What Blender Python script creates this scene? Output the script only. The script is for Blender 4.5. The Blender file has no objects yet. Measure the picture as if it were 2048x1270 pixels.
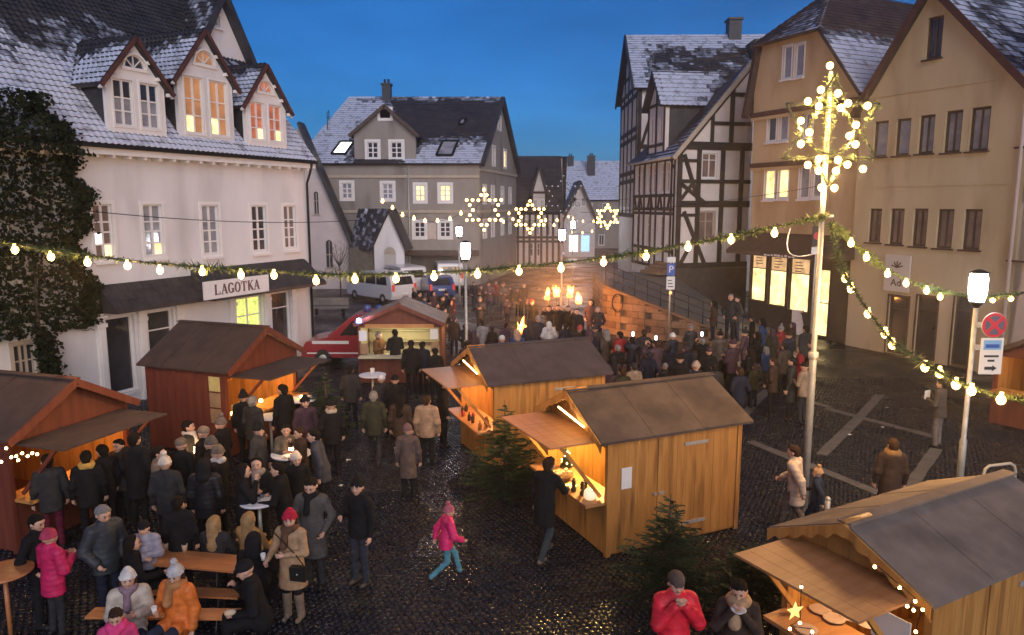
import bpy, bmesh, math, random
import numpy as np
from mathutils import Vector, Matrix
from mathutils.geometry import tessellate_polygon
random.seed(7); RNG = np.random.default_rng(11)
R = math.radians; PI = math.pi
sc = bpy.context.scene; COL = sc.collection

# ---------------------------------------------------------------- camera, sky, dusk light
HC, FPX, PITCH = 6.1, 1479.0, R(8.65)
cam = bpy.data.cameras.new('camera'); camo = bpy.data.objects.new('camera', cam); COL.objects.link(camo)
camo.location = (0, 0, HC); camo.rotation_euler = (R(90) - PITCH, 0, 0)
cam.sensor_width = 36; cam.lens = FPX / 2048 * 36; cam.clip_start = .1; cam.clip_end = 2000
sc.camera = camo
world = bpy.data.worlds.new('World'); sc.world = world; world.use_nodes = True
wn = world.node_tree.nodes; sky = wn.new('ShaderNodeTexSky'); sky.sky_type = 'NISHITA'; sky.sun_disc = False
SUN_EL, SUN_AZ = 12.0, 166.0          # the afterglow stands low behind the camera
sky.sun_elevation = R(SUN_EL); sky.sun_rotation = R(SUN_AZ)
sky.ozone_density = 10; sky.air_density = 1.0; sky.dust_density = .4
cn = wn.new('ShaderNodeTexNoise'); cn.inputs['Scale'].default_value = 3.2; cn.inputs['Detail'].default_value = 7; cn.inputs['Roughness'].default_value = .62   # faint dusk cloud all over the sky
cm = wn.new('ShaderNodeMapping'); cm.inputs['Scale'].default_value = (1, 1, 3.5); cc_ = wn.new('ShaderNodeTexCoord'); cr_ = wn.new('ShaderNodeMapRange'); cr_.inputs[1].default_value = .3; cr_.inputs[2].default_value = .75; cr_.inputs[3].default_value = .84; cr_.inputs[4].default_value = 1.22; cx = wn.new('ShaderNodeVectorMath'); cx.operation = 'SCALE'
wl = world.node_tree.links; wl.new(cc_.outputs['Generated'], cm.inputs['Vector']); wl.new(cm.outputs[0], cn.inputs['Vector']); wl.new(cn.outputs['Fac'], cr_.inputs[0]); wl.new(sky.outputs[0], cx.inputs[0]); wl.new(cr_.outputs[0], cx.inputs['Scale']); wl.new(cx.outputs[0], wn['Background'].inputs[0]); wn['Background'].inputs[1].default_value = .058
sun = bpy.data.lights.new('sun', 'SUN'); suno = bpy.data.objects.new('sun', sun); COL.objects.link(suno)
sun.energy = 1.15; sun.angle = R(50); sun.color = (1, .87, .80)
suno.rotation_euler = (R(90 - 24), 0, R(14))
sc.view_settings.view_transform = 'Standard'; sc.view_settings.look = 'None'
sc.view_settings.exposure = .75; sc.view_settings.gamma = 1
sc.cycles.use_denoising = True; sc.cycles.max_bounces = 4; sc.cycles.diffuse_bounces = 2; sc.cycles.glossy_bounces = 2; sc.cycles.transmission_bounces = 1; sc.cycles.volume_bounces = 0; sc.cycles.use_adaptive_sampling = True; sc.cycles.adaptive_threshold = .02
sc.cycles.sample_clamp_indirect = 4; sc.cycles.caustics_reflective = False; sc.cycles.caustics_refractive = False

# ---------------------------------------------------------------- helpers
def ray(px, py):
    r = (px - 1024) / FPX; u = -(py - 635) / FPX
    return Vector((r, math.cos(PITCH) + u * math.sin(PITCH), -math.sin(PITCH) + u * math.cos(PITCH)))
def G(px, py, z=0.):                      # point of the picture at height z
    d = ray(px, py); t = (z - HC) / d.z; return Vector((d.x * t, d.y * t, z))
def D(px, py, Y):                         # point of the picture at distance Y
    d = ray(px, py); t = Y / d.y; return Vector((d.x * t, Y, HC + d.z * t))
def tag(o, label=None, cat=None, group=None, kind=None):
    if label: o['label'] = label
    if cat: o['category'] = cat
    if group: o['group'] = group
    if kind: o['kind'] = kind
    return o
def empty(name, loc=(0, 0, 0), rz=0, parent=None):
    o = bpy.data.objects.new(name, None); COL.objects.link(o); o.location = loc; o.rotation_euler = (0, 0, rz); o.parent = parent
    return o
def thing(name, label, cat, loc=(0, 0, 0), rz=0, group=None): return tag(empty(name, loc, rz), label, cat, group)
MATS = {}
def mat(name, c1, c2=None, rough=.8, scale=3., bump=0., bscale=None, metal=0., emit=None, es=0., coord='pos', stretch=(1, 1, 1), contrast=(.35, .65), spec=.5, coat=0., c3=None, s3=.4):
    if name in MATS: return MATS[name]
    m = bpy.data.materials.new(name); m.use_nodes = True; nt = m.node_tree; N = nt.nodes; L = nt.links
    b = N['Principled BSDF']; b.inputs['Roughness'].default_value = rough; b.inputs['Metallic'].default_value = metal
    b.inputs['Specular IOR Level'].default_value = spec; b.inputs['Coat Weight'].default_value = coat
    b.inputs['Base Color'].default_value = (*c1, 1)
    if c2 is not None or bump:
        if coord == 'pos': co = N.new('ShaderNodeNewGeometry').outputs['Position']
        else: co = N.new('ShaderNodeTexCoord').outputs['Object']
        mp = N.new('ShaderNodeMapping'); mp.inputs['Scale'].default_value = stretch; L.new(co, mp.inputs['Vector'])
    if c2 is not None:
        n = N.new('ShaderNodeTexNoise'); n.inputs['Scale'].default_value = scale; n.inputs['Detail'].default_value = 5; n.inputs['Roughness'].default_value = .6; L.new(mp.outputs[0], n.inputs['Vector'])
        r = N.new('ShaderNodeValToRGB'); r.color_ramp.elements[0].position = contrast[0]; r.color_ramp.elements[1].position = contrast[1]
        r.color_ramp.elements[0].color = (*c1, 1); r.color_ramp.elements[1].color = (*c2, 1); L.new(n.outputs['Fac'], r.inputs['Fac'])
        out = r.outputs[0]
        if c3 is not None:
            n3 = N.new('ShaderNodeTexNoise'); n3.inputs['Scale'].default_value = s3; n3.inputs['Detail'].default_value = 6; L.new(mp.outputs[0], n3.inputs['Vector'])
            r3 = N.new('ShaderNodeValToRGB'); r3.color_ramp.elements[0].position = .5; r3.color_ramp.elements[1].position = .72; L.new(n3.outputs['Fac'], r3.inputs['Fac'])
            mx = N.new('ShaderNodeMix'); mx.data_type = 'RGBA'; L.new(r3.outputs[0], mx.inputs[0]); L.new(out, mx.inputs[6]); mx.inputs[7].default_value = (*c3, 1); out = mx.outputs[2]
        L.new(out, b.inputs['Base Color'])
    if bump:
        n2 = N.new('ShaderNodeTexNoise'); n2.inputs['Scale'].default_value = bscale or scale * 4; n2.inputs['Detail'].default_value = 4; L.new(mp.outputs[0], n2.inputs['Vector'])
        bp = N.new('ShaderNodeBump'); bp.inputs['Strength'].default_value = bump; bp.inputs['Distance'].default_value = .02; L.new(n2.outputs['Fac'], bp.inputs['Height']); L.new(bp.outputs[0], b.inputs['Normal'])
    if emit is not None and c2 is not None:
        me_ = N.new('ShaderNodeMapRange'); me_.inputs[1].default_value = .3; me_.inputs[2].default_value = .7; me_.inputs[3].default_value = es * .35; me_.inputs[4].default_value = es * 1.35; L.new(n.outputs['Fac'], me_.inputs[0]); L.new(me_.outputs[0], b.inputs['Emission Strength']); b.inputs['Emission Color'].default_value = (*emit, 1)
    elif emit is not None:
        b.inputs['Emission Color'].default_value = (*emit, 1); b.inputs['Emission Strength'].default_value = es
    MATS[name] = m; return m

class MB:                                 # collects faces; build() links them as one mesh object
    def __init__(s, M=None): s.v = []; s.f = []; s.mi = []; s.M = M; s.sm = []; s.uv = None
    def add(s, vs, fs, mi=0, smooth=False):
        o = len(s.v)
        if s.M is not None: vs = [s.M @ Vector(v) for v in vs]
        s.v += [tuple(v) for v in vs]; s.f += [tuple(i + o for i in f) for f in fs]; s.mi += [mi] * len(fs); s.sm += [smooth] * len(fs); return s
    def box(s, x0, x1, y0, y1, z0, z1, mi=0):
        return s.add([(x0, y0, z0), (x1, y0, z0), (x1, y1, z0), (x0, y1, z0), (x0, y0, z1), (x1, y0, z1), (x1, y1, z1), (x0, y1, z1)],
                     [(3, 2, 1, 0), (4, 5, 6, 7), (0, 1, 5, 4), (1, 2, 6, 5), (2, 3, 7, 6), (3, 0, 4, 7)], mi)
    def bar(s, p, q, w, h, up=(0, 0, 1), mi=0):      # box beam from p to q; w across, h along up
        p, q = Vector(p), Vector(q); d = (q - p).normalized(); u = Vector(up); a = d.cross(u)
        if a.length < 1e-4: a = d.cross(Vector((1, 0, 0)))
        a.normalize(); u = a.cross(d); a *= w / 2; u = u * h / 2
        return s.add([p - a - u, p + a - u, p + a + u, p - a + u, q - a - u, q + a - u, q + a + u, q - a + u],
                     [(0, 1, 2, 3), (7, 6, 5, 4), (0, 4, 5, 1), (1, 5, 6, 2), (2, 6, 7, 3), (3, 7, 4, 0)], mi)
    def tube(s, pts, r, n=8, mi=0, cap=True):
        pts = [Vector(p) for p in pts]; k = len(pts); rs = r if isinstance(r, (list, tuple)) else [r] * k; vs = []; fs = []; pa = None
        for i, p in enumerate(pts):
            d = (pts[min(i + 1, k - 1)] - pts[max(i - 1, 0)])
            if d.length < 1e-9: d = Vector((0, 0, 1))
            d.normalize()
            a = pa - d * pa.dot(d) if pa is not None else d.cross(Vector((0, 0, 1)) if abs(d.z) < .9 else Vector((1, 0, 0)))
            if a.length < 1e-6: a = d.cross(Vector((1, 0, 0)))
            a.normalize(); pa = a; b = d.cross(a)
            for j in range(n): t = 2 * PI * j / n; vs.append(p + (a * math.cos(t) + b * math.sin(t)) * rs[i])
        for i in range(k - 1):
            for j in range(n): fs.append((i * n + j, i * n + (j + 1) % n, (i + 1) * n + (j + 1) % n, (i + 1) * n + j))
        if cap: fs += [tuple(range(n))[::-1], tuple(range((k - 1) * n, k * n))]
        return s.add(vs, fs, mi, n > 5)
    def lathe(s, prof, n=16, c=(0, 0, 0), mi=0):     # prof: (r, z)
        vs = []; fs = []; k = len(prof)
        for r, z in prof:
            for j in range(n): t = 2 * PI * j / n; vs.append((c[0] + r * math.cos(t), c[1] + r * math.sin(t), c[2] + z))
        for i in range(k - 1):
            for j in range(n): fs.append((i * n + j, i * n + (j + 1) % n, (i + 1) * n + (j + 1) % n, (i + 1) * n + j))
        fs += [tuple(range(n))[::-1], tuple(range((k - 1) * n, k * n))]
        return s.add(vs, fs, mi, True)
    def ball(s, c, r, n=10, m=6, mi=0, sc_=(1, 1, 1)):
        vs = [(c[0] + r * sc_[0] * math.sin(PI * i / m) * math.cos(2 * PI * j / n), c[1] + r * sc_[1] * math.sin(PI * i / m) * math.sin(2 * PI * j / n), c[2] + r * sc_[2] * math.cos(PI * i / m)) for i in range(m + 1) for j in range(n)]
        return s.add(vs, [(i * n + j, (i + 1) * n + j, (i + 1) * n + (j + 1) % n, i * n + (j + 1) % n) for i in range(m) for j in range(n)], mi, True)
    def prism(s, poly, y0, y1, mi=0, holes=()):      # (x, z) outline extruded along y, with openings
        loops = [list(poly)] + [list(h) for h in holes]; flat = [p for l in loops for p in l]
        tri = tessellate_polygon([[Vector((x, z, 0)) for x, z in l] for l in loops])
        n = len(flat); vs = [(x, y0, z) for x, z in flat] + [(x, y1, z) for x, z in flat]
        fs = [tuple(t) for t in tri] + [tuple(i + n for i in t) for t in tri]; o = 0
        for l in loops:
            for i in range(len(l)): j = (i + 1) % len(l); fs.append((o + i, o + j, o + j + n, o + i + n))
            o += len(l)
        return s.add(vs, fs, mi)
    def mesh(s, name, mats):
        me = bpy.data.meshes.new(name); me.from_pydata(s.v, [], s.f)
        for m in (mats if isinstance(mats, (list, tuple)) else [mats]): me.materials.append(m)
        if s.mi: me.polygons.foreach_set('material_index', s.mi); me.polygons.foreach_set('use_smooth', s.sm)
        me.update(); return me
    def build(s, name, mats, parent=None, **kw):
        o = bpy.data.objects.new(name, s.mesh(name, mats)); COL.objects.link(o); o.parent = parent
        return tag(o, **kw) if kw else o
def inst(name, me, parent=None, M=None):
    o = bpy.data.objects.new(name, me); COL.objects.link(o); o.parent = parent
    if M is not None: o.matrix_local = M
    return o
def copy_tree(o, parent=None):
    c = o.copy(); COL.objects.link(c); c.parent = parent
    for ch in o.children: copy_tree(ch, c)
    return c
def rect(s0, s1, z0, z1): return [(s0, z0), (s1, z0), (s1, z1), (s0, z1)]
def arch(s0, s1, z0, z1, n=8):
    r = (s1 - s0) / 2; cx = (s0 + s1) / 2
    return [(s0, z0), (s1, z0)] + [(cx + r * math.cos(PI * i / n), z1 - r + r * math.sin(PI * i / n)) for i in range(n + 1)]
def T(x=0, y=0, z=0): return Matrix.Translation((x, y, z))
def RZ(a): return Matrix.Rotation(a, 4, 'Z')
class Facade:                             # A left, B right as seen from outside; local x along, y inwards, z up
    def __init__(s, A, B, z0=0.):
        s.A = Vector((A[0], A[1], z0)); d = Vector((B[0] - A[0], B[1] - A[1], 0)); s.len = d.length; s.rz = math.atan2(d.y, d.x); s.W = T(*s.A) @ RZ(s.rz)
    def px(s, px, py, M=Matrix()):        # picture point -> (along, up) on the plane y = 0 of frame M
        Wi = (s.W @ M).inverted(); o = Wi @ Vector((0, 0, HC)); d = Wi.to_3x3() @ ray(px, py); t = -o.y / d.y; p = o + d * t; return p.x, p.z
    def pr(s, x0, y0, x1, y1, M=Matrix()):  # picture box -> rectangle on the wall
        a, b = s.px(x0, (y0 + y1) / 2, M)[0], s.px(x1, (y0 + y1) / 2, M)[0]; c, e = s.px((x0 + x1) / 2, y1, M)[1], s.px((x0 + x1) / 2, y0, M)[1]; return a, b, c, e

# ---------------------------------------------------------------- materials
plaster_white = mat('plaster_white', (.66, .65, .66), (.75, .74, .75), .9, .6, .15, 30, c3=(.53, .51, .51), s3=.7, stretch=(1, 1, .3))
plaster_pink = mat('plaster_pink', (.58, .50, .48), (.66, .58, .55), .9, .7, .15, 30)
plaster_grey = mat('plaster_grey', (.27, .24, .215), (.34, .31, .28), .92, .8, .25, 20, c3=(.18, .155, .135), s3=.8, stretch=(1, 1, .3))
plaster_beige = mat('plaster_beige', (.52, .42, .25), (.60, .50, .32), .92, .6, .2, 25, c3=(.40, .30, .175), s3=.9, stretch=(1, 1, .3))
plaster_ochre = mat('plaster_ochre', (.50, .37, .21), (.58, .44, .27), .92, .7, .2, 25, c3=(.40, .27, .15), s3=.9, stretch=(1, 1, .3))
plaster_panel = mat('plaster_panel', (.66, .61, .57), (.76, .71, .67), .92, 1.2, .2, 25)
timber = mat('timber_dark', (.022, .017, .015), (.05, .036, .028), .8, 2., .3, 30)
trim_white = mat('trim_white', (.74, .72, .72), (.80, .78, .76), .6, 2.)
trim_brown = mat('trim_brown', (.05, .03, .022), (.09, .05, .035), .6, 2.)
trim_red = mat('trim_red', (.06, .022, .018), (.095, .035, .027), .7, 3.)
stone_trim = mat('stone_trim', (.40, .34, .27), (.48, .41, .33), .85, 3., .2, 20)
tile_dark = mat('tile_dark', (.022, .022, .026), (.05, .046, .05), .55, 1.5, .3, 12)
tile_brown = mat('tile_brown', (.035, .025, .025), (.075, .05, .045), .6, 1.5, .3, 12)
snow = mat('snow', (.09, .09, .11), (.55, .60, .74), .9, 2.2, .5, 12, contrast=(.22, .50))
snow_thin = mat('snow_thin', (.03, .03, .035), (.36, .41, .53), .9, 2.6, .5, 12, contrast=(.40, .68))
slate = mat('slate', (.02, .02, .023), (.045, .043, .047), .6, 3., .3, 14)
felt = mat('roof_felt', (.070, .054, .048), (.105, .08, .068), .92, 2.5, .25, 60, spec=.2, c3=(.05, .04, .038), s3=1.2)
felt_dark = mat('roof_felt_dark', (.05, .032, .028), (.078, .05, .042), .92, 2.5, .25, 60)
pine = mat('pine_board', (.42, .19, .045), (.54, .27, .075), .5, 1.6, .12, 12, coord='obj', stretch=(5, 5, .5), c3=(.21, .09, .028), s3=1.3)
pine_flat = mat('pine_flap', (.38, .17, .065), (.48, .235, .10), .5, 2., .1, 12, coord='obj', stretch=(.6, 5, 5))  # pine of flaps and counters, grain along x
redwood = mat('red_board', (.12, .026, .016), (.18, .046, .024), .55, 1.6, .12, 12, coord='obj', stretch=(5, 5, .5))
orangewood = mat('bench_board', (.42, .155, .055), (.52, .21, .08), .35, 2., .1, 14, coord='obj', stretch=(.7, 6, 6))
iron = mat('iron_dark', (.03, .03, .032), None, .45, metal=.7)
galv = mat('galvanised_steel', (.40, .40, .37), (.55, .55, .50), .45, 6., .05, 30, metal=.35)
pane_dark = mat('pane_dark', (.02, .022, .028), (.05, .05, .06), .06, .8, spec=.9)
pane_sky = mat('pane_curtain', (.20, .21, .25), (.36, .36, .40), .10, 1.8, spec=.8)
pane_brown = mat('pane_blind', (.17, .12, .10), (.27, .20, .17), .12, 1.6, spec=.7)
pane_orange = mat('pane_orange', (.30, .15, .08), (.4, .2, .1), .3, 1.5, emit=(1., .46, .18), es=.17)
pane_warm = mat('pane_warm', (.5, .4, .2), (.6, .5, .3), .3, 2., emit=(1., .72, .28), es=1.15)
pane_red = mat('pane_red', (.3, .1, .06), (.4, .15, .08), .3, 2., emit=(1., .28, .14), es=.2)
pane_shop = mat('pane_shop', (.7, .6, .4), (.8, .7, .5), .3, 2., emit=(1., .74, .30), es=1.2)
pane_white = mat('pane_white', (.8, .8, .8), None, .4, emit=(1, .93, .85), es=2.5)
pane_green = mat('pane_green', (.3, .4, .1), (.5, .5, .2), .3, 9., emit=(.75, .85, .2), es=.8)
bulb_m = mat('bulb_glass', (.9, .8, .6), None, .3, emit=(1., .56, .13), es=8)
bulb_far = mat('bulb_glass_far', (.9, .8, .6), None, .3, emit=(1., .48, .11), es=10)
bulb_off_glow = mat('bulb_glass_off_glow', (.6, .6, .62), None, .2, emit=(.8, .85, 1), es=.6)  # switched-off bulbs, given a faint glow of their own so they show
lamp_m = mat('lamp_glass', (.9, .9, .9), None, .3, emit=(.92, .96, 1.), es=55)
ember = mat('candle_glow', (.9, .5, .2), None, .4, emit=(1., .50, .14), es=16)
flame_m = mat('flame', (.9, .5, .1), None, .5, emit=(1., .26, .03), es=10)
nt = flame_m.node_tree; n_ = nt.nodes.new('ShaderNodeTexNoise'); n_.inputs['Scale'].default_value = 5; r_ = nt.nodes.new('ShaderNodeValToRGB'); r_.color_ramp.elements[0].position = .36; r_.color_ramp.elements[1].position = .6; r_.color_ramp.elements[0].color = (.24, .035, .002, 1); r_.color_ramp.elements[1].color = (1, .36, .05, 1)
g_ = nt.nodes.new('ShaderNodeNewGeometry'); nt.links.new(g_.outputs['Position'], n_.inputs['Vector']); nt.links.new(n_.outputs['Fac'], r_.inputs['Fac']); nt.links.new(r_.outputs[0], nt.nodes['Principled BSDF'].inputs['Emission Color'])
paper = mat('paper', (.72, .71, .68), (.78, .77, .74), .8, 4.)
needles = mat('fir_needles', (.020, .038, .016), (.045, .07, .026), .75, 8.)
bark = mat('bark', (.05, .035, .025), (.09, .065, .045), .9, 6., .4, 20)
white_cloth = mat('white_cloth', (.72, .74, .8), None, .8)

# ---------------------------------------------------------------- people's bodies as one smooth surface each
def surfnet(F, org, res):
    S = F < 0; nx, ny, nz = F.shape
    acc = np.zeros((nx - 1, ny - 1, nz - 1, 3)); cnt = np.zeros((nx - 1, ny - 1, nz - 1))
    I, J, K = np.meshgrid(np.arange(nx - 1), np.arange(ny - 1), np.arange(nz - 1), indexing='ij'); base = np.stack([I, J, K], -1).astype(float)
    sl = lambda o: F[o[0]:nx - 1 + o[0], o[1]:ny - 1 + o[1], o[2]:nz - 1 + o[2]]
    for ax in range(3):
        for p in (0, 1):
            for q in (0, 1):
                o0 = [0, 0, 0]; ot = [a for a in range(3) if a != ax]; o0[ot[0]] = p; o0[ot[1]] = q; o1 = list(o0); o1[ax] = 1
                a, b = sl(o0), sl(o1); ch = (a < 0) != (b < 0)
                t = np.where(ch, a / np.where(a == b, 1, a - b), 0); pt = np.tile(np.array(o0, float), a.shape + (1,)); pt[..., ax] = t
                acc += np.where(ch[..., None], pt, 0); cnt += ch
    act = cnt > 0; idx = -np.ones(act.shape, int); idx[act] = np.arange(act.sum())
    V = (base[act] + acc[act] / cnt[act][:, None]) * res + org; faces = []
    for ax in range(3):
        u, w = [(1, 2), (2, 0), (0, 1)][ax]; a = np.take(S, range(0, S.shape[ax] - 1), ax); b = np.take(S, range(1, S.shape[ax]), ax)
        for flip, e in ((False, a & ~b), (True, ~a & b)):
            P = np.argwhere(e); ok = (P[:, u] > 0) & (P[:, w] > 0) & (P[:, u] < S.shape[u] - 1) & (P[:, w] < S.shape[w] - 1); P = P[ok]
            def c(du, dw): Q = P.copy(); Q[:, u] += du; Q[:, w] += dw; return idx[Q[:, 0], Q[:, 1], Q[:, 2]]
            q = np.stack([c(-1, -1), c(0, -1), c(0, 0), c(-1, 0)], 1)
            faces.append(q[:, ::-1] if flip else q)
    return V, np.concatenate(faces)
def blob(prims, res=.025, k=.04, cuts=(), mod=None):
    """prims: (a, b, ra, rb[, depth factor]) round cones blended with radius k; cuts: (normal, offset) keep n.p > offset"""
    P = np.array([[*p[0], *p[1]] for p in prims]); rm = max(max(p[2], p[3]) for p in prims)
    lo = np.minimum(P[:, :3], P[:, 3:]).min(0) - rm - 2.5 * res; hi = np.maximum(P[:, :3], P[:, 3:]).max(0) + rm + 2.5 * res
    n = np.ceil((hi - lo) / res).astype(int) + 1
    X = np.stack(np.meshgrid(*[lo[i] + np.arange(n[i]) * res for i in range(3)], indexing='ij'), -1); F = None
    for p in prims:
        a, b = np.array(p[0], float), np.array(p[1], float); fl = p[4] if len(p) > 4 else 1.; s = np.array([1, fl, 1]); A, B = a * s, b * s; ba = B - A; x = X * s - A
        t = np.clip((x @ ba) / max(ba @ ba, 1e-9), 0, 1); d = np.linalg.norm(x - t[..., None] * ba, axis=-1) - (p[2] + (p[3] - p[2]) * t)
        if F is None: F = d
        else: h = np.clip(.5 + .5 * (F - d) / k, 0, 1); F = F * (1 - h) + d * h - k * h * (1 - h)
    if mod is not None: F = F + mod(X)
    for cu in cuts:
        g = cu[1] - X @ np.array(cu[0], float)
        if len(cu) > 2: g = g + cu[2] * np.sin(X[..., 0] * 75 + X[..., 1] * 40) * np.cos(X[..., 2] * 60 + X[..., 0] * 30)
        F = np.maximum(F, g)
    return surfnet(F, lo, res)
# ================================================================ SETTING: ground
gm = mat('wet_paving', (.008, .0085, .012), (.024, .024, .03), .38, .8, spec=.4)
nt = gm.node_tree; N = nt.nodes; L = nt.links; b = N['Principled BSDF']
geo = N.new('ShaderNodeNewGeometry'); vo = N.new('ShaderNodeTexVoronoi'); vo.inputs['Scale'].default_value = 8.5; L.new(geo.outputs['Position'], vo.inputs['Vector'])
bp = N.new('ShaderNodeBump'); bp.inputs['Strength'].default_value = .7; bp.inputs['Distance'].default_value = .03; bp.invert = True; L.new(vo.outputs['Distance'], bp.inputs['Height']); L.new(bp.outputs[0], b.inputs['Normal'])
nr = N.new('ShaderNodeTexNoise'); nr.inputs['Scale'].default_value = .45; nr.inputs['Detail'].default_value = 6; L.new(geo.outputs['Position'], nr.inputs['Vector'])
mr = N.new('ShaderNodeMapRange'); mr.inputs[1].default_value = .35; mr.inputs[2].default_value = .65; mr.inputs[3].default_value = .18; mr.inputs[4].default_value = .6; L.new(nr.outputs['Fac'], mr.inputs[0]); L.new(mr.outputs[0], b.inputs['Roughness'])
cob = mat('cobble_stone', (.006, .0065, .010), (.022, .023, .029), .4, 5., .18, 25, spec=.3)
nt = cob.node_tree; N = nt.nodes; L = nt.links; b = N['Principled BSDF']; geo = N.new('ShaderNodeNewGeometry')
nr = N.new('ShaderNodeTexNoise'); nr.inputs['Scale'].default_value = .5; nr.inputs['Detail'].default_value = 6; L.new(geo.outputs['Position'], nr.inputs['Vector'])
mr = N.new('ShaderNodeMapRange'); mr.inputs[1].default_value = .42; mr.inputs[2].default_value = .66; mr.inputs[3].default_value = .07; mr.inputs[4].default_value = .5; L.new(nr.outputs['Fac'], mr.inputs[0]); L.new(mr.outputs[0], b.inputs['Roughness'])
ground = MB().add([(-180, -40, -.02), (180, -40, -.02), (180, 240, -.02), (-180, 240, -.02)], [(0, 1, 2, 3)]).build('ground', gm, kind='structure')
def cobble_me():
    m = MB(); a = .047; m.add([(-a, -a, -.03), (a, -a, -.03), (a, a, -.03), (-a, a, -.03), (-a, -a, -.004), (a, -a, -.004), (a, a, -.004), (-a, a, -.004), (-.034, -.034, .006), (.034, -.034, .006), (.034, .034, .006), (-.034, .034, .006)],
        [(0, 1, 5, 4), (1, 2, 6, 5), (2, 3, 7, 6), (3, 0, 4, 7), (4, 5, 9, 8), (5, 6, 10, 9), (6, 7, 11, 10), (7, 4, 8, 11), (8, 9, 10, 11)], 0, True); return m
cme = cobble_me().mesh('cobble', cob)
xs = np.arange(-12, 14, .106); ys = np.arange(8.6, 26, .106); XX, YY = np.meshgrid(xs, ys); XX = XX + .05 * (np.arange(len(ys)) % 2)[:, None]
pts = np.stack([XX.ravel(), YY.ravel()], 1); pts[:, 1] += .25 * np.sin(pts[:, 0] * .9) ; pts += RNG.normal(0, .006, pts.shape)
keep = (np.abs(pts[:, 0]) < pts[:, 1] * .74 + 1); pts = pts[keep]
near = (pts[:, 0] > -.95) & (pts[:, 0] < .85) & (pts[:, 1] > 9.75) & (pts[:, 1] < 11.55)
for p in pts[near][:298]:
    o = inst('cobble', cme, ground); o.location = (p[0], p[1], RNG.normal(0, .003)); o.rotation_euler = (RNG.normal(0, .05), RNG.normal(0, .05), RNG.normal(0, .12)); o.scale = (RNG.uniform(.86, 1.06), RNG.uniform(.86, 1.06), 1)
rest = np.concatenate([pts[~near], pts[near][298:]]); bv = np.array([v.co for v in cme.vertices]); nv = len(bv)
s = RNG.uniform(.86, 1.07, (len(rest), 2)); an = RNG.normal(0, .12, len(rest)); tl = RNG.normal(0, .05, (len(rest), 2)); V = np.zeros((len(rest), nv, 3))
bx_, by_ = bv[None, :, 0] * s[:, :1], bv[None, :, 1] * s[:, 1:]
V[..., 0] = bx_ * np.cos(an)[:, None] - by_ * np.sin(an)[:, None] + rest[:, :1]; V[..., 1] = bx_ * np.sin(an)[:, None] + by_ * np.cos(an)[:, None] + rest[:, 1:]
V[..., 2] = bv[None, :, 2] + tl[:, :1] * bx_ + tl[:, 1:] * by_ + RNG.normal(0, .003, (len(rest), 1))
Fb = np.array([list(p.vertices) for p in cme.polygons]); FF = (Fb[None] + (np.arange(len(rest)) * nv)[:, None, None]).reshape(-1, 4)
me = bpy.data.meshes.new('cobbles'); me.from_pydata(V.reshape(-1, 3).tolist(), [], FF.tolist()); me.materials.append(cob); me.polygons.foreach_set('use_smooth', [True] * len(me.polygons))
me.materials.append(mat('cobble_wet_glint', (.02, .02, .025), (.05, .05, .055), .07, 5., .05, 25, spec=1.))  # paler, glossier stones added to carry the street lamp's reflected streak
glint_strip = np.abs(rest[:, 0] + 1.42 + .22 * np.sin(rest[:, 1] * 1.3) + (15.5 - rest[:, 1]) * .02) < .33 + .12 * np.sin(rest[:, 1] * 3.1); glint_strip &= (rest[:, 1] > 12.2) & (rest[:, 1] < 18.2) & (RNG.random(len(rest)) < .8)  # strip shaped after the lamp's reflection on the wet paving, no real channel
me.polygons.foreach_set('material_index', np.repeat(glint_strip.astype(int), len(Fb)))
tag(inst('cobbles', me, ground), kind='stuff')
slabm = mat('paving_slab', (.085, .08, .08), (.13, .125, .12), .4, 3., .3, 20)
sl_me = MB().box(-.24, .24, -.14, .14, -.03, .016).mesh('paving_slab', slabm)
for (x0, y0, x1, y1) in ((1499, 883, 1760, 988), (1643, 910, 1712, 842), (1651, 817, 1868, 874), (1873, 898, 1808, 990), (1480, 838, 1535, 780), (1535, 780, 1660, 815), (1300, 800, 1480, 842), (1712, 842, 1760, 790)):
    a, c = G(x0, y0), G(x1, y1); d = c - a; n = max(2, int(d.length / .5)); rz = math.atan2(d.y, d.x)
    for i in range(n):
        o = inst('paving_slab', sl_me, ground); p = a + d * ((i + .5) / n); o.location = (p.x, p.y, RNG.normal(0, .002)); o.rotation_euler = (0, 0, rz + RNG.normal(0, .01)); o.scale = (d.length / n / .5, RNG.uniform(.9, 1.05), 1)

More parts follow.
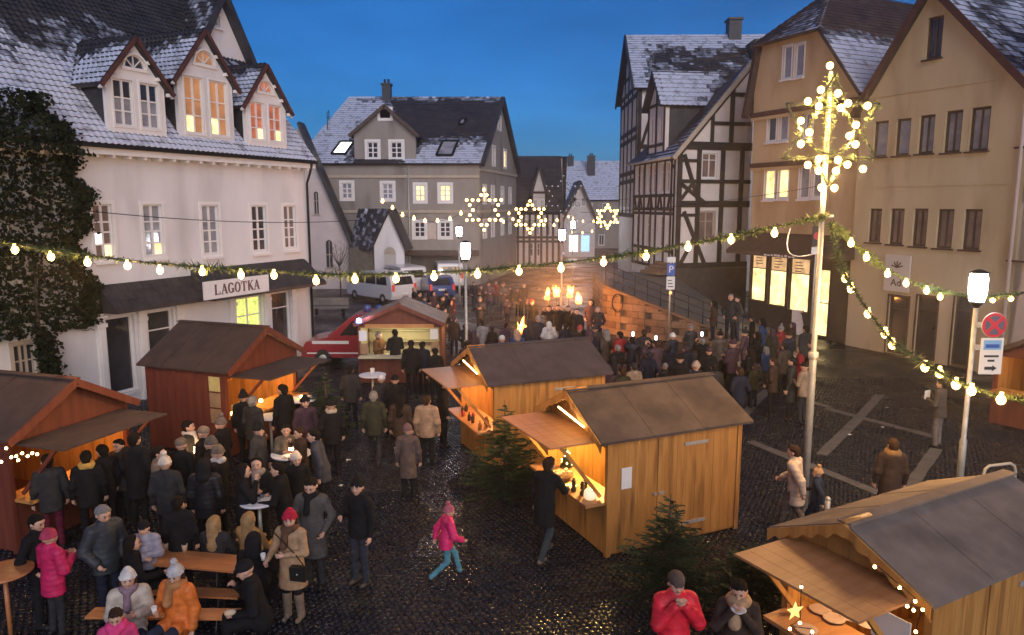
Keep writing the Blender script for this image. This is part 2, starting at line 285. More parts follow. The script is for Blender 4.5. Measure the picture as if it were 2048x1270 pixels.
# ================================================================ building kit
UNIT = {}
def unit_pane(m):
    if m.name not in UNIT: UNIT[m.name] = MB().box(0, 1, 0, 1, 0, 1).mesh('pane', m)
    return UNIT[m.name]
def window(root, M, r, cols=2, rows=(.35, .35, .3), pm=None, casing=.08, fr=.05, mull=.03, deep=.10, sill=0., fm=None, split=True, name='window', proud=.03):
    s0, s1, z0, z1 = r; w, h = s1 - s0, z1 - z0; fm = fm or trim_white; m = MB()
    if casing:
        c = casing
        m.box(-c, 0, -proud, .02, -c, h + c).box(w, w + c, -proud, .02, -c, h + c).box(0, w, -proud, .02, h, h + c).box(0, w, -proud, .02, -c, 0)
    if sill: m.box(-.08, w + .08, -.12, .03, -sill - casing, -casing + .002)
    y0, y1 = deep - .05, deep + .02
    m.box(.001, fr, y0, y1, .001, h - .001).box(w - fr, w - .001, y0, y1, .001, h - .001).box(fr, w - fr, y0, y1, .001, fr).box(fr, w - fr, y0, y1, h - fr, h - .001)
    cw = (w - 2 * fr) / cols; zs = [fr]
    for q in rows: zs.append(zs[-1] + q / sum(rows) * (h - 2 * fr))
    for i in range(1, cols): m.box(fr + i * cw - mull, fr + i * cw + mull, y0 + .004, y1 - .004, fr, h - fr)
    for z in zs[1:-1]: m.box(fr, w - fr, y0 + .012, y1 - .012, z - mull * .7, z + mull * .7)
    o = m.build(name, fm, root); o.matrix_local = M @ T(s0, 0, z0); pm = pm or pane_dark
    def pane(a, b, c, e, mm): p = inst('pane', unit_pane(mm), o); p.location = (a, deep, c); p.scale = (b - a, .008, e - c)
    if split:
        for i in range(cols):
            for j in range(len(rows)):
                pane(fr + i * cw + (mull if i else 0), fr + (i + 1) * cw - (mull if i < cols - 1 else 0), zs[j], zs[j + 1], pm(i, j) if callable(pm) else pm)
    else: pane(fr, w - fr, fr, h - fr, pm)
    return o
def wall(root, M, outline, holes, m, name='wall', thick=.22):
    hs = [h if isinstance(h, list) else rect(*h) for h in holes]
    o = MB().prism(outline, 0, thick, holes=hs).build(name, m, root); o.matrix_local = M; return o
TILE = {}
def tile_proto(w, h, curved):
    k = (round(w, 3), round(h, 3), curved)
    if k not in TILE:
        n = 4 if curved else 2; vs = []
        for v, z in ((0, .035), (1.12, .004)):
            for i in range(n + 1): u = i / n; vs.append(((u - .5) * w * 1.02, v * h, z + (.022 * math.sin(PI * 2 * u) if curved else 0.)))
        for i in range(n + 1): vs.append((vs[i][0], 0, -.01))
        fs = [(i, i + 1, n + 2 + i, n + 1 + i) for i in range(n)]; lip = [(2 * n + 2 + i, 2 * n + 3 + i, i + 1, i) for i in range(n)]
        TILE[k] = (np.array(vs), fs, lip)
    return TILE[k]
def tiles(root, P00, P10, P11, P01, tw=.27, th=.32, snowy=None, m=None, curved=False, single=0, base=True):
    """a tiled slope: P00-P10 eave, P01-P11 ridge (root's local frame). snowy(u, v) -> chance of snow on that tile."""
    P00, P10, P11, P01 = map(Vector, (P00, P10, P11, P01)); m = m or tile_dark; mats = [m, snow, snow_thin]; nrm = (P10 - P00).cross(P01 - P00).normalized()
    if nrm.z < 0: nrm = -nrm
    ro = MB().add([p - nrm * o for o in (.02, .14) for p in (P00, P10, P11, P01)], [(0, 1, 2, 3), (7, 6, 5, 4), (0, 4, 5, 1), (1, 5, 6, 2), (2, 6, 7, 3), (3, 7, 4, 0)]).build('roof', m, root)
    rows = max(1, int(((P01 - P00).length + (P11 - P10).length) / 2 / th)); jobs = []
    for r in range(rows):
        v = r / rows; a, c = P00.lerp(P01, v), P10.lerp(P11, v); a2, c2 = P00.lerp(P01, v + 1 / rows), P10.lerp(P11, v + 1 / rows); n = max(1, round((c - a).length / tw))
        for i in range(n):
            u = (i + .5) / n; p = a.lerp(c, u); q = a2.lerp(c2, u); X = (c - a) / n; Yv = (P01.lerp(P11, .5) - P00.lerp(P10, .5)).normalized(); Yv = (Yv - nrm * Yv.dot(nrm)).normalized(); Xv = Yv.cross(nrm).normalized()
            jobs.append((p, Xv, Yv, X.length, (q - p).dot(Yv), u, v))
    bulk = MB()
    for k, (p, Xv, Yv, w, h, u, v) in enumerate(jobs):
        sv = (snowy(u, v) if snowy is not None else 0) + random.gauss(0, .09); sn = 1 if sv > .72 else (2 if sv > .34 else 0); vs, fs, lip = tile_proto(tw, th, curved)
        Mt = Matrix((( *Xv, 0), (*Yv, 0), (*nrm, 0), (0, 0, 0, 1))).transposed(); Mt.translation = p
        Mt = Mt @ Matrix.Diagonal((w / tw, h / th, 1, 1)) @ Matrix.Rotation(random.gauss(0, .012), 4, 'X') @ Matrix.Rotation(random.gauss(0, .01), 4, 'Y')
        if k < single:
            key = ('tile', tw, th, curved, sn, m.name)
            if key not in UNIT:
                q = MB(); q.add(vs.tolist(), fs, sn, curved); q.add(vs.tolist(), lip, 0); UNIT[key] = q.mesh('roof_tile', mats)
            inst('roof_tile', UNIT[key], ro, Mt)
        else:
            w_ = [Mt @ Vector(x) for x in vs]; o = len(bulk.v); bulk.v += [tuple(x) for x in w_]
            for f in fs: bulk.f.append(tuple(i + o for i in f)); bulk.mi.append(sn); bulk.sm.append(curved)
            for f in lip: bulk.f.append(tuple(i + o for i in f)); bulk.mi.append(0); bulk.sm.append(False)
    if bulk.f: tag(bulk.build('roof_tiles', mats, ro), kind='stuff')
    return ro
def nz(u, v, s=0.): return .5 + .28 * math.sin(u * 17 + s * 3 + 2 * math.sin(v * 9 + s)) + .22 * math.sin(v * 23 + u * 31 + s * 5)
def solid(root, name, m, *boxes, M=None):
    q = MB(M)
    for bx in boxes: q.box(*bx)
    return q.build(name, m, root)
def text(parent, s, size, M, m, name='lettering', ext=.006):
    cu = bpy.data.curves.new('t', 'FONT'); cu.body = s; cu.size = size; cu.extrude = ext; cu.align_x = 'CENTER'; cu.align_y = 'CENTER'; ob = bpy.data.objects.new('t', cu); COL.objects.link(ob)
    dg = bpy.context.evaluated_depsgraph_get(); me = bpy.data.meshes.new_from_object(ob.evaluated_get(dg)); bpy.data.objects.remove(ob); me.materials.clear(); me.materials.append(m)
    o = inst(name, me, parent); o.matrix_local = M @ Matrix.Rotation(R(90), 4, 'X'); return o
def beams(root, M, segs, w=.2, d=.05, m=None):
    for s in segs:
        (x0, z0), (x1, z1) = s[:2]; ww = s[2] if len(s) > 2 else w; dd = d + random.uniform(0, .012)
        o = MB(M).bar((x0, -dd / 2 + .006, z0), (x1, -dd / 2 + .006, z1), dd, ww, up=(0, 1, 0) if False else (-(z1 - z0), 0, x1 - x0)).build('beam', m or timber, root)
Id = Matrix()

# ================================================================ white corner house with the shop
dW = Vector((.41, .912)).normalized(); BW = Vector((-8.35, 30.36)); AW = BW - dW * 14
WH = Facade(AW, BW); wh = thing('white_house', 'white rendered corner house with three gabled dormers and snowy tiled roof above a shop', 'house', WH.A, WH.rz)
ZE = WH.px(620, 322)[1]; DEP = 9.; TAN = math.tan(R(50))
mixp = lambda lst: (lambda i, j: lst[(i * 3 + j) % len(lst)])
w1 = [WH.pr(*q) for q in ((188, 408, 226, 517), (288, 409, 326, 512), (405, 410, 438, 508), (504, 411, 533, 502), (568, 411, 592, 496))]
doors = [(WH.pr(212, 672, 274, 800)), (WH.pr(300, 655, 352, 785)), (WH.pr(474, 628, 528, 735)), (WH.pr(545, 615, 583, 715))]
doors = [(a, c, .35 if i != 2 else .05, 2.75) for i, (a, c, d_, e) in enumerate(doors)]
g1 = (WH.px(25, 690)[0], WH.px(68, 690)[0], .9, 2.4)
wall(wh, Id, rect(0, 14, 0, ZE), w1 + doors + [g1], plaster_white)
wall(wh, T(14, 0, 0) @ RZ(R(90)), [(.22, 0), (DEP, 0), (DEP, ZE), (DEP / 2, ZE + 5.6), (.22, ZE)], [], plaster_white, 'side_wall')
pms = [lambda i, j: pane_warm if (i, j) == (1, 0) else (pane_white if (i, j) == (0, 1) else pane_brown), lambda i, j: pane_warm if j == 0 and i else pane_sky, pane_sky, pane_dark, lambda i, j: pane_brown]
for r, p in zip(w1, pms): window(wh, Id, r, 2, (.24, .24, .2, .32), p, casing=.11, fr=.05, mull=.035, sill=.06)
for i, r in enumerate(doors): window(wh, Id, r, 1 if i != 2 else 2, (.75, .25) if i else (1.,), pane_green if i == 2 else pane_dark, casing=.09, fr=.07, deep=.14, name='shop_window' if i != 2 else 'door')
window(wh, Id, g1, 3, (.7, .3), pane_dark, casing=.1, fm=stone_trim, name='shop_window')
# pilasters and string course of the shop front
for px in (203, 286, 362, 468, 537, 590):
    s = WH.px(px, 700)[0]
    q = MB().box(s - .13, s + .13, -.10, .0, 0, 2.78).box(s - .17, s + .17, -.14, .0, 0, .3).box(s - .17, s + .17, -.14, 0, 2.5, 2.62).box(s - .19, s + .19, -.17, 0, 2.78, 2.92).box(s - .08, s + .08, -.125, 0, .45, 2.35); q.build('pilaster', trim_white, wh)
s0, s1 = WH.px(150, 640)[0], WH.px(196, 630)[0]; solid(wh, 'string_course', slate, (s0, s1 + .3, -.07, 0, 2.95, 3.18))
s1 = WH.px(600, 600)[0]; solid(wh, 'fascia', stone_trim, (WH.px(203, 660)[0], s1, -.12, 0, 2.925, 3.06))
def pent(s0, s1, z0, z1, proj, nm):
    q = MB(); q.add([(s0, 0, z1), (s1, 0, z1), (s1, -proj, z0), (s0, -proj, z0), (s0, 0, z0 - .12), (s1, 0, z0 - .12), (s1, -proj, z0 - .12), (s0, -proj, z0 - .12)], [(0, 1, 2, 3), (3, 2, 6, 7), (4, 7, 6, 5), (0, 3, 7, 4), (1, 5, 6, 2)])
    o = q.build(nm, slate, wh); n = int((s1 - s0) / .28); cur = []
    sl = UNIT.setdefault('pent_slate', MB().box(-.135, .135, 0, .012, 0, .3).mesh('slate', slate))
    L_ = math.hypot(proj, z1 - z0); rr = max(2, int(L_ / .27)); ang = math.atan2(proj, z1 - z0)
    for r_ in range(rr):
        for i in range(n):
            t = (r_ + .02) / rr; p = inst('slate', sl, o); p.location = (s0 + (i + .5 + (.25 if r_ % 2 else -.02)) * (s1 - s0) / n * .985, -proj * (1 - t) - .018 - random.uniform(0, .006), z0 + (z1 - z0) * t); p.rotation_euler = (-ang + .03, 0, random.gauss(0, .01))
    return o
sA, sB, sC = WH.px(196, 605)[0], WH.px(408, 600)[0], WH.px(603, 560)[0]
pent(sA + .02, sB - .5, 3.05, 3.75, .75, 'awning_roof'); pent(sB - .5, sC + .25, 3.05, 3.92, 1.05, 'awning_roof')
# shop sign LAGOTKA
signm = mat('sign_board', (.72, .70, .70), (.78, .76, .76), .6, 3.); lett = mat('sign_letter', (.14, .07, .08), None, .6)
MS = T(0, -1.08, 0); a, c, z0, z1 = WH.pr(408, 580, 538, 616, MS); sg = MB().box(a, c, -.03, .03, 3.02, 3.62).build('shop_sign', signm, wh); sg.matrix_local = MS
def serif(ch, x, w, h):
    q = MB(); t, n = .075, .03
    def st(p0, p1, th): d = Vector((p1[0] - p0[0], 0, p1[1] - p0[1])); q.bar((x + p0[0] * w, 0, p0[1] * h), (x + p1[0] * w, 0, p1[1] * h), .012, th, up=(-d.z, 0, d.x))
    def sf(px, pz): q.box(x + px * w - .05, x + px * w + .05, -.0055, .0055, pz * h - .012, pz * h + .012)
    if ch == 'L': st((.2, 0), (.2, 1), t); st((.1, .025), (.95, .025), n); st((.95, 0), (.95, .28), n); sf(.2, 1); sf(.2, 0)
    elif ch == 'A': st((.5, 1), (.08, 0), n); st((.5, 1), (.92, 0), t); st((.22, .35), (.78, .35), n); sf(.08, 0); sf(.92, 0)
    elif ch == 'T': st((.5, 0), (.5, 1), t); st((.02, .98), (.98, .98), n); st((.02, .74), (.02, 1), n); st((.98, .74), (.98, 1), n); sf(.5, 0)
    elif ch == 'K': st((.2, 0), (.2, 1), t); st((.28, .45), (.9, 1), n); st((.42, .55), (.95, 0), t); sf(.2, 0); sf(.2, 1); sf(.9, 1); sf(.95, 0)
    else:
        a0, a1 = (0, 2 * PI) if ch == 'O' else (R(40), R(330)); k = 20; prev = None
        for i in range(k + 1):
            an = a0 + (a1 - a0) * i / k; th = n + (t - n) * abs(math.cos(an)); p = (.5 + .43 * math.cos(an), .5 + .49 * math.sin(an))
            if prev: st(prev, p, th)
            prev = p
        if ch == 'G': st((.88, .02), (.88, .42), t); st((.6, .42), (1.0, .42), n); st((.86, .72), (.86, .98), n)
    return q
lw = .24; tot = 7 * (lw + .06)
for i, ch in enumerate('LAGOTKA'):
    o = serif(ch, (a + c) / 2 - tot / 2 + i * (lw + .06), lw, .33).build('letter', lett, sg); o.location = (0, -.034, 3.155)
# main roof
y1 = 5.2; zr = ZE + (y1 + .4) * TAN
sn_main = lambda u, v: .55 + (.36 + .2 * nz(u, v) - v) * 2.6
tiles(wh, (-1.5, -.4, ZE - .02), (14.25, -.4, ZE - .02), (14.25, y1, zr), (-1.5, y1, zr), .21, .23, sn_main, curved=True, single=0)
MB().add([(-1.5, y1, zr), (14.25, y1, zr), (14.25, 10.8, ZE), (-1.5, 10.8, ZE)], [(0, 1, 2, 3)]).build('rear_roof', tile_dark, wh)
solid(wh, 'eave_board', trim_white, (0, 14.2, -.38, -.003, ZE - .32, ZE - .12)); solid(wh, 'gutter', iron, (-.5, 14.2, -.50, -.41, ZE - .14, ZE - .04))
for k in range(26): s = .3 + k * .54; MB().bar((s, -.34, ZE - .36), (s, -.002, ZE - .36), .09, .09).build('bracket', trim_white, wh)
MB().tube([(13.9, -.45, ZE - .1), (13.95, -.3, ZE - .5), (14.0, -.08, ZE - .9), (14.0, -.08, .2)], .05).build('drain_pipe', iron, wh)
def dormer(px_l, px_r, apex, eave_y, base_y, yf, pm, lun, gap, single=0, tall=False):
    M = T(0, yf, 0); x0 = WH.px(px_l, (eave_y + base_y) / 2, M)[0]; x1 = WH.px(px_r, (eave_y + base_y) / 2, M)[0]; xm = (x0 + x1) / 2
    zA = WH.px((px_l + px_r) / 2, apex, M)[1]; zE_ = WH.px((px_l + px_r) / 2, eave_y, M)[1]; z0 = ZE + (yf + .4) * TAN - .25 if not tall else ZE - .2
    w = x1 - x0; d = empty('dormer', (0, 0, 0), 0, wh); d.matrix_local = M
    zb = max(z0 + .12, WH.px((px_l + px_r) / 2, base_y, M)[1] + .12); zt = zE_ - .05; ww = w * .33
    wins = [(xm - w * .06 - ww, xm - w * .06, zb, zt), (xm + w * .06, xm + w * .06 + ww, zb, zt)]; lr = w * .17; lz = zE_ + (zA - zE_) * .28
    lu = [(xm + lr * math.cos(PI * i / 10), lz + lr * math.sin(PI * i / 10)) for i in range(11)]
    back = 1.2 if tall else 0
    wall(d, Id, [(x0, z0), (x1, z0), (x1, zE_), (xm, zA), (x0, zE_)], wins + [lu], plaster_white if tall else trim_white, 'gable_wall', .15)
    for r in wins: window(d, Id, r, 2, (.24, .24, .30) if True else 0, pm, casing=.06, fr=.05, mull=.03, deep=.08)
    q = MB(); k = 14; prev = None
    for i in range(k + 1):
        p = (xm + (lr + .06) * math.cos(PI * i / k), -.02, lz + (lr + .06) * math.sin(PI * i / k))
        if prev: q.bar(prev, p, .06, .11, up=(0, 1, 0))
        prev = p
    q.box(xm - lr - .12, xm + lr + .12, -.05, .02, lz - .1, lz)
    for i in range(1, 4): an = PI * i / 4; q.bar((xm, .05, lz), (xm + lr * math.cos(an), .05, lz + lr * math.sin(an)), .03, .04, up=(0, 1, 0))
    lw_ = q.build('lunette_window', trim_white, d); MB().prism(lu, .07, .08).build('pane', lun, lw_)
    dp = lambda z: (z - ZE) / TAN - .4 - yf
    ov = .25; sl = (zA - zE_) / (w / 2); zEo = zE_ - ov * sl
    for sgn, xe in ((-1, x0 - ov), (1, x1 + ov)):
        sn = (lambda u, v: .55 + (.40 + .35 * u + .15 * nz(u, v) - v) * 3)
        if sgn < 0: tiles(d, (xe, dp(zEo), zEo + .05), (xe, -.14, zEo + .05), (xm, -.14, zA + .05), (xm, dp(zA), zA + .05), .20, .22, sn, curved=True, single=single)
        else: tiles(d, (xe, -.14, zEo + .05), (xe, dp(zEo), zEo + .05), (xm, dp(zA), zA + .05), (xm, -.14, zA + .05), .20, .22, sn, curved=True)
        MB().bar((xe, -.165, zEo - .03), (xm, -.165, zA - .03), .06, .13, up=(-(zA - zEo) * -sgn, 0, abs(xm - xe))).build('verge_board', trim_red, d)
        MB().bar((xe, -.07, zEo - .1), (xm, -.07, zA - .1), .12, .05, up=(0, 0, 1)).build('soffit', trim_white, d)
        for t in (.12, .4, .68): MB().bar((xe + (xm - xe) * t, -.13, zEo + (zA - zEo) * t - .2), (xe + (xm - xe) * t, 0, zEo + (zA - zEo) * t - .2), .09, .1).build('purlin', trim_white, d)
    for sgn, xe in ((-1, x0), (1, x1)): MB().add([(xe, .15, z0), (xe, .15, zE_), (xe, max(.3, dp(zE_)), zE_), (xe - sgn * .1, .15, z0), (xe - sgn * .1, .15, zE_), (xe - sgn * .1, max(.3, dp(zE_)), zE_)], [(0, 1, 2), (5, 4, 3), (0, 3, 4, 1), (1, 4, 5, 2), (2, 5, 3, 0)]).build('cheek', slate, d)
    return d
dormer(214, 330, 76, 160, 262, -.1, lambda i, j: pane_sky if j < 2 else pane_dark, pane_dark, 0, single=100)
dormer(357, 466, 62, 155, 276, -.02, lambda i, j: pane_warm if (i, j) == (0, 0) else pane_orange, pane_orange, 0, single=90, tall=True)
dormer(492, 572, 130, 205, 288, -.1, lambda i, j: (pane_red, pane_warm)[(i + j) % 2] if j == 0 else pane_red, pane_red, 0, single=80)
# high cross gable behind the dormers
M = T(0, 3.0, 0); xa, za = WH.px(437, -14, M); xr, zr_ = WH.px(500, 135, M); hw = xr - xa; cg = empty('cross_gable', (0, 0, 0), 0, wh); cg.matrix_local = M
cw_ = WH.pr(426, 30, 439, 52, M)
wall(cg, Id, [(xa - hw, zr_ - 1), (xr, zr_ - 1), (xr, zr_), (xa, za), (xa - hw, zr_)], [cw_], plaster_white, 'gable_wall', .2); window(cg, Id, cw_, 1, (1.,), pane_sky, casing=.08, sill=.06)
tiles(cg, (xa - hw - .2, 4, zr_ - .3), (xa - hw - .2, -.3, zr_ - .3), (xa, -.3, za + .05), (xa, 4, za + .05), .21, .23, lambda u, v: nz(u, v) - .2, curved=True)
tiles(cg, (xr + .2, -.3, zr_ - .3), (xr + .2, 4, zr_ - .3), (xa, 4, za + .05), (xa, -.3, za + .05), .29, .34, None)
for sgn in (-1, 1): MB().bar((xa + sgn * (hw + .2), -.33, zr_ - .36), (xa, -.33, za), .08, .25, up=((za - zr_) * sgn, 0, hw)).build('verge_board', tile_dark, cg)

# ivy on the left end of the house
ivm = mat('ivy_leaf', (.005, .009, .004), (.018, .027, .010), .8, 3., spec=.15); iv = thing('ivy', 'dark green ivy covering the left end of the white house wall', 'ivy', WH.A, WH.rz)
se = WH.px(150, 500)[0]; q = MB(); nleaf = 15000; stems = MB()
for k in range(nleaf):
    z = random.uniform(2.6, ZE + 1.2) if k % 14 else random.uniform(1.2, 2.8)
    edge = se + .22 * math.sin(z * 2.3) + .15 * math.sin(z * 7.1) - (max(0, z - ZE + .2)) * .9
    s = random.uniform(se - 5.2, edge) if k % 4 else edge + abs(random.gauss(0, .22)) - .1
    if z < 2.6: s = WH.px(85, 700)[0] + random.gauss(0, .16)
    y = -.06 - abs(random.gauss(0, .10)) - (.13 * (.5 + .5 * math.sin(s * 2.1 + z * 1.7)) if s < edge - .3 else 0) - (max(0, .4 - .6 * (z - ZE)) if z > ZE - .4 else 0)
    a = random.uniform(.05, .1); M3 = Matrix.Rotation(random.uniform(0, 6.28), 3, 'Y') @ Matrix.Rotation(random.gauss(.5, .4), 3, 'X') @ Matrix.Rotation(random.gauss(0, .5), 3, 'Z')
    c = Vector((s, y, z)); q.add([c + M3 @ Vector(v) for v in ((-a * .7, 0, a * .3), (0, .01, -a), (a * .7, 0, a * .3), (0, -.02, a * .8))], [(0, 1, 2, 3)])
q.build('leaves', ivm, iv, kind='stuff')
for k in range(14):
    z = 2.6 + k * .42; s = se + .22 * math.sin(z * 2.3); p = [(s - .1, -.06, z)]
    for j in range(5): p.append((p[-1][0] + random.uniform(.02, .12), -.06 - .02 * j, p[-1][2] + random.uniform(-.1, .04)))
    stems.tube(p, .012, 5)
stems.tube([(WH.px(85, 740)[0], -.12, .0), (WH.px(80, 700)[0], -.15, 1.5), (WH.px(70, 650)[0], -.14, 3.), (WH.px(60, 500)[0], -.14, 5.)], [.07, .06, .05, .03], 7); stems.build('stem', bark, iv)

# ================================================================ pink gabled barn house behind it
PB = Facade((-18.5, 54), (D(698, 500, 54).x, 54)); pb = thing('gable_house', 'pinkish rendered gable house with small arched windows beside the white house', 'house', PB.A, PB.rz)
ap = PB.px(600, 250); ev = PB.px(697, 472); hs = [arch(*PB.pr(628, 383, 637, 428)), arch(*PB.pr(652, 480, 665, 535)), ]
wall(pb, Id, [(0, 0), (PB.len, 0), (PB.len, ev[1]), (ap[0], ap[1]), (0, ap[1] - 4)], hs, plaster_pink)
for h in hs: o = MB().prism(h, .12, .13).build('pane', pane_dark, pb); (x0, z0), x1 = h[0], h[1][0]; w = MB().box((x0 + x1) / 2 - .03, (x0 + x1) / 2 + .03, .06, .11, z0, h[6][1] - .1).box(x0 - .1, x1 + .1, -.08, .03, z0 - .1, z0).box(x0, x1, .06, .108, z0 + .9, z0 + .96).build('window_frame', stone_trim, pb)
for (p0, p1) in ((ap, (PB.len + .35, ev[1] - .9)),):
    MB().bar((p0[0], -.3, p0[1] + .1), (p1[0], -.3, p1[1] + .1), .4, .2, up=(-(p1[1] - p0[1]), 0, p1[0] - p0[0])).build('verge_board', tile_dark, pb)
    tiles(pb, (p1[0], -.3, p1[1] + .2), (p1[0], 1.2, p1[1] + .2), (p0[0], 1.2, p0[1] + .2), (p0[0], -.3, p0[1] + .2), .4, .4, None)
solid(pb, 'side_wall', plaster_pink, (PB.len - .3, PB.len, .22, 1.2, 0, ev[1]))
# timber wall and gabled porch
PF = Facade((D(697, 520, 53).x, 53), (D(808, 520, 53).x, 53)); pf = thing('gabled_porch', 'small white gabled porch with dark tiled roof and arched fan decoration', 'porch', PF.A, PF.rz)
xl, zg = PF.px(748, 492); xr_, _ = PF.px(808, 492); xm, zA = PF.px(779, 420); fan = arch(*PF.pr(768, 494, 792, 575))
wall(pf, Id, [(xl, 0), (xr_, 0), (xr_, zg), (xm, zA), (xl, zg)], [fan], plaster_white, 'gable_wall'); MB().prism(fan, .08, .1).build('door', mat('door_pale', (.45, .43, .4), None, .7), pf)
q = MB(); c0 = (fan[0][0] + fan[1][0]) / 2; zc = fan[6][1] - .5
for i in range(7): an = PI * (i + .5) / 7; q.bar((c0 + .1 * math.cos(an), .05, zc + .1 * math.sin(an)), (c0 + .45 * math.cos(an), .05, zc + .45 * math.sin(an)), .05, .07, up=(0, 1, 0))
q.build('fan_ornament', stone_trim, pf)
tiles(pf, (xl - 2.0, .9, zg - .1), (xl - .25, -.25, zg - .35), (xm, -.25, zA + .05), (xm - 2.4, .9, zA + .05), .3, .33, lambda u, v: nz(u, v, 7) * .6, curved=False)
tiles(pf, (xr_ + .25, -.25, zg - .35), (xr_ + .25, 3, zg - .35), (xm, 3, zA + .05), (xm, -.25, zA + .05), .3, .33, None)
for k in range(9): s = (xl - .05) * (k + .5) / 9; solid(pf, 'timber_board', mat('grey_board', (.10, .085, .07), (.17, .15, .12), .85, 3., .2, 20), (s - .16, s + .16, .3 + random.uniform(0, .03), .42, 0, zg - .1 + random.uniform(-.05, .02)))

# ================================================================ grey house across the square
GH = Facade((D(600, 400, 57).x, 57), (D(958, 400, 57).x, 57)); gh = thing('grey_house', 'large grey rendered house with dark snow-patched roof and central gable', 'house', GH.A, GH.rz)
WD = GH.len; zE = GH.px(900, 322)[1]; DG = 13.; zR = D(990, 196, 57 + DG / 2).z; s_r, _ = GH.px(935, 322)
gx0, gx1 = GH.px(708, 280)[0], GH.px(831, 280)[0]; ga = GH.px(770, 214); ge = GH.px(831, 265)[1]
wins = []
def gw(x0, y0, x1, y1): r = GH.pr(x0, y0, x1, y1); wins.append(r); return r
specs = [((735, 284, 756, 316), pane_dark), ((782, 284, 804, 316), pane_dark), ((760, 219, 780, 236), pane_sky), ((684, 366, 704, 397), pane_sky), ((765, 367, 786, 398), pane_sky), ((831, 370, 850, 402), pane_warm), ((880, 370, 901, 402), pane_warm), ((829, 444, 850, 474), pane_dark), ((880, 444, 901, 474), pane_dark)]
rs = [gw(*q) for q, _ in specs]; gar = GH.pr(818, 512, 925, 568); gar = (gar[0], gar[1], 0, gar[3]); pos = GH.pr(856, 446, 872, 478)
wall(gh, Id, [(0, 0), (WD, 0), (WD, zE), (gx1, zE), (gx1, ge), ga, (gx0, ge), (gx0, zE), (0, zE)], rs + [gar], plaster_grey, thick=.3)
for r, (q, p) in zip(rs, specs): window(gh, Id, r, 2, (.33, .33, .34), p, casing=.2, fr=.07, mull=.05, split=True)
solid(gh, 'garage_recess', mat('garage_dark', (.10, .09, .08), (.16, .14, .12), .8, 2.), (gar[0] - .1, gar[1] + .1, .5, .6, 0, gar[3] + .2)); solid(gh, 'garage_canopy', trim_brown, (gar[0] - .3, WD, -.5, -.01, gar[3] + .05, gar[3] + .45))
po = solid(gh, 'poster', mat('poster', (.5, .42, .36), (.62, .5, .42), .6, 4.), (pos[0], pos[1], -.06, -.01, pos[2], pos[3]))
for zz in (GH.px(860, 353)[1], GH.px(860, 423)[1]): solid(gh, 'string_course', stone_trim, (0, WD + .02, -.10, -.003, zz - .1, zz + .1))
MB().tube([(GH.px(818, 400)[0], -.12, zE - .2), (GH.px(818, 400)[0], -.12, .2)], .06).build('drain_pipe', galv, gh)
MG = T(WD, .0, 0) @ RZ(R(77.4)); LG = 13.4; side = []
def gs(x0, y0, x1, y1): return GH.pr(x0, y0, x1, y1, MG)
sp2 = [((964, 288, 974, 326), pane_sky), ((989, 293, 998, 328), pane_warm), ((978, 226, 988, 252), pane_sky), ((945, 370, 958, 405), pane_warm), ((962, 371, 972, 405), pane_sky), ((987, 374, 996, 408), pane_sky), ((1001, 375, 1009, 409), pane_sky), ((939, 442, 949, 478), pane_sky), ((955, 444, 964, 478), pane_sky), ((981, 446, 990, 478), pane_sky), ((995, 446, 1003, 478), pane_sky)]
# windows are set out along the side wall in metres so that they stay on it
r2 = []
for q, p in sp2:
    r = gs(*q); c = min(max((r[0] + r[1]) / 2, 1.), LG - 1); r2.append((c - .5, c + .5, r[2], r[3]))
r2[3:7] = [(x, x + 1., r2[3][2], r2[3][3]) for x in (1.2, 3.8, 7.2, 10.2)]; r2[7:] = [(x, x + 1., r2[7][2], r2[7][3]) for x in (1.2, 3.8, 7.2, 10.2)]; r2[0] = (4.2, 5.2, *r2[0][2:]); r2[1] = (8.2, 9.2, *r2[0][2:]); r2[2] = (6.1, 7.3, *r2[2][2:])
wall(gh, MG, [(.3, 0), (LG, 0), (LG, zE), (LG / 2, zR), (.3, zE)], r2, plaster_grey, 'side_wall')
for r, (q, p) in zip(r2, sp2): window(gh, MG, r, 2, (.6, .4), p, casing=.14, fr=.06, split=False)
for zz in (zE - .6, GH.px(860, 423)[1]): o = solid(gh, 'string_course', stone_trim, (.1, LG, -.10, -.003, zz - .1, zz + .1)); o.matrix_local = MG
bk = MG @ Vector((LG, 0, 0)); rx = MG @ Vector((LG / 2, 0, zR))
sng = lambda u, v: max(.4 + (.32 - u) * 4 + .5 * (nz(u, v, 1) - .5) - max(0, v - .8) * 3, .5 + (.30 - v) * 4 - max(0, .66 - u) * 12, .2 + (v - .90) * 6 + .4 * (nz(u, v, 4) - .5))
tiles(gh, (-.3, -.4, zE - .2), (WD + .3, -.4, zE - .2), (rx.x + .3, rx.y, zR + .1), (2.6, rx.y, zR + .1), .28, .30, sng)
MB().add([(rx.x + .3, rx.y, zR + .1), (2.6, rx.y, zR + .1), (2.6, bk.y, zE), (bk.x + .4, bk.y, zE)], [(0, 1, 2, 3)]).build('rear_roof', tile_dark, gh)
for (a, c) in (((WD + .3, -.4, zE - .3), (rx.x + .3, rx.y, zR)), ((bk.x + .3, bk.y, zE - .3), (rx.x + .3, rx.y, zR))): MB().bar(a, c, .3, .3).build('verge_board', tile_dark, gh)
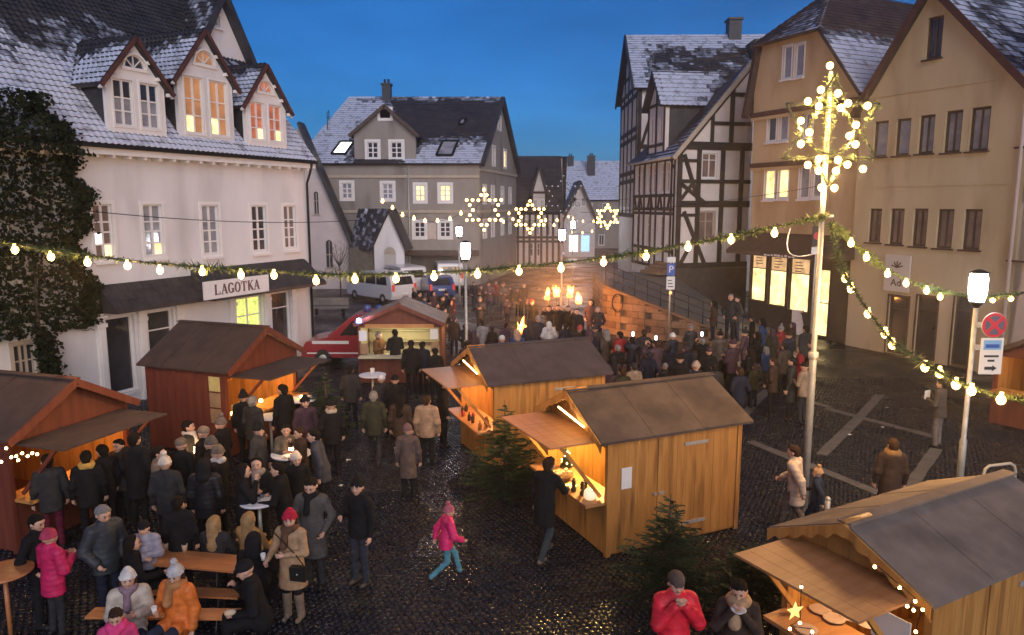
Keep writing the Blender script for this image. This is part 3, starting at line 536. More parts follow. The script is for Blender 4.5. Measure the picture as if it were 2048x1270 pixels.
for sgn, xe in ((-1, gx0 - .3), (1, gx1 + .3)):
    P = [(xe, 4.2, ge - .25), (xe, -.4, ge - .25), (ga[0], -.4, ga[1] + .15), (ga[0], 6, ga[1] + .15)]
    if sgn > 0: P = [P[1], P[0], P[3], P[2]]
    tiles(gh, *P, .28, .3, lambda u, v: nz(u, v, 8) * .7)
    MB().bar((xe, -.42, ge - .3), (ga[0], -.42, ga[1] + .05), .1, .25, up=(0, 0, 1)).build('verge_board', trim_brown, gh)
    solid(gh, 'cheek', plaster_grey, (xe * 1 - sgn * .5 - .1, xe - sgn * .5 + .1, .3, 3.5, zE - .5, ge))
def chimney(root, x, y, z0, z1, w=.7, m=None):
    q = MB().box(x - w / 2, x + w / 2, y - .4, y + .4, z0, z1).box(x - w / 2 - .08, x + w / 2 + .08, y - .48, y + .48, z1, z1 + .14)
    for dx in (-.15, .15): q.tube([(x + dx, y, z1 + .1), (x + dx, y, z1 + .5)], .1, 8)
    return q.build('chimney', m or tile_dark, root)
chimney(gh, GH.px(774, 190, T(0, 6.5, 0))[0], 6.5, zR - 1, zR + 1.)
def skylight(root, P, u, v, du, dv, pm, m=iron):       # set into slope P (P00, P10, P11, P01)
    P = [Vector(p) for p in P]; f = lambda a, c: P[0].lerp(P[1], a).lerp(P[3].lerp(P[2], a), c); n = (P[1] - P[0]).cross(P[3] - P[0]).normalized(); n = n if n.z > 0 else -n
    q = MB(); c = [f(u, v), f(u + du, v), f(u + du, v + dv), f(u, v + dv)]
    for i in range(4): q.bar(c[i] + n * .08, c[(i + 1) % 4] + n * .08, .16, .16, up=n)
    o = q.build('skylight', m, root); MB().add([p + n * .09 for p in c] + [p + n * .06 for p in c], [(0, 1, 2, 3), (7, 6, 5, 4)]).build('pane', pm, o)
P = [(-.3, -.4, zE - .2), (WD + .3, -.4, zE - .2), (rx.x + .3, rx.y, zR + .1), (2.6, rx.y, zR + .1)]
skylight(gh, P, .17, .12, .075, .17, pane_white); skylight(gh, P, .74, .10, .085, .2, pane_sky); skylight(gh, P, .79, .55, .03, .08, pane_sky)
for t in (.12, .62):
    x, y, z = -.3 + 2.9 * t, -.4 + 6.9 * t, zE - .2 + (zR - zE + .3) * t; q = MB()
    for dz in (.35, .75): q.tube([(x, y, z + dz), (x + .1, y - 1., z + dz - .3)], .03, 5)
    for k in (0, 1): q.tube([(x + .1 * k, y - k, z - .5 - k * .6), (x + .1 * k, y - k, z + .78 - .3 * k)], .03, 5)
    q.build('snow_guard', iron, gh)
# ================================================================ houses down the far street
def rel(root_f, f): return root_f.W.inverted() @ f.W
HA = Facade((D(1022, 450, 72).x, 72), (D(1120, 450, 72).x, 72)); ha = thing('timbered_house', 'dark half-timbered house with steep dark roof beside the grey house', 'house', HA.A, HA.rz)
W_ = HA.len; ze = HA.px(1070, 425)[1]; zr = D(1070, 313, 76).z; dx0, dx1 = HA.px(1064, 400)[0], HA.px(1092, 400)[0]; dz = HA.px(1078, 333)[1]; dze = HA.px(1078, 385)[1]
hw_ = [HA.pr(1067, 400, 1074, 420), HA.pr(1081, 400, 1088, 420), HA.pr(1050, 440, 1058, 470), HA.pr(1070, 440, 1078, 470), HA.pr(1092, 440, 1100, 470), HA.pr(1056, 486, 1066, 512), HA.pr(1074, 486, 1084, 512)]
wall(ha, Id, [(0, 0), (W_, 0), (W_, ze), (dx1, ze), (dx1, dze), ((dx0 + dx1) / 2, dz), (dx0, dze), (dx0, ze), (0, ze)], hw_, plaster_panel)
for i, r in enumerate(hw_): window(ha, Id, r, 2, (.6, .4), [pane_sky, pane_sky, pane_brown, pane_sky, pane_brown, pane_dark, pane_dark][i], casing=.08, fr=.05, split=False)
sg = [((0, z), (W_, z)) for z in (.2, 2.6, 3.0, ze - .1)] + [((x, .2), (x, ze)) for x in np.linspace(.1, W_ - .1, 9)] + [((dx0, ze), (dx0, dze)), ((dx1, ze), (dx1, dze)), ((dx0, dze), (dx1, dze)), ((dx0, dze), ((dx0 + dx1) / 2, dz)), ((dx1, dze), ((dx0 + dx1) / 2, dz))]
beams(ha, Id, sg, .22, .06)
tiles(ha, (-.3, -.3, ze), (W_ + .3, -.3, ze), (W_ + .3, 4, zr), (-.3, 4, zr), .5, .5, lambda u, v: .05)
wall(ha, T(W_, 0, 0) @ RZ(R(84)), [(.25, 0), (8, 0), (8, ze), (4, zr - .2), (.25, ze)], [], plaster_panel, 'side_wall')
MB().add([(-.3, 4, zr), (W_ + .9, 4, zr), (W_ + 1.1, 8.3, ze), (-.3, 8.3, ze)], [(0, 1, 2, 3)]).build('rear_roof', tile_dark, ha)
for sgn, xe in ((-1, dx0 - .2), (1, dx1 + .2)):
    P = [(xe, 3, dze - .2), (xe, -.3, dze - .2), ((dx0 + dx1) / 2, -.3, dz + .1), ((dx0 + dx1) / 2, 3, dz + .1)]; tiles(ha, *(P if sgn < 0 else [P[1], P[0], P[3], P[2]]), .5, .5)
HB = Facade((D(1128, 450, 88).x, 88), (D(1190, 450, 88).x, 88)); hb = thing('small_gable_house', 'small gabled house with glowing shop window at the end of the street', 'house', HB.A, HB.rz)
W_ = HB.len; ap = HB.px(1160, 363); ze = HB.px(1186, 440)[1]; sh = HB.pr(1110, 474, 1176, 505); hw_ = [(.6, 1.7, .6, 2.6), (2.0, 3.1, .6, 2.6), HB.pr(1146, 396, 1153, 412), HB.pr(1163, 396, 1170, 412)]
wall(hb, Id, [(0, 0), (W_, 0), (W_, ze), (ap[0], ap[1]), (0, ze)], hw_, plaster_panel)
for i, r in enumerate(hw_): window(hb, Id, r, 2 if i > 1 else 1, (1.,), [pane_white, mat('pane_blue', (.2, .4, .6), None, .3, emit=(.35, .6, .9), es=.9), pane_sky, pane_sky][i], casing=.06, split=False)
for sgn, xe in ((-1, -.3), (1, W_ + .3)):
    P = [(xe, 9, ze - .3), (xe, -.3, ze - .3), (ap[0], -.3, ap[1] + .1), (ap[0], 9, ap[1] + .1)]; tiles(hb, *(P if sgn < 0 else [P[1], P[0], P[3], P[2]]), .5, .5); MB().bar((xe, -.32, ze - .4), (ap[0], -.32, ap[1]), .15, .3).build('verge_board', tile_dark, hb)
solid(hb, 'side_wall', plaster_panel, (W_ - .3, W_, .25, 9, 0, ze), (0, .3, .25, 9, 0, ze))
HD = Facade((D(1100, 450, 106).x, 106), (D(1262, 450, 106).x, 106)); hd = thing('snow_roof_house', 'far house with broad snow-covered blue roof and two chimneys', 'house', HD.A, HD.rz)
W_ = HD.len; ze = HD.px(1200, 400)[1]; zr = D(1200, 322, 111).z; hw_ = [HD.pr(1177, 407, 1184, 420), HD.pr(1206, 407, 1214, 420), HD.pr(1198, 470, 1208, 490)]
wall(hd, Id, rect(0, W_, 0, ze), hw_, plaster_grey)
for r in hw_: window(hd, Id, r, 2, (1.,), pane_dark, casing=.08, split=False)
tiles(hd, (-.4, -.4, ze), (W_ + .4, -.4, ze), (W_ + .4, 5, zr), (1.2, 5, zr), .4, .4, lambda u, v: .95)
MB().add([(1.2, 5, zr), (W_ + .4, 5, zr), (W_ + .4, 10, ze), (-.4, 10, ze)], [(0, 1, 2, 3)]).build('rear_roof', tile_dark, hd)
chimney(hd, HD.px(1187, 330)[0], 3.2, zr - 2.2, zr + .5, 1.1); chimney(hd, HD.px(1146, 325)[0], 4.6, zr - 1, zr + .5, .9)

# ================================================================ half-timbered house on the ramp
tA = Vector((8.8, 40.)); TF = Facade(tA, tA + Vector((.95, .312)) * 6.5); TL = Facade(tA + Vector((-.15, .989)) * 7.4, tA)
th = thing('half_timbered_house', 'half-timbered house with black beams, snowy lean roof and street-side dormer above the ramp', 'house', TF.A, TF.rz); ML = rel(TF, TL)
zE = TF.px(1352, 300)[1]; xq, zP = TF.px(1512, 112); zt = lambda x: zE + (zP - zE) * x / xq
bx = lambda x, y: TF.px(x, y)
w3 = [TF.pr(1404, 306, 1434, 356), TF.pr(1396, 424, 1428, 482)]
wall(th, Id, [(0, 0), (xq, 0), (xq, zP), (0, zE)], w3, plaster_panel)
window(th, Id, w3[0], 2, (.75, .25), pane_brown, casing=.1, fr=.07); window(th, Id, w3[1], 2, (.7, .3), pane_brown, casing=.08, fr=.06, fm=stone_trim)
Z = lambda y, x=1420: TF.px(x, y)[1]; X = lambda x, y=400: TF.px(x, y)[0]
hz_ = [(Z(292), .42), (Z(363), .2), (Z(408), .34), (Z(530), .3)]
sg = [((0, z), (xq, z), w) for z, w in hz_] + [((x, Z(530)), (x, min(zt(x) - .1, Z(292))), .26) for x in (.12, X(1395), X(1442), X(1480))] + [((.1, Z(365)), (X(1412), Z(408)), .2), ((X(1365), Z(310)), (X(1398), Z(408)), .22), ((X(1362), Z(398)), (X(1385), Z(365)), .18), ((X(1368), Z(423)), (X(1412), Z(525)), .22), ((X(1365), Z(525)), (X(1390), Z(475)), .2), ((.1, Z(322)), (X(1395), Z(322)), .16), ((X(1362), Z(430)), (X(1392), Z(430)), .16)]
sg += [((X(1425, 240), Z(288)), (X(1425, 240), zt(X(1425, 240)) - .1), .2), ((X(1465, 200), Z(288)), (X(1465, 200), zt(X(1465, 200)) - .1), .26), ((X(1425, 246), Z(246)), (X(1500, 246), Z(246)), .2), ((X(1465, 190), Z(186)), (X(1500, 186), Z(186)), .2), ((.1, zE - .1), (xq, zP - .16), .34)]
beams(th, Id, sg, .22, .07)
solid(th, 'plinth', mat('dark_plinth', (.05, .04, .035), (.09, .07, .06), .9, 2., .3, 10), (0, 4.5, -.16, -.006, 0, Z(536)))
# street side
zl = lambda y: TL.px(1320, y)[1]
lw = []
for s in (.5, 1.35, 2.6, 3.45, 4.9, 5.75): lw.append((s, s + .62, zE - 2.15, zE - .55))
for s in (.5, 2.6, 4.9): lw.append((s, s + .62, zE - 5.2, zE - 3.5))
wall(th, ML, rect(0, 7.18, 0, zE - .3), lw, plaster_panel, 'street_wall')
for r in lw: window(th, ML, r, 2, (.7, .3), pane_brown, casing=.07, fr=.05, split=False)
sg = [((0, z), (7.2, z)) for z in (zE - .4, zE - 2.35, zE - 3.1, zE - 3.35, zE - 5.4, zE - 6.4)] + [((s, zE - 6.4), (s, zE - .4)) for s in (.1, 1.22, 2.1, 3.32, 4.2, 5.6, 6.6, 7.1)] + [((s, zE - 3.1), (s + (.3 if k % 2 else -.3), zE - 2.35)) for k, s in enumerate((.6, 1.0, 1.7, 2.8, 3.6, 4.5, 5.2, 6.1))]
beams(th, ML, sg, .17, .06)
# main left slope with thin snow, dormer, gutter
Mi = ML
def l2r(x, y, z): return ML @ Vector((x, y, z))
slp = (zP - zE) / (xq * .95)
tiles(th, l2r(-.2, -.45, zE - .35), l2r(7.75, -.45, zE - .35), TF.W.inverted() @ Vector((*(TF.W @ Vector((xq, -.35, 0))).xy, zP + .1)), l2r(-.2, 6.3, zP + .1), .3, .3, lambda u, v: .7 + (u - .55) + .4 * (nz(u, v) - .5))
MB().bar((-.45, -.28, zE - .45), (xq, -.28, zP + .02), .14, .22).build('verge_board', stone_trim, th)
MB().tube([l2r(0, -.5, zE - .4), l2r(7.6, -.5, zE - .4)], .07).build('gutter', stone_trim, th); MB().tube([l2r(7.5, -.45, zE - .5), l2r(7.35, -.15, zE - 1.), l2r(7.35, -.12, 2.3)], .05).build('drain_pipe', iron, th)
dm = empty('dormer', (0, 0, 0), 0, th); dm.matrix_local = ML; a0, a1, zd, za = 2.5, 5.3, zE + 2.75, zE + 4.55; am = (a0 + a1) / 2
dw = [(a0 + .35, a0 + .95, zE + .7, zE + 2.1), (a1 - .95, a1 - .35, zE + .7, zE + 2.1)]
wall(dm, Id, [(a0, zE - .4), (a1, zE - .4), (a1, zd), (am, za), (a0, zd)], dw, plaster_panel, 'gable_wall')
for r in dw: window(dm, Id, r, 2, (.7, .3), pane_brown, casing=.07, split=False)
beams(dm, Id, [((a0, zE - .2), (a1, zE - .2)), ((a0, zE + .5), (a1, zE + .5)), ((a0, zd), (a1, zd)), ((a0 + .08, zE), (a0 + .08, zd)), ((a1 - .08, zE), (a1 - .08, zd)), ((am, zE), (am, za)), ((a0, zd), (am, za)), ((a1, zd), (am, za))], .16, .06)
for s_ in (a0, a1 - .12): solid(dm, 'cheek', slate, (s_, s_ + .12, .22, 3.2, zE - .3, zd))
P = [(a0 - .25, 3.5, zd - .2), (a0 - .25, -.4, zd - .2), (am, -.4, za + .1), (am, 4.6, za + .1)]; tiles(dm, *P, .3, .34, None)
P = [(a1 + .25, -.4, zd - .2), (a1 + .25, 3.5, zd - .2), (am, 4.6, za + .1), (am, -.4, za + .1)]; tiles(dm, *P, .3, .34, lambda u, v: .75 + (.7 - u) * 1.5 + .7 * (nz(u, v, 3) - .45))
# taller timbered house behind
UL = Facade((8.9, 62), (8.74, 53)); uh = thing('tall_timbered_house', 'tall narrow timbered house with patchy snow on its wide tiled roof', 'house', UL.A, UL.rz)
ze = D(1262, 169, 53).z; za = D(1251, 73, 57.5).z; Wl = UL.len; w4 = []
for zz in (ze - 2.4, ze - 5.4, ze - 8.4):
    for k in range(4): w4.append((.8 + k * 2.1, 1.7 + k * 2.1, zz, zz + 1.5))
wall(uh, Id, [(0, 0), (Wl, 0), (Wl, ze), (Wl / 2, za - .2), (0, ze)], w4, plaster_panel)
for r in w4: window(uh, Id, r, 2, (.7, .3), pane_brown, casing=.08, split=False)
beams(uh, Id, [((0, z), (Wl, z), .3) for z in (ze, ze - .6, ze - 2.9, ze - 3.5, ze - 5.9, ze - 6.5, ze - 9)] + [((s, ze - 9), (s, ze), .22) for s in (.1, 2.2, 4.3, 6.5, 8.8)] + [((2.4, ze), (2.4, ze + 2)), ((6.5, ze), (6.5, ze + 2)), ((4.5, ze), (4.5, za - .3)), ((1.2, ze + 1.2), (7.8, ze + 1.2))], .2, .07)
MF = T(Wl, 0, 0) @ RZ(R(90)); wall(uh, MF, rect(.22, 11, 0, ze), [], plaster_panel, 'front_wall')
beams(uh, MF, [((0, z), (6, z), .3) for z in (ze - .1, ze - 1.7, ze - 4.2, ze - 4.8)] + [((s, ze - 9), (s, ze), .26) for s in (.14, 1.1, 2.2)] + [((1.0, ze - 1.8), (.3, ze - 4.2), .2)], .22, .07)
tiles(uh, (Wl + .5, -.4, ze - .3), (Wl + .5, 12, ze - .3), (Wl / 2, 12, za + .1), (Wl / 2, -.4, za + .1), .30, .30, lambda u, v: max(.5 + (v - .66) * 3 + .5 * (nz(u, v, 5) - .5), .5 + (.12 - u) * 8, .9 * nz(u, v, 5) - .25))
MB().add([(Wl / 2, -.4, za + .1), (Wl / 2, 12, za + .1), (-.5, 12, ze - .3), (-.5, -.4, ze - .3)], [(0, 1, 2, 3)]).build('rear_roof', tile_dark, uh)
for p0 in ((Wl + .5, -.42, ze - .4), (-.5, -.42, ze - .4)): MB().bar(p0, (Wl / 2, -.42, za), .12, .3).build('verge_board', tile_dark, uh)
q = MB().box(-.55, .55, -.45, .45, -1.2, .75).box(-.65, .65, -.55, .55, .75, .9); o = q.build('chimney', tile_dark, uh); o.location = (Wl / 2, 7.6, za + .3)
solid(uh, 'rear_dormer', slate, (Wl / 2 + 1.0, Wl / 2 + 3.4, 8.2, 11.5, za - 3.2, za - .9))

# ================================================================ ochre house with the lit shop
YF = Facade((11.97, 38.), (14.62, 32.15)); yh = thing('ochre_house', 'ochre jettied house with half-hipped roof above a brightly lit shop', 'house', YF.A, YF.rz)
Wy = YF.len; f = YF.px; xL, zT = f(1523, 88); xR = f(1640, 58)[0]; zT2 = zT; xl1, z1 = f(1487, 220); z1 = f(1580, 220)[1]; z2 = f(1580, 326)[1]; z3 = f(1580, 442)[1]; zr_ = f(1694, 178)[1]
yw = [YF.pr(1566, 92, 1583, 156), YF.pr(1590, 88, 1608, 152), YF.pr(1532, 234, 1549, 282), YF.pr(1555, 230, 1573, 280), YF.pr(1523, 340, 1543, 398), YF.pr(1550, 338, 1570, 396), YF.pr(1592, 332, 1612, 396), YF.pr(1618, 330, 1638, 394), YF.pr(1606, 226, 1622, 272)]
ypm = [pane_sky, pane_sky, pane_dark, pane_sky, pane_warm, pane_warm, pane_sky, pane_sky, pane_sky]
wall(yh, Id, [(.1, z1), (Wy, z1), (Wy, zr_), (xR + (Wy - xR) * .45, zr_ + (zT - zr_) * .55), (xR, zT), (xL, zT), (xL - .35, (z1 + zT) / 2), (.1, z1 + .2)], yw[:2], plaster_ochre, 'gable_wall')
shopw = [(f(1492, 560)[0], f(1522, 560)[0], 1.25, 3.75), (f(1528, 560)[0], f(1563, 560)[0], 1.15, 3.75), (f(1569, 565)[0], f(1609, 565)[0], 1.05, 3.75), (f(1617, 600)[0], f(1648, 600)[0], .08, 3.2)]
M1 = T(0, .10, 0); o = wall(yh, M1, rect(.05, Wy, z2, z1 - .002), [yw[2], yw[3], yw[8]], plaster_ochre); M2 = T(0, .2, 0); wall(yh, M2, rect(.05, Wy, z3 - .6, z2 - .002), yw[4:8], plaster_ochre)
M3_ = T(0, .3, 0); wall(yh, M3_, rect(.05, Wy, 0, z3 - .602), shopw, mat('shop_front', (.05, .035, .028), (.08, .055, .04), .7, 2.), 'shop_wall')
for i, r in enumerate(yw): window(yh, Id if i < 2 else (M1 if i in (2, 3, 8) else M2), r, 1, (1.,), ypm[i], casing=.06, fr=.06, sill=.08, proud=.02)
for i, r in enumerate(shopw):
    o = window(yh, M3_, r, 1, (.68, .32) if i < 3 else (.5, .5), (lambda a, b: pane_shop if b == 0 else mat('poster_beige', (.5, .36, .2), (.6, .44, .26), .6, 3., emit=(1, .62, .3), es=.45)) if i < 3 else pane_shop, casing=.07, fr=.05, fm=trim_brown, name='shop_window' if i < 3 else 'shop_door')
    for k in range(4): MB().box(.25, .25 + random.uniform(.3, .6), .085, .097, 1.9 + k * .14, 1.94 + k * .14).build('window_lettering', trim_brown, o) if i < 3 else None
for zz, yy in ((z1, 0), (z2, .1)):
    solid(yh, 'jetty_beam', trim_red, (0, Wy + .03, yy - .09, yy - .002, zz - .12, zz + .1)); solid(yh, 'jetty_moulding', plaster_ochre, (0, Wy + .03, yy - .05, yy - .002, zz - .26, zz - .125))
cn = MB().add([(-.3, -1.0, 3.85), (Wy + .3, -1.0, 3.85), (Wy + .3, .29, 4.75), (-.3, .29, 4.75), (-.3, -1.0, 3.68), (Wy + .3, -1.0, 3.68), (Wy + .3, .29, 3.8), (-.3, .29, 3.8)], [(0, 1, 2, 3), (0, 4, 5, 1), (4, 7, 6, 5), (0, 3, 7, 4), (1, 5, 6, 2)]).build('shop_canopy', trim_brown, yh)
for k in range(9): MB().box(2.4 + k * .22, 2.4 + k * .22 + random.uniform(.1, .2), -1.012, -1.0, 3.72, 3.72 + random.uniform(.05, .1)).build('canopy_lettering', trim_white, yh)
zb_ = zT; P = [(Wy + .3, -.3, zr_ - .3), (Wy + .3, 9, zr_ - .3), (xR + .1, 9, zT + .1), (xR + .1, -.3, zT + .1)]; tiles(yh, *P, .24, .28, lambda u, v: .6 + (.82 - v) * 3 + .3 * (nz(u, v, 1) - .5), m=tile_brown)
xc = (xL + xR) / 2; zt_ = zT + (xR - xL) / 2 * 1.25
tiles(yh, (xR + .1, -.3, zT + .1), (xR + .1, 9, zT + .1), (xc, 9, zt_), (xc, 2.4, zt_), .24, .28, None, m=tile_brown)
tiles(yh, (xL - .3, -.4, zT - .1), (xR + .25, -.4, zT - .1), (xc + .02, 2.4, zt_), (xc - .02, 2.4, zt_), .24, .28, lambda u, v: .1 + .7 * u, m=tile_brown)
P = [(-.25, 9, z1), (-.25, -.35, z1), (xL - .05, -.35, zT), (xL - .05, 9, zT)]; tiles(yh, *P, .24, .28, None, m=tile_brown)
tiles(yh, (xL - .1, 9, zT), (xL - .1, -.3, zT), (xc, 2.4, zt_), (xc, 9, zt_), .24, .28, None, m=tile_brown)
for a, c in (((-.3, z1 - .1), (xL - .35, (z1 + zT) / 2)), ((xL - .35, (z1 + zT) / 2), (xL - .02, zT))): MB().bar((a[0], -.18, a[1]), (c[0], -.18, c[1]), .34, .16, up=(-(c[1] - a[1]), 0, c[0] - a[0])).build('verge_board', trim_red, yh)
solid(yh, 'side_wall', plaster_ochre, (.05, .3, .6, 9, 0, z1), (Wy - .2, Wy, .6, 9, 0, zr_))

# ================================================================ beige gable house and its right neighbour
BF = Facade((14.68, 32.04), (17.62, 25.9)); bh = thing('beige_gable_house', 'beige rendered gable house with two rows of five brown windows', 'house', BF.A, BF.rz)
Wb = BF.len; f = BF.px; zl_ = f(1694, 190)[1]; xa, za = f(1868, -28); zr_ = f(2005, 180)[1]; zl_ = zr_
bw = [BF.pr(*q) for q in ((1747, 242, 1775, 314), (1791, 237, 1820, 311), (1837, 230, 1868, 307), (1889, 221, 1923, 305), (1939, 214, 1979, 302), (1737, 417, 1762, 485), (1779, 417, 1807, 489), (1825, 417, 1854, 493), (1873, 418, 1906, 497), (1926, 418, 1962, 500), (1853, 33, 1885, 117))]
gd = [BF.pr(1775, 592, 1815, 690), BF.pr(1830, 592, 1872, 720), BF.pr(1905, 590, 1940, 720)]; gd = [(a, c, .05, e) for a, c, _, e in gd]
wall(bh, Id, [(0, 0), (Wb, 0), (Wb, zr_), (xa, za), (0, zl_)], bw + gd, plaster_beige)
for i, r in enumerate(bw): window(bh, Id, r, 2 if i not in (0, 1) else 1, (1.,), pane_sky if i < 5 else (pane_brown if i < 10 else pane_dark), casing=0, fr=.09, mull=.03, deep=.15, sill=.06, fm=trim_brown)
for i, r in enumerate(gd): window(bh, Id, r, 1, (.8, .2), pane_dark, casing=.05, fr=.08, deep=.15, fm=trim_brown, name='door')
solid(bh, 'string_course', plaster_beige, (0, Wb, -.035, -.003, f(1860, 180)[1], f(1860, 174)[1])); solid(bh, 'string_course', plaster_beige, (0, Wb, -.03, -.003, f(1860, 372)[1], f(1860, 366)[1]))
s4 = BF.pr(1772, 510, 1822, 583); so = solid(bh, 'wall_sign', mat('sign_cream', (.62, .58, .52), None, .7), (s4[0], s4[1], -.10, -.02, s4[2], s4[3])); text(so, 'Ad', .42, T((s4[0] + s4[1]) / 2, -.105, s4[2] + .35), trim_brown); q = MB(); mx = (s4[0] + s4[1]) / 2
for k in range(5): an = PI * (k + .5) / 5; q.bar((mx, -.106, s4[3] - .5), (mx + .26 * math.cos(an), -.106, s4[3] - .5 + .26 * math.sin(an)), .012, .05, up=(-math.sin(an), 0, math.cos(an)))
q.build('emblem', trim_brown, so)
sl_ = (za - zr_) / (Wb - xa)
tiles(bh, (Wb + .25, -.25, zr_ - .25 * sl_), (Wb + .25, 9, zr_ - .25 * sl_), (xa, 9, za + .1), (xa, -.25, za + .1), .28, .32, lambda u, v: .25 + nz(u, v, 2) * .8)
tiles(bh, (-.25, 9, zl_ - .25 * sl_), (-.25, -.25, zl_ - .25 * sl_), (xa, -.25, za + .1), (xa, 9, za + .1), .28, .32, lambda u, v: .3)
for x_, z_ in ((Wb + .25, zr_ - .25 * sl_), (-.25, zl_ - .25 * sl_)): MB().bar((x_, -.27, z_ - .05), (xa, -.27, za), .08, .24, up=(0, 0, 1)).build('verge_board', trim_red, bh)
MB().tube([(Wb - .05, -.2, zr_ - .3), (Wb - .12, -.1, zr_ - .7), (Wb - .12, -.1, .2)], .065).build('drain_pipe', plaster_pink, bh)
RF = Facade((17.66, 25.82), (20.6, 19.6)); rh = thing('cream_house', 'cream rendered house cut off by the right edge of the picture', 'house', RF.A, RF.rz)
Wr = RF.len; zE2 = RF.px(2010, 120)[1]; rw = [RF.pr(2040, 222, 2090, 292), RF.pr(2026, 405, 2085, 522)]
wall(rh, Id, [(0, 0), (Wr, 0), (Wr, zE2), (Wr / 2, zE2 + 4.2), (0, zE2)], rw, mat('plaster_cream', (.55, .46, .37), (.62, .53, .44), .9, .7, .2, 25))
for r in rw: window(rh, Id, r, 2, (.75, .25), pane_brown, casing=0, fr=.09, deep=.14, sill=.06, fm=trim_brown)
tiles(rh, (-.25, 9, zE2 - .2), (-.25, -.25, zE2 - .2), (Wr / 2, -.25, zE2 + 4.3), (Wr / 2, 9, zE2 + 4.3), .28, .32, lambda u, v: .5)
MB().bar((-.25, -.27, zE2 - .25), (Wr / 2, -.27, zE2 + 4.2), .08, .24).build('verge_board', tile_dark, rh)

# ================================================================ ramp and sandstone retaining wall
path = [(4.4, 35.4, 2.3), (5.1, 34.4, 2.05), (6.1, 33.55, 1.7), (7.2, 32.9, 1.3), (8.4, 32.45, .85), (9.6, 32.2, .42), (10.6, 32.1, .14)]
back = [(4.7, 43, 2.3), (6.2, 43, 2.3), (7.6, 42, 2.3), (8.9, 40.1, 2.2), (10.4, 39.2, 1.2), (12, 38.2, .3), (13, 36, .02)]
ramp = MB().add([(x, y, z - .03) for x, y, z in path] + back, [(i, i + 1, i + 8, i + 7) for i in range(6)]).build('ramp_pavement', mat('ramp_paving', (.09, .08, .07), (.15, .135, .12), .5, 3., .3, 14), kind='structure')
sand = mat('sandstone', (.20, .125, .075), (.33, .21, .13), .85, 1.6, .4, 12); sand2 = mat('sandstone_dark', (.15, .09, .055), (.25, .15, .09), .85, 1.6, .4, 12)
rw_ = tag(MB().add([p for x, y, z in path for p in ((x + .1, y + .12, 0), (x + .1, y + .12, z - .04))], [(2 * i, 2 * i + 2, 2 * i + 3, 2 * i + 1) for i in range(6)]).build('retaining_wall', mat('mortar', (.12, .09, .07), None, .95)), 'curved sandstone retaining wall glowing orange beside the torch fire', 'wall')
full = [Vector((4.6, 42, 2.3))] + [Vector(p) for p in path]
for i in range(len(full) - 1):
    a, c = full[i], full[i + 1]; L_ = (c.xy - a.xy).length; rz = math.atan2(c.y - a.y, c.x - a.x); n = max(1, round(L_ / .62)); h = .31
    for r_ in range(8):
        for k in range(n):
            t0 = (k + (.5 if r_ % 2 else 0)) / n; t1 = min(1, t0 + 1 / n)
            if r_ % 2 and k == n - 1: t1 = 1.
            zt_ = a.z + (c.z - a.z) * (t0 + t1) / 2; z0 = r_ * h; z1_ = min(z0 + h - .018, zt_ - .06)
            if z1_ - z0 < .06: continue
            m = MB(T(a.x, a.y, 0) @ RZ(rz)).box(t0 * L_ + .009, t1 * L_ - .009, -random.uniform(0, .035), .22, z0, z1_).build('stone', random.choice((sand, sand, sand2)), rw_)
    MB(T(a.x, a.y, 0) @ RZ(rz)).add([(0, -.08, a.z - .06), (L_, -.08, c.z - .06), (L_, .3, c.z - .06), (0, .3, a.z - .06), (0, -.08, a.z + .04), (L_, -.08, c.z + .04), (L_, .3, c.z + .04), (0, .3, a.z + .04)], [(3, 2, 1, 0), (4, 5, 6, 7), (0, 1, 5, 4), (1, 2, 6, 5), (2, 3, 7, 6), (3, 0, 4, 7)]).build('coping_stone', sand2, rw_)
rl = thing('ramp_railing', 'thin iron railing running down the ramp above the sandstone wall', 'railing', (path[0][0], path[0][1], 0)); o0 = Vector((path[0][0], path[0][1], 0)); pr = []
for i in range(6):
    a, c = Vector(path[i]), Vector(path[i + 1])
    for t in (0, .5): pr.append(a.lerp(c, t))
pr.append(Vector(path[-1]))
for p in pr: MB().tube([p - o0 + Vector((.1, .12, 0)), p - o0 + Vector((.1, .12, 1.0))], .022, 6).build('post', iron, rl)
for dz_ in (.35, .68, 1.0): MB().tube([p - o0 + Vector((.1, .12, dz_)) for p in pr], .018, 6).build('rail', iron, rl)
wr = MB()
for k in range(28):
    a0, a1_ = 2 * PI * k / 28, 2 * PI * (k + 1) / 28; wr.bar((.34 * math.cos(a0), 0, .34 * math.sin(a0) * 1.25), (.34 * math.cos(a1_), 0, .34 * math.sin(a1_) * 1.25), .04, .04)
o = tag(wr.build('iron_ring', iron), 'oval iron ring hanging on the left end of the sandstone wall', 'ring'); o.location = (4.95, 34.42, 1.55); o.rotation_euler = (0, 0, R(-52))
st = thing('stone_steps', 'short flight of stone steps at the half-timbered house door', 'steps', (7.6, 41.2, 2.3), R(-70))
for k in range(4): solid(st, 'step', sand2, (-.9, .9, k * .3, 1.3, k * .16, (k + 1) * .16))
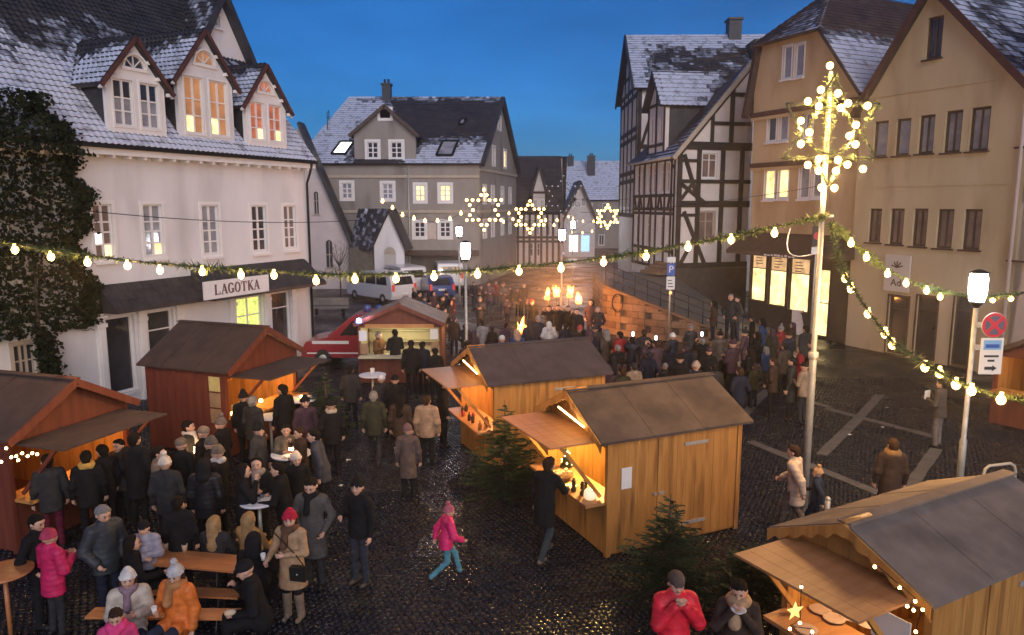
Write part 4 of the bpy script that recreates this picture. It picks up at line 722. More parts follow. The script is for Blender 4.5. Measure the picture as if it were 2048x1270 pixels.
# ================================================================ market huts
def point_light(parent, loc, e, col=(1, .62, .28), r=.08):
    l = bpy.data.lights.new('lamp_light', 'POINT'); l.energy = e; l.color = col; l.shadow_soft_size = r; o = bpy.data.objects.new('lamp_light', l); COL.objects.link(o); o.parent = parent; o.location = loc; return o
HUT = {}
def hut(name, label, x, y, th, Ln, Wd, h, hr, m=1, wm=None, rm=None, oe=.12, og=.22, ob=.2, flap=1.05, flap_z=None, fb=(.1, None), light=16, counter=True, notice=True, door=True, lm=(1, .62, .28), openz=(1.0, 1.95), inner=None, flap_m=None, post_m=None, wavy=True):
    wm = wm or pine; rm = rm or felt; o = thing(name, label, 'market stall', (x, y, 0), th, 'wooden market huts'); HUT[name + label[:9]] = o; inner = inner or wm; post_m = post_m or wm
    P = lambda a, b, z: (a, m * b, z)
    def bx(q, a0, a1, b0, b1, z0, z1): b0, b1 = sorted((m * b0, m * b1)); return q.box(a0, a1, b0, b1, z0, z1)
    fl = bx(MB(), 0, Ln, .03, Wd - .03, .02, .08).build('floor', wm, o)
    n = max(4, round(Ln / .21)); dw0, dw1 = (round(n * .33), round(n * .33) + max(3, round(n * .36)))
    for k in range(n):                           # long side boards, door leaf among them
        e = -.012 if door and dw0 <= k < dw1 else random.uniform(0, .006)
        bx(MB(), k * Ln / n + .0025, (k + 1) * Ln / n - .0025, e, .035, .06, h - .03).build('board', wm, o)
    for k in range(n): bx(MB(), k * Ln / n + .0025, (k + 1) * Ln / n - .0025, Wd - .035, Wd, .06, h - .03).build('board', inner, o)
    nb = max(4, round(Wd / .22))
    for k in range(nb): bx(MB(), Ln - .04, Ln - .005, k * Wd / nb + .0025, (k + 1) * Wd / nb - .0025, .06, h - .03).build('board', inner, o)
    for a, b in ((-.03, -.02), (-.03, Wd - .07), (Ln - .06, -.02), (Ln - .06, Wd - .07)): bx(MB(), a, a + .09, b, b + .09, 0, h - .01).build('corner_post', post_m, o)
    for k in range(nb): bx(MB(), -.012 - random.uniform(0, .004), .02, k * Wd / nb + .0025, (k + 1) * Wd / nb - .0025, .05, openz[0] - .05).build('front_board', wm if wm is not pine else pine, o)
    for a in (0., Ln - .03):                     # gable triangles
        q = MB(); vs = [P(a + d, b, z) for d in (0, .03) for b, z in ((.0, openz[1] if a == 0 else h - .03), (Wd, openz[1] if a == 0 else h - .03), (Wd, h - .02), (Wd / 2, hr - .05), (0, h - .02))]
        q.add(vs, [(0, 1, 2, 3, 4), (9, 8, 7, 6, 5)] + [(i, (i + 1) % 5, (i + 1) % 5 + 5, i + 5) for i in range(5)]).build('gable_panel', wm, o)
    s = (hr - h) / (Wd / 2); ez = h - s * oe
    for sgn in (0, 1):
        b0 = -oe if sgn == 0 else Wd + oe; q = MB()
        q.add([P(-og, b0, ez), P(Ln + ob, b0, ez), P(Ln + ob, Wd / 2, hr), P(-og, Wd / 2, hr), P(-og, b0, ez + .045), P(Ln + ob, b0, ez + .045), P(Ln + ob, Wd / 2, hr + .045), P(-og, Wd / 2, hr + .045)], [(3, 2, 1, 0), (4, 5, 6, 7), (0, 1, 5, 4), (1, 2, 6, 5), (2, 3, 7, 6), (3, 0, 4, 7)]).build('roof_slope', rm, o)
        if wavy:                                  # scalloped barge board
            q = MB(); k = 16; pr = None
            for i in range(k + 1):
                t = i / k; b = b0 + (Wd / 2 - b0) * t; zt = ez + (hr - ez) * t + .03; zb = zt - .13 - .03 * math.cos(t * PI * 10); cur = (P(-og - .03, b, zt), P(-og - .03, b, zb), P(-og - .004, b, zb), P(-og - .004, b, zt))
                if pr: q.add(list(pr) + list(cur), [(0, 1, 5, 4), (1, 2, 6, 5), (2, 3, 7, 6), (3, 0, 4, 7)])
                pr = cur
            q.build('barge_board', trim_brown if rm is felt_dark else wm, o)
        else: MB().bar(P(-og - .01, b0, ez - .02), P(-og - .01, Wd / 2, hr - .02), .04, .14).build('barge_board', wm, o)
    if rm is felt_dark:
        for t in (.36, .72):
            for b0 in (-oe, Wd + oe): MB().bar(P(-og + (Ln + og + ob) * t, b0, ez + .052), P(-og + (Ln + og + ob) * t, Wd / 2, hr + .052), .06, .02).build('roof_batten', rm, o)
    else:
        for t in (.34, .67):
            for b0 in (-oe, Wd + oe): MB().bar(P(-og + (Ln + og + ob) * t, b0, ez + .047), P(-og + (Ln + og + ob) * t, Wd / 2, hr + .047), .1, .007).build('felt_seam', rm, o)
    bx(MB(), -og - .02, Ln + ob + .02, Wd / 2 - .09, Wd / 2 + .09, hr + .035, hr + .06).build('ridge_cap', rm, o); MB().tube([P(-og - .02, Wd / 2, hr + .02), P(.2, Wd / 2, hr + .02)], .06, 8).build('ridge_beam', wm, o)
    fz = flap_z if flap_z is not None else h - .03; f0, f1 = fb[0], fb[1] if fb[1] is not None else Wd - .15
    if flap:
        fm_ = flap_m or pine_flat; nf = 5; fo = None
        for k in range(nf):
            a0, a1 = -.04 - flap * k / nf, -.04 - flap * (k + 1) / nf + .004; z0 = fz; q = MB()
            b0, b1 = sorted((m * f0, m * f1)); zz = lambda a: fz - .02 + .06 * (a / flap) * 0
            q.box(a1, a0, b0, b1, zz(a0) - .03, zz(a0)).build('flap_board', fm_, o)
        for b in (f0 + .1, f1 - .1): MB().bar(P(-.04, b, openz[0] + .05), P(-flap * .8, b, fz - .05), .05, .06).build('flap_strut', post_m, o)
    if counter:
        bx(MB(), -.42, .32, .04, Wd - .04, openz[0] - .05, openz[0]).build('counter', pine_flat if wm is pine else inner, o)
    if door:
        d0, d1 = dw0 * Ln / n, dw1 * Ln / n
        for zz in (h - .33, .32): bx(MB(), d1 - .46, d1 + .06, -.03, -.013, zz, zz + .06).build('hinge', galv, o)
        bx(MB(), d0 + .03, d0 + .13, -.035, -.013, h * .46, h * .46 + .05).build('handle', galv, o); bx(MB(), d0 - .08, d0 - .02, -.03, -.004, h * .46, h * .46 + .05).build('latch', galv, o)
    if notice: bx(MB(), .26, .47, -.012, -.007, h * .56, h * .74).build('notice', paper, o)
    if light:
        b_ = MB().ball((0, 0, 0), .07).build('bulb', mat('hut_bulb', (1, .8, .5), None, .4, emit=(1., .66, .26), es=30), o); b_.location = P(.5, Wd / 2, openz[1] + .05); point_light(b_, (0, 0, -.15), light, lm)
        MB().tube([P(.5, Wd / 2, openz[1] + .1), P(.5, Wd / 2, hr - .08)], .012, 5).build('cable', iron, o)
    shelf = MB(); bx(shelf, Ln - .34, Ln - .05, .2, Wd - .2, 1.2, 1.23); bx(shelf, Ln - .34, Ln - .05, .2, Wd - .2, 1.6, 1.63); shelf.build('shelf', inner, o)
    return o, P
sA, pA = hut('market_hut', 'yellow pine market hut with brown felt roof and white notice beside its door', 1.66, 12.17, .42, 2.85, 2.3, 2.15, 2.72, light=150, lm=(1, .66, .2))
sB, pB = hut('market_hut', 'pine market hut with violet-grey felt roof standing behind the yellow one', -.38, 16.25, .397, 2.8, 2.35, 2.15, 2.73, light=80, rm=mat('roof_felt_violet', (.052, .044, .054), (.078, .066, .078), .9, 2.5, .25, 60, spec=.2), notice=False, lm=(1, .5, .2))
sC, pC = hut('market_hut', 'nearest market hut at the lower right corner with wide orange flap and grey felt roof', 4.42, 7.2, .50, 2.9, 1.9, 2.08, 2.50, rm=mat('roof_felt_grey', (.18, .143, .118), (.235, .19, .16), .95, 2.5, .2, 60, spec=.1, c3=(.12, .10, .09), s3=1.2), light=35, flap=1.05, notice=False)
sD, pD = hut('market_hut', 'red painted market hut before the shop, dark roof and smoke over its flap', -6.9, 17.31, 2.797, 2.4, 2.8, 2.2, 3.0, m=-1, wm=redwood, rm=felt_dark, inner=pine, light=85, flap=1.2, notice=False, door=False, lm=(1, .5, .16), flap_m=felt_dark, wavy=False, flap_z=2.05)
sE, pE = hut('market_hut', 'red-brown market hut at the left edge with fairy lights under its dark flap', -8.75, 12.3, 2.828, 3.5, 2.6, 2.15, 2.85, m=-1, wm=redwood, rm=felt_dark, inner=pine, light=45, flap=1.15, notice=False, door=False, lm=(1, .42, .12), flap_m=felt_dark, wavy=False, flap_z=2.02)
sF, pF = hut('market_hut', 'red fire brigade snack hut with bright open front and pinkish gable light', -2.42, 24.98, 1.587, 1.75, 2.84, 2.15, 2.76, wm=redwood, rm=mat('roof_felt_tan', (.17, .13, .11), (.24, .19, .16), .8, 3., .3, 40), inner=mat('cream_board', (.5, .46, .3), None, .7), light=38, flap=0, notice=False, door=False, lm=(1, .86, .5), wavy=False)
sG, pG = hut('market_hut', 'red market hut half hidden at the right edge behind the traffic signs', 14.7, 18.4, .55, 2.6, 2.2, 2.1, 2.7, wm=redwood, rm=felt_dark, inner=pine, light=10, flap=0, notice=False, lm=(1, .5, .2))
for o, P, w in ((sA, pA, 2.3), (sB, pB, 2.35)):
    t = MB().tube([P(-.3, w / 2 + .15, 2.42), P(-.3, .35, 2.3)], .016, 6).build('tube_light', mat('tube_glow', (1, .8, .5), None, .4, emit=(1., .62, .22), es=9), o)
q = MB().box(-.045, -.03, .35, .75, 1.0, 1.3).build('price_board', mat('board_yellow', (.5, .4, .14), (.6, .5, .2), .7, 6.), sD)
q.location = (0, -.9, 0)
for k, (a0, z0) in enumerate(((.12, 1.65), (.12, 1.25), (.12, .85))): MB().box(a0, a0 + .33, .022, .03, z0, z0 + .36).build('menu_board', mat('board_yellow', (.5, .4, .14), None, .7) if k == 0 else mat('board_brown', (.28, .17, .09), (.36, .22, .12), .7, 5.), sD)
for b, z in ((.12, 1.55), (.1, 1.1), (2.55, 1.5), (2.52, 1.05)): MB().box(-.05, -.035, b, b + .26, z, z + .36).build('notice', paper if z > 1.3 else mat('board_brown', (.28, .17, .09), None, .7), sF)
MB().box(-.06, -.02, .25, 2.6, 1.95, 2.08).build('front_beam', mat('orange_beam', (.45, .2, .06), (.55, .27, .1), .5, 2.), sF)
bl = MB().lathe([(.0, 0), (.09, 0), (.08, .12), (0, .16)], 12).build('beacon', mat('beacon_blue', (.1, .2, .9), None, .2, emit=(.15, .3, 1.), es=12), sF); bl.location = (-.3, 2.75, 2.18); point_light(bl, (-.05, -.2, .25), 9, (.75, .6, 1.), .05)
for b, z in ((.2, 1.5), (.2, .9)): MB().box(-.05, -.035, b, b + .45, z - .2, z + .15).build('notice', paper, sC)
bulb_s = mat('fairy_bulb', (1, .8, .5), None, .4, emit=(1., .62, .22), es=22)
def fairy(label, pts, parent_loc=(0, 0, 0), r=.022):
    t = thing('fairy_lights', label, 'fairy lights', pts[0]); o = Vector(pts[0]); MB().tube([Vector(p) - o for p in pts], .005, 4).build('cable', iron, t)
    for p in pts: c = MB().ball((0, 0, 0), r, 8, 5).build('bulb', bulb_s, t); c.location = Vector(p) - o + Vector((0, 0, -.03))
fairy('string of fairy lights under the left edge hut flap', [D(x, y, 11.6) for x, y in ((2, 920), (12, 893), (22, 911), (32, 909), (44, 903), (36, 917), (55, 909), (64, 903), (74, 905))])
fairy('short fairy light string at the nearest hut roof corner', [D(x, y, 6.9) for x, y in ((1750, 1128), (1800, 1170), (1831, 1197), (1815, 1207), (1828, 1215), (1846, 1214), (1832, 1258))], r=.016)
fairy('fairy lights on the nearest hut counter below the golden star', [D(x, y, 6.6) for x, y in ((1603, 1168), (1600, 1240), (1580, 1252), (1625, 1258))], r=.014)
# ---------------------------------------------------------------- goods
gold = mat('gold_foil', (.75, .5, .12), None, .3, metal=.8); redm = mat('red_gloss', (.35, .03, .03), None, .4); dk = mat('dark_wood', (.03, .02, .015), None, .5); basket_m = mat('wicker', (.18, .10, .05), (.28, .16, .08), .8, 20., .4, 60)
def wpt(o, P, a, b, z): return (T(*o.location) @ RZ(o.rotation_euler.z)) @ Vector(P(a, b, z))
def place(ob, p, rz=0): ob.location = p; ob.rotation_euler = (0, 0, rz); return ob
for i, (a, b) in enumerate(((-.22, .5), (-.28, .72), (-.1, .62))):
    q = MB().lathe([(.05, 0), (.055, .04), (.03, .1), (.042, .13), (.03, .17), (.045, .18), (.045, .2), (.028, .2), (.028, .25), (0, .25)], 10); place(tag(q.build('nutcracker_figure', dk), ('small dark figure with top hat nearest the yellow hut corner', 'small dark figure with top hat beside the white jar', 'small dark figure with top hat behind the other two')[i], 'figurine', 'dark figurines on the hut counter'), wpt(sA, pA, a, b, 1.0))
q = MB().lathe([(.09, 0), (.12, .05), (.11, .13), (.08, .17)], 14); place(tag(q.build('candle_jar', mat('jar_white', (.7, .65, .55), None, .3, emit=(1, .7, .4), es=.5)), 'round white candle jar on the yellow hut counter', 'jar'), wpt(sA, pA, -.18, .3, 1.0))
q = MB().lathe([(.16, 0), (.24, .09), (.25, .11), (.22, .10), (.15, .03)], 16); bk_ = place(tag(q.build('wicker_basket', basket_m), 'wicker basket of pastries at the far end of the yellow hut counter', 'basket'), wpt(sA, pA, -.2, 1.35, 1.0))
for i in range(14):
    a = random.uniform(0, 6.28); rr = random.uniform(0, .16); o = MB().ball((0, 0, 0), .045, 8, 5, sc_=(1.3, .8, .6)).build('pastry', mat('pastry', (.5, .38, .2), (.7, .6, .42), .7, 20.), bk_); o.location = (rr * math.cos(a), rr * math.sin(a), .11 + random.uniform(0, .04)); o.rotation_euler = (0, 0, a)
q = MB().box(-.15, .15, -.1, .1, 0, .006); place(tag(q.build('paper_sheet', paper), 'white paper sheet lying on the yellow hut counter', 'paper'), wpt(sA, pA, -.25, .95, 1.002), .7)
mt = thing('miniature_tree', 'tiny lit Christmas tree standing inside the yellow hut', 'small tree', wpt(sA, pA, .12, 1.75, 1.0)); MB().lathe([(.13, .06), (.06, .2), (.09, .2), (.04, .33), (.06, .33), (0, .48)], 9).build('foliage', needles, mt); MB().lathe([(.05, 0), (.06, .07), (0, .08)], 9).build('pot', redm, mt)
for k in range(12): a = k * 2.4; z = .1 + k * .028; c = MB().ball((0, 0, 0), .012, 6, 4).build('bulb', bulb_s, mt); c.location = ((.13 - z * .2) * math.cos(a), (.13 - z * .2) * math.sin(a), z)
drape = MB()
for i in range(10): drape.box(2.72, 2.74 + .02 * (i % 2), .5 + i * .13, .63 + i * .13, 1.05 + .1 * math.sin(i), 2.1)
drape.build('yellow_cloth', mat('cloth_yellow', (.75, .55, .15), (.85, .68, .25), .7, 5.), sA)
for i in range(9):
    hgt = random.uniform(.14, .26); q = MB().lathe([(.04, 0), (.045, hgt * .6), (.018, hgt * .8), (.018, hgt), (0, hgt)], 9)
    place(tag(q.build('bottle', random.choice((redm, dk, mat('amber', (.3, .12, .03), None, .15)))), f'bottle on the violet-roofed hut counter, {("first", "second", "third", "fourth", "fifth", "sixth", "seventh", "eighth", "ninth")[i]} from its near corner', 'bottle', 'bottles on the rear hut counter'), wpt(sB, pB, random.uniform(-.3, .05), .25 + i * .2, 1.0))
for i, (z, b, c) in enumerate(((1.23, .6, redm), (1.23, 1.1, gold), (1.63, .8, mat('box_green', (.1, .25, .08), None, .6)), (1.63, 1.4, redm), (1.23, 1.6, paper))):
    place(tag(MB().box(-.1, .1, -.13, .13, 0, .22).box(-.105, .105, -.02, .02, 0, .224).build('gift_box', c), f'{("red", "gold", "green", "deep red", "white")[i]} gift box on the {("lower", "lower", "upper", "upper", "lower")[i]} shelf in the violet-roofed hut', 'box', 'gift boxes on hut shelves'), wpt(sB, pB, 2.6, b, z + .002), .397)
gs_ = MB()
for k in range(10):
    a0, a1 = PI / 2 + k * PI / 5, PI / 2 + (k + 1) * PI / 5; r0, r1 = (.10, .045) if k % 2 == 0 else (.045, .10)
    gs_.add([(0, -.035, 0), (0, .035, 0), (r0 * math.cos(a0), 0, r0 * math.sin(a0)), (r1 * math.cos(a1), 0, r1 * math.sin(a1))], [(0, 2, 3), (1, 3, 2)])
place(tag(gs_.build('golden_star', mat('star_glow', (.8, .6, .15), None, .3, emit=(1., .72, .2), es=.7)), 'golden star ornament glowing on the nearest hut counter', 'star ornament'), D(1590, 1222, 6.5), .3)
for i, (x, y) in enumerate(((1640, 1222), (1668, 1240), (1700, 1236), (1735, 1250), (1612, 1262))):
    place(tag(MB().lathe([(.03, 0), (.12, .015), (.14, .03), (.13, .032), (.03, .02)], 14).build('plate', mat('plate_pink', (.45, .33, .28), None, .5)), f'{("first", "second", "third", "fourth", "fifth")[i]} of the pale plates laid out below the nearest hut flap', 'plate', 'plates on the nearest hut counter'), G(x, y, 1.0))

# ================================================================ tables and benches
def slab(o, L_, Wd, z, nb, m, name='tabletop'):
    for k in range(nb): MB().box(-L_ / 2, L_ / 2, -Wd / 2 + k * Wd / nb + .003, -Wd / 2 + (k + 1) * Wd / nb - .003, z - .03, z).build('board', m, o)
def folding(o, L_, Wd, z):
    for sx in (-1, 1):
        q = MB()
        for sy in (-1, 1): q.tube([(sx * (L_ / 2 - .35), sy * Wd * .4, 0), (sx * (L_ / 2 - .3), sy * Wd * .36, z - .03)], .016, 6)
        q.tube([(sx * (L_ / 2 - .345), -Wd * .4, .12), (sx * (L_ / 2 - .345), Wd * .4, .12)], .012, 6); q.build('folding_leg', iron, o)
def bench_at(name, label, cat, p0, p1, Wd, z):
    a, c = G(*p0, z), G(*p1, z); mid = (a + c) / 2; o = thing(name, label, cat, (mid.x, mid.y, 0), math.atan2(c.y - a.y, c.x - a.x)); slab(o, (c - a).length, Wd, z, 3 if Wd > .3 else 2, orangewood); folding(o, (c - a).length, Wd, z); return o
tb = bench_at('beer_table', 'long orange folding beer table with cups on its far edge', 'table', (310, 1112), (484, 1127), .5, .77)
bench_at('beer_bench', 'orange beer bench right beside the long beer table', 'bench', (292, 1178), (482, 1187), .25, .47); bench_at('beer_bench', 'frontmost orange beer bench nearest the camera', 'bench', (180, 1224), (482, 1227), .27, .47)
def round_top(px, py, z, r, label, wood=False):
    p = G(px, py, z); o = thing('standing_table', label, 'standing table', (p.x, p.y, 0), 0, 'round standing tables'); tm = orangewood if wood else white_cloth
    MB().lathe([(r - .01, z - .035), (r, z - .025), (r, z - .004), (r - .01, z)], 28).build('tabletop', tm, o); MB().tube([(0, 0, .02), (0, 0, z - .03)], .032, 10).build('column', orangewood if wood else galv, o)
    for k in range(4):
        a = k * PI / 2 + .4; MB().bar((0, 0, .05), (.3 * math.cos(a), .3 * math.sin(a), .02), .04, .03).build('foot', iron, o)
    return p
tp = [round_top(603, 797, 1.1, .40, 'white standing table with a candle behind the group at the red hut'), round_top(541, 832, 1.1, .33, 'white standing table on a tall steel column beside the red hut'), round_top(582, 906, 1.1, .40, 'standing table with bright lantern amid the crowd'), round_top(518, 1000, 1.1, .33, 'white standing table next to the dark-haired women'), round_top(745, 749, 1.1, .40, 'white standing table before the fire brigade hut'), round_top(8, 1141, 1.1, .36, 'round wooden standing table at the left edge', True)]
def lantern(p, label, h=.16, glow=ember, e=3):
    o = thing('candle_lantern', label, 'lantern', p, 0, 'candle lanterns'); MB().lathe([(.05, 0), (.055, .01), (.05, .02)], 12).build('base', redm, o); MB().lathe([(.038, .021), (.05, h * .5), (.04, h)], 12).build('glass', glow, o)
lantern(tp[0], 'small candle lantern on the standing table behind the group', .08); lantern(tp[2] + Vector((.02, -.05, 0)), 'bright tall lantern glowing in the middle of the crowd', .2, mat('lantern_bright', (1, .7, .4), None, .4, emit=(1., .6, .25), es=30)); lantern(G(522, 806, 1.12), 'candle lantern at the red hut counter', .1); lantern(G(466, 832, 1.15), 'candle lantern at the corner of the red hut', .1)
lantern(G(393, 908, 1.15), 'flame-shaped lantern held among the capped men', .15, mat('lantern_bright', (1, .7, .4), None, .4, emit=(1., .6, .25), es=30))
def cup(p, label, m=None, s=1.): q = MB().lathe([(.028 * s, 0), (.038 * s, .1 * s), (.034 * s, .1 * s), (.026 * s, .01)], 12); return place(tag(q.build('cup', m or paper), label, 'cup', 'drinking cups'), p)
for i, (x, y) in enumerate(((332, 1100), (349, 1101), (370, 1103))): cup(G(x, y, .77), ('left paper cup on the long beer table', 'middle grey cup on the long beer table', 'right paper cup on the long beer table')[i], mat('cup_grey', (.2, .22, .25), None, .5) if i == 1 else mat('cup_tan', (.55, .38, .25), None, .6), 1.2)
cup(tp[4] + Vector((0, 0, .0)), 'white tall cup on the table before the fire brigade hut', None, 1.9); cup(G(572, 903, 1.1), 'pink cup beside the bright lantern', mat('cup_pink', (.6, .35, .3), None, .5), 1.1); cup(G(524, 995, 1.1), 'glass on the table of the dark-haired women', mat('cup_grey', (.2, .22, .25), None, .5), 1.2)

# ================================================================ fir trees
def fir(label, base, H, r, n=2600, name='fir_tree', seed=1, base_z=.06):
    rnd = random.Random(seed); o = thing(name, label, 'fir tree', base, rnd.uniform(0, 6), None); MB().tube([(0, 0, 0), (0, 0, H * .5), (0, 0, H * .98)], [.05, .03, .006], 7).build('trunk', bark, o)
    q = MB(); br = MB(); tiers = int(H * 9)
    for t in range(tiers):
        f = t / tiers; z = base_z + H * .04 + f * H * .9; R_ = r * (1 - f) ** .85 + .05
        for k in range(max(4, int(9 * (1 - f) + 4))):
            a = rnd.uniform(0, 6.283); L_ = R_ * rnd.uniform(.7, 1.12); dz = L_ * rnd.uniform(-.12, .28); d = Vector((math.cos(a), math.sin(a), 0)); p0 = Vector((0, 0, z)); p1 = p0 + d * L_ + Vector((0, 0, dz)); br.tube([p0, p1], [.008, .003], 4, cap=False)
            side = Vector((-d.y, d.x, 0)); nn = max(6, int(L_ * 34))
            for i in range(nn):
                u = .12 + .88 * i / nn; c = p0.lerp(p1, u); wl = (.11 + .10 * (1 - u)) * min(1, R_ * 2.2)
                for sg in (-1, 1):
                    dirv = (side * sg * rnd.uniform(.6, 1.1) + d * rnd.uniform(.3, .9) + Vector((0, 0, rnd.uniform(-.25, .5)))).normalized() * wl * rnd.uniform(.5, 1.1); w = Vector((0, 0, .011)) + d * .008
                    q.add([c - w, c + w, c + dirv], [(0, 1, 2)])
    br.build('branches', bark, o); q.build('needles', needles, o, kind='stuff'); return o
fir('spiky young fir tree in front of the yellow market hut', G(1335, 1195), 1.75, .95, seed=3); fir('low bushy fir beside the red-jacketed man, under the nearest hut', G(1500, 1215), 1.05, 1.0, seed=4); fir('dark fir tree between the two pine market huts', G(1010, 1000), 2.2, 1.0, seed=5)
fir('dark fir tree beside the red hut flap', G(655, 880), 2.0, .75, seed=6); fir('small fir at the near end of the red hut', G(605, 855), 1.4, .5, seed=8)
bt = thing('bare_tree', 'small leafless tree in front of the pinkish gable house', 'tree', G(682, 606)); MB().tube([(0, 0, 0), (.02, 0, 1.2), (0, 0, 2.3)], [.06, .05, .035], 7).build('trunk', bark, bt); q = MB()
for k in range(22):
    z = 1.6 + k * .09; a = k * 2.4; p = Vector((0, 0, min(z, 2.3))); e = p + Vector((math.cos(a) * .7, math.sin(a) * .7, .9 + (z - 2.0) * .6)); mid = p.lerp(e, .5) + Vector((0, 0, -.1)); q.tube([p, mid, e], [.018, .012, .004], 5)
    for j in range(3): s_ = mid.lerp(e, j / 3); q.tube([s_, s_ + Vector((random.gauss(0, .25), random.gauss(0, .25), .35))], [.007, .003], 4)
q.build('crown', bark, bt)

# ================================================================ garlands, stars, lamps
GLOW = bpy.data.lights.new('bulb_light', 'POINT'); GLOW.energy = 23; GLOW.color = (1, .55, .17); GLOW.shadow_soft_size = .03; bulb_m.cycles.emission_sampling = 'NONE'
def glow(c, r, on=True):                  # the light a garland bulb sheds, just under its glass
    if not on or r > .08: return
    l = bpy.data.objects.new('bulb_light', GLOW); COL.objects.link(l); l.parent = c; l.location = (0, -.02, -r * 1.1 - .06)
def garland(label, pts, bulbs, dens=95, r=.064, bm=None, lit=True, fol=True):
    o = thing('garland', label, 'garland', pts[0], 0, 'fir garlands with bulbs'); o0 = Vector(pts[0]); V_ = [Vector(p) - o0 for p in pts]
    def cr(t):
        n = len(V_) - 1; i = min(int(t * n), n - 1); u = t * n - i; p0, p1, p2, p3 = V_[max(i - 1, 0)], V_[i], V_[i + 1], V_[min(i + 2, n)]
        return .5 * ((2 * p1) + (p2 - p0) * u + (2 * p0 - 5 * p1 + 4 * p2 - p3) * u * u + (3 * p1 - p0 - 3 * p2 + p3) * u ** 3)
    L_ = sum((V_[i + 1] - V_[i]).length for i in range(len(V_) - 1)); ns = max(20, int(L_ * 4)); MB().tube([cr(i / ns) for i in range(ns + 1)], .012, 5).build('cable', iron, o)
    if fol:
        q = MB(); N_ = int(L_ * dens * 3)
        for i in range(N_):
            c = cr(i / N_) + Vector((random.gauss(0, .012), random.gauss(0, .012), random.gauss(0, .012))); d = Vector((random.gauss(0, 1), random.gauss(0, .6), random.gauss(-.1, .8))).normalized() * random.uniform(.05, .14) * (1 + .5 * math.sin(i * .01)); w = Vector((random.gauss(0, .008), random.gauss(0, .008), .009)); q.add([c - w, c + w, c + d], [(0, 1, 2)])
        q.build('needles', garl, o, kind='stuff')
    key = ('bulb', r, (bm or bulb_m).name)
    if key not in UNIT: UNIT[key] = MB().lathe([(0, -r * 1.1), (r * .7, -r * .8), (r, 0), (r * .8, r * .7), (r * .4, r * 1.2), (r * .4, r * 1.8), (0, r * 1.8)], 10).mesh('bulb', bm or bulb_m)
    for p in bulbs: c = inst('bulb', UNIT[key], o); c.location = Vector(p) - o0; glow(c, r)
    return o
garl = mat('garland_needles', (.035, .065, .022), (.07, .11, .035), .75, 8.)
YG = 13.9
b1 = [(30, 500), (102, 514), (175, 525), (255, 532), (320, 541), (405, 544), (482, 550), (548, 551), (632, 562), (710, 559), (792, 558), (868, 554), (955, 549), (1038, 543), (1122, 537), (1207, 525), (1292, 513), (1376, 495), (1462, 480), (1549, 467)]
garland('long fir garland with warm bulbs spanning the whole square', [D(x, y - 8, YG) for x, y in ((-90, 470), (30, 497), (255, 529), (482, 547), (710, 557), (955, 548), (1207, 524), (1376, 496), (1549, 462), (1652, 440))], [D(x, y, YG) for x, y in b1])
y2 = lambda i, n: 13.9 + 4.5 * i / n
b2 = [(1702, 487), (1733, 515), (1775, 548), (1812, 567), (1853, 582), (1880, 594), (1952, 600), (1985, 600), (2022, 597)]
garland('upper fir garland running from the star pole to the right', [D(x, y - 5, y2(i, 8)) for i, (x, y) in enumerate(((1664, 452), (1702, 486), (1733, 513), (1775, 545), (1853, 580), (1910, 592), (1985, 598), (2060, 588), (2120, 570)))], [D(x, y, y2(i * .9, 8)) for i, (x, y) in enumerate(b2)], r=.06)
b3 = [(1690, 557), (1702, 578), (1736, 628), (1770, 668), (1785, 690), (1850, 735), (1879, 747), (1912, 770), (1943, 782), (2002, 800)]; y3 = lambda i, n: 13.8 - 3.6 * i / n
garland('drooping fir garland hanging down from the star pole to the lower right', [D(x, y - 6, y3(i, 9)) for i, (x, y) in enumerate(((1662, 455), (1680, 530), (1705, 580), (1740, 632), (1785, 688), (1850, 733), (1912, 768), (1990, 795), (2070, 808), (2150, 815)))], [D(x, y, y3(i * .85, 9)) for i, (x, y) in enumerate(b3)], r=.066)
far = [(43, 'far string of bulbs leading to the left lit star', [(765, 403), (785, 416), (805, 430), (828, 437), (850, 442), (875, 442), (900, 438), (922, 427)]), (54, 'far string of bulbs between the two larger lit stars', [(1018, 427), (1026, 439), (1007, 444), (1091, 441), (1108, 451), (1114, 441)]), (74, 'farthest string of bulbs leading to the smallest lit star', [(1137, 434), (1146, 437), (1166, 443), (1187, 443), (1195, 436), (1145, 465), (1165, 466), (1184, 463), (1202, 453)])]
for Yd, lab, pts in far: garland(lab, [D(x, y, Yd) for x, y in pts], [D(x, y, Yd) for x, y in pts], r=.085, bm=bulb_far, fol=False)
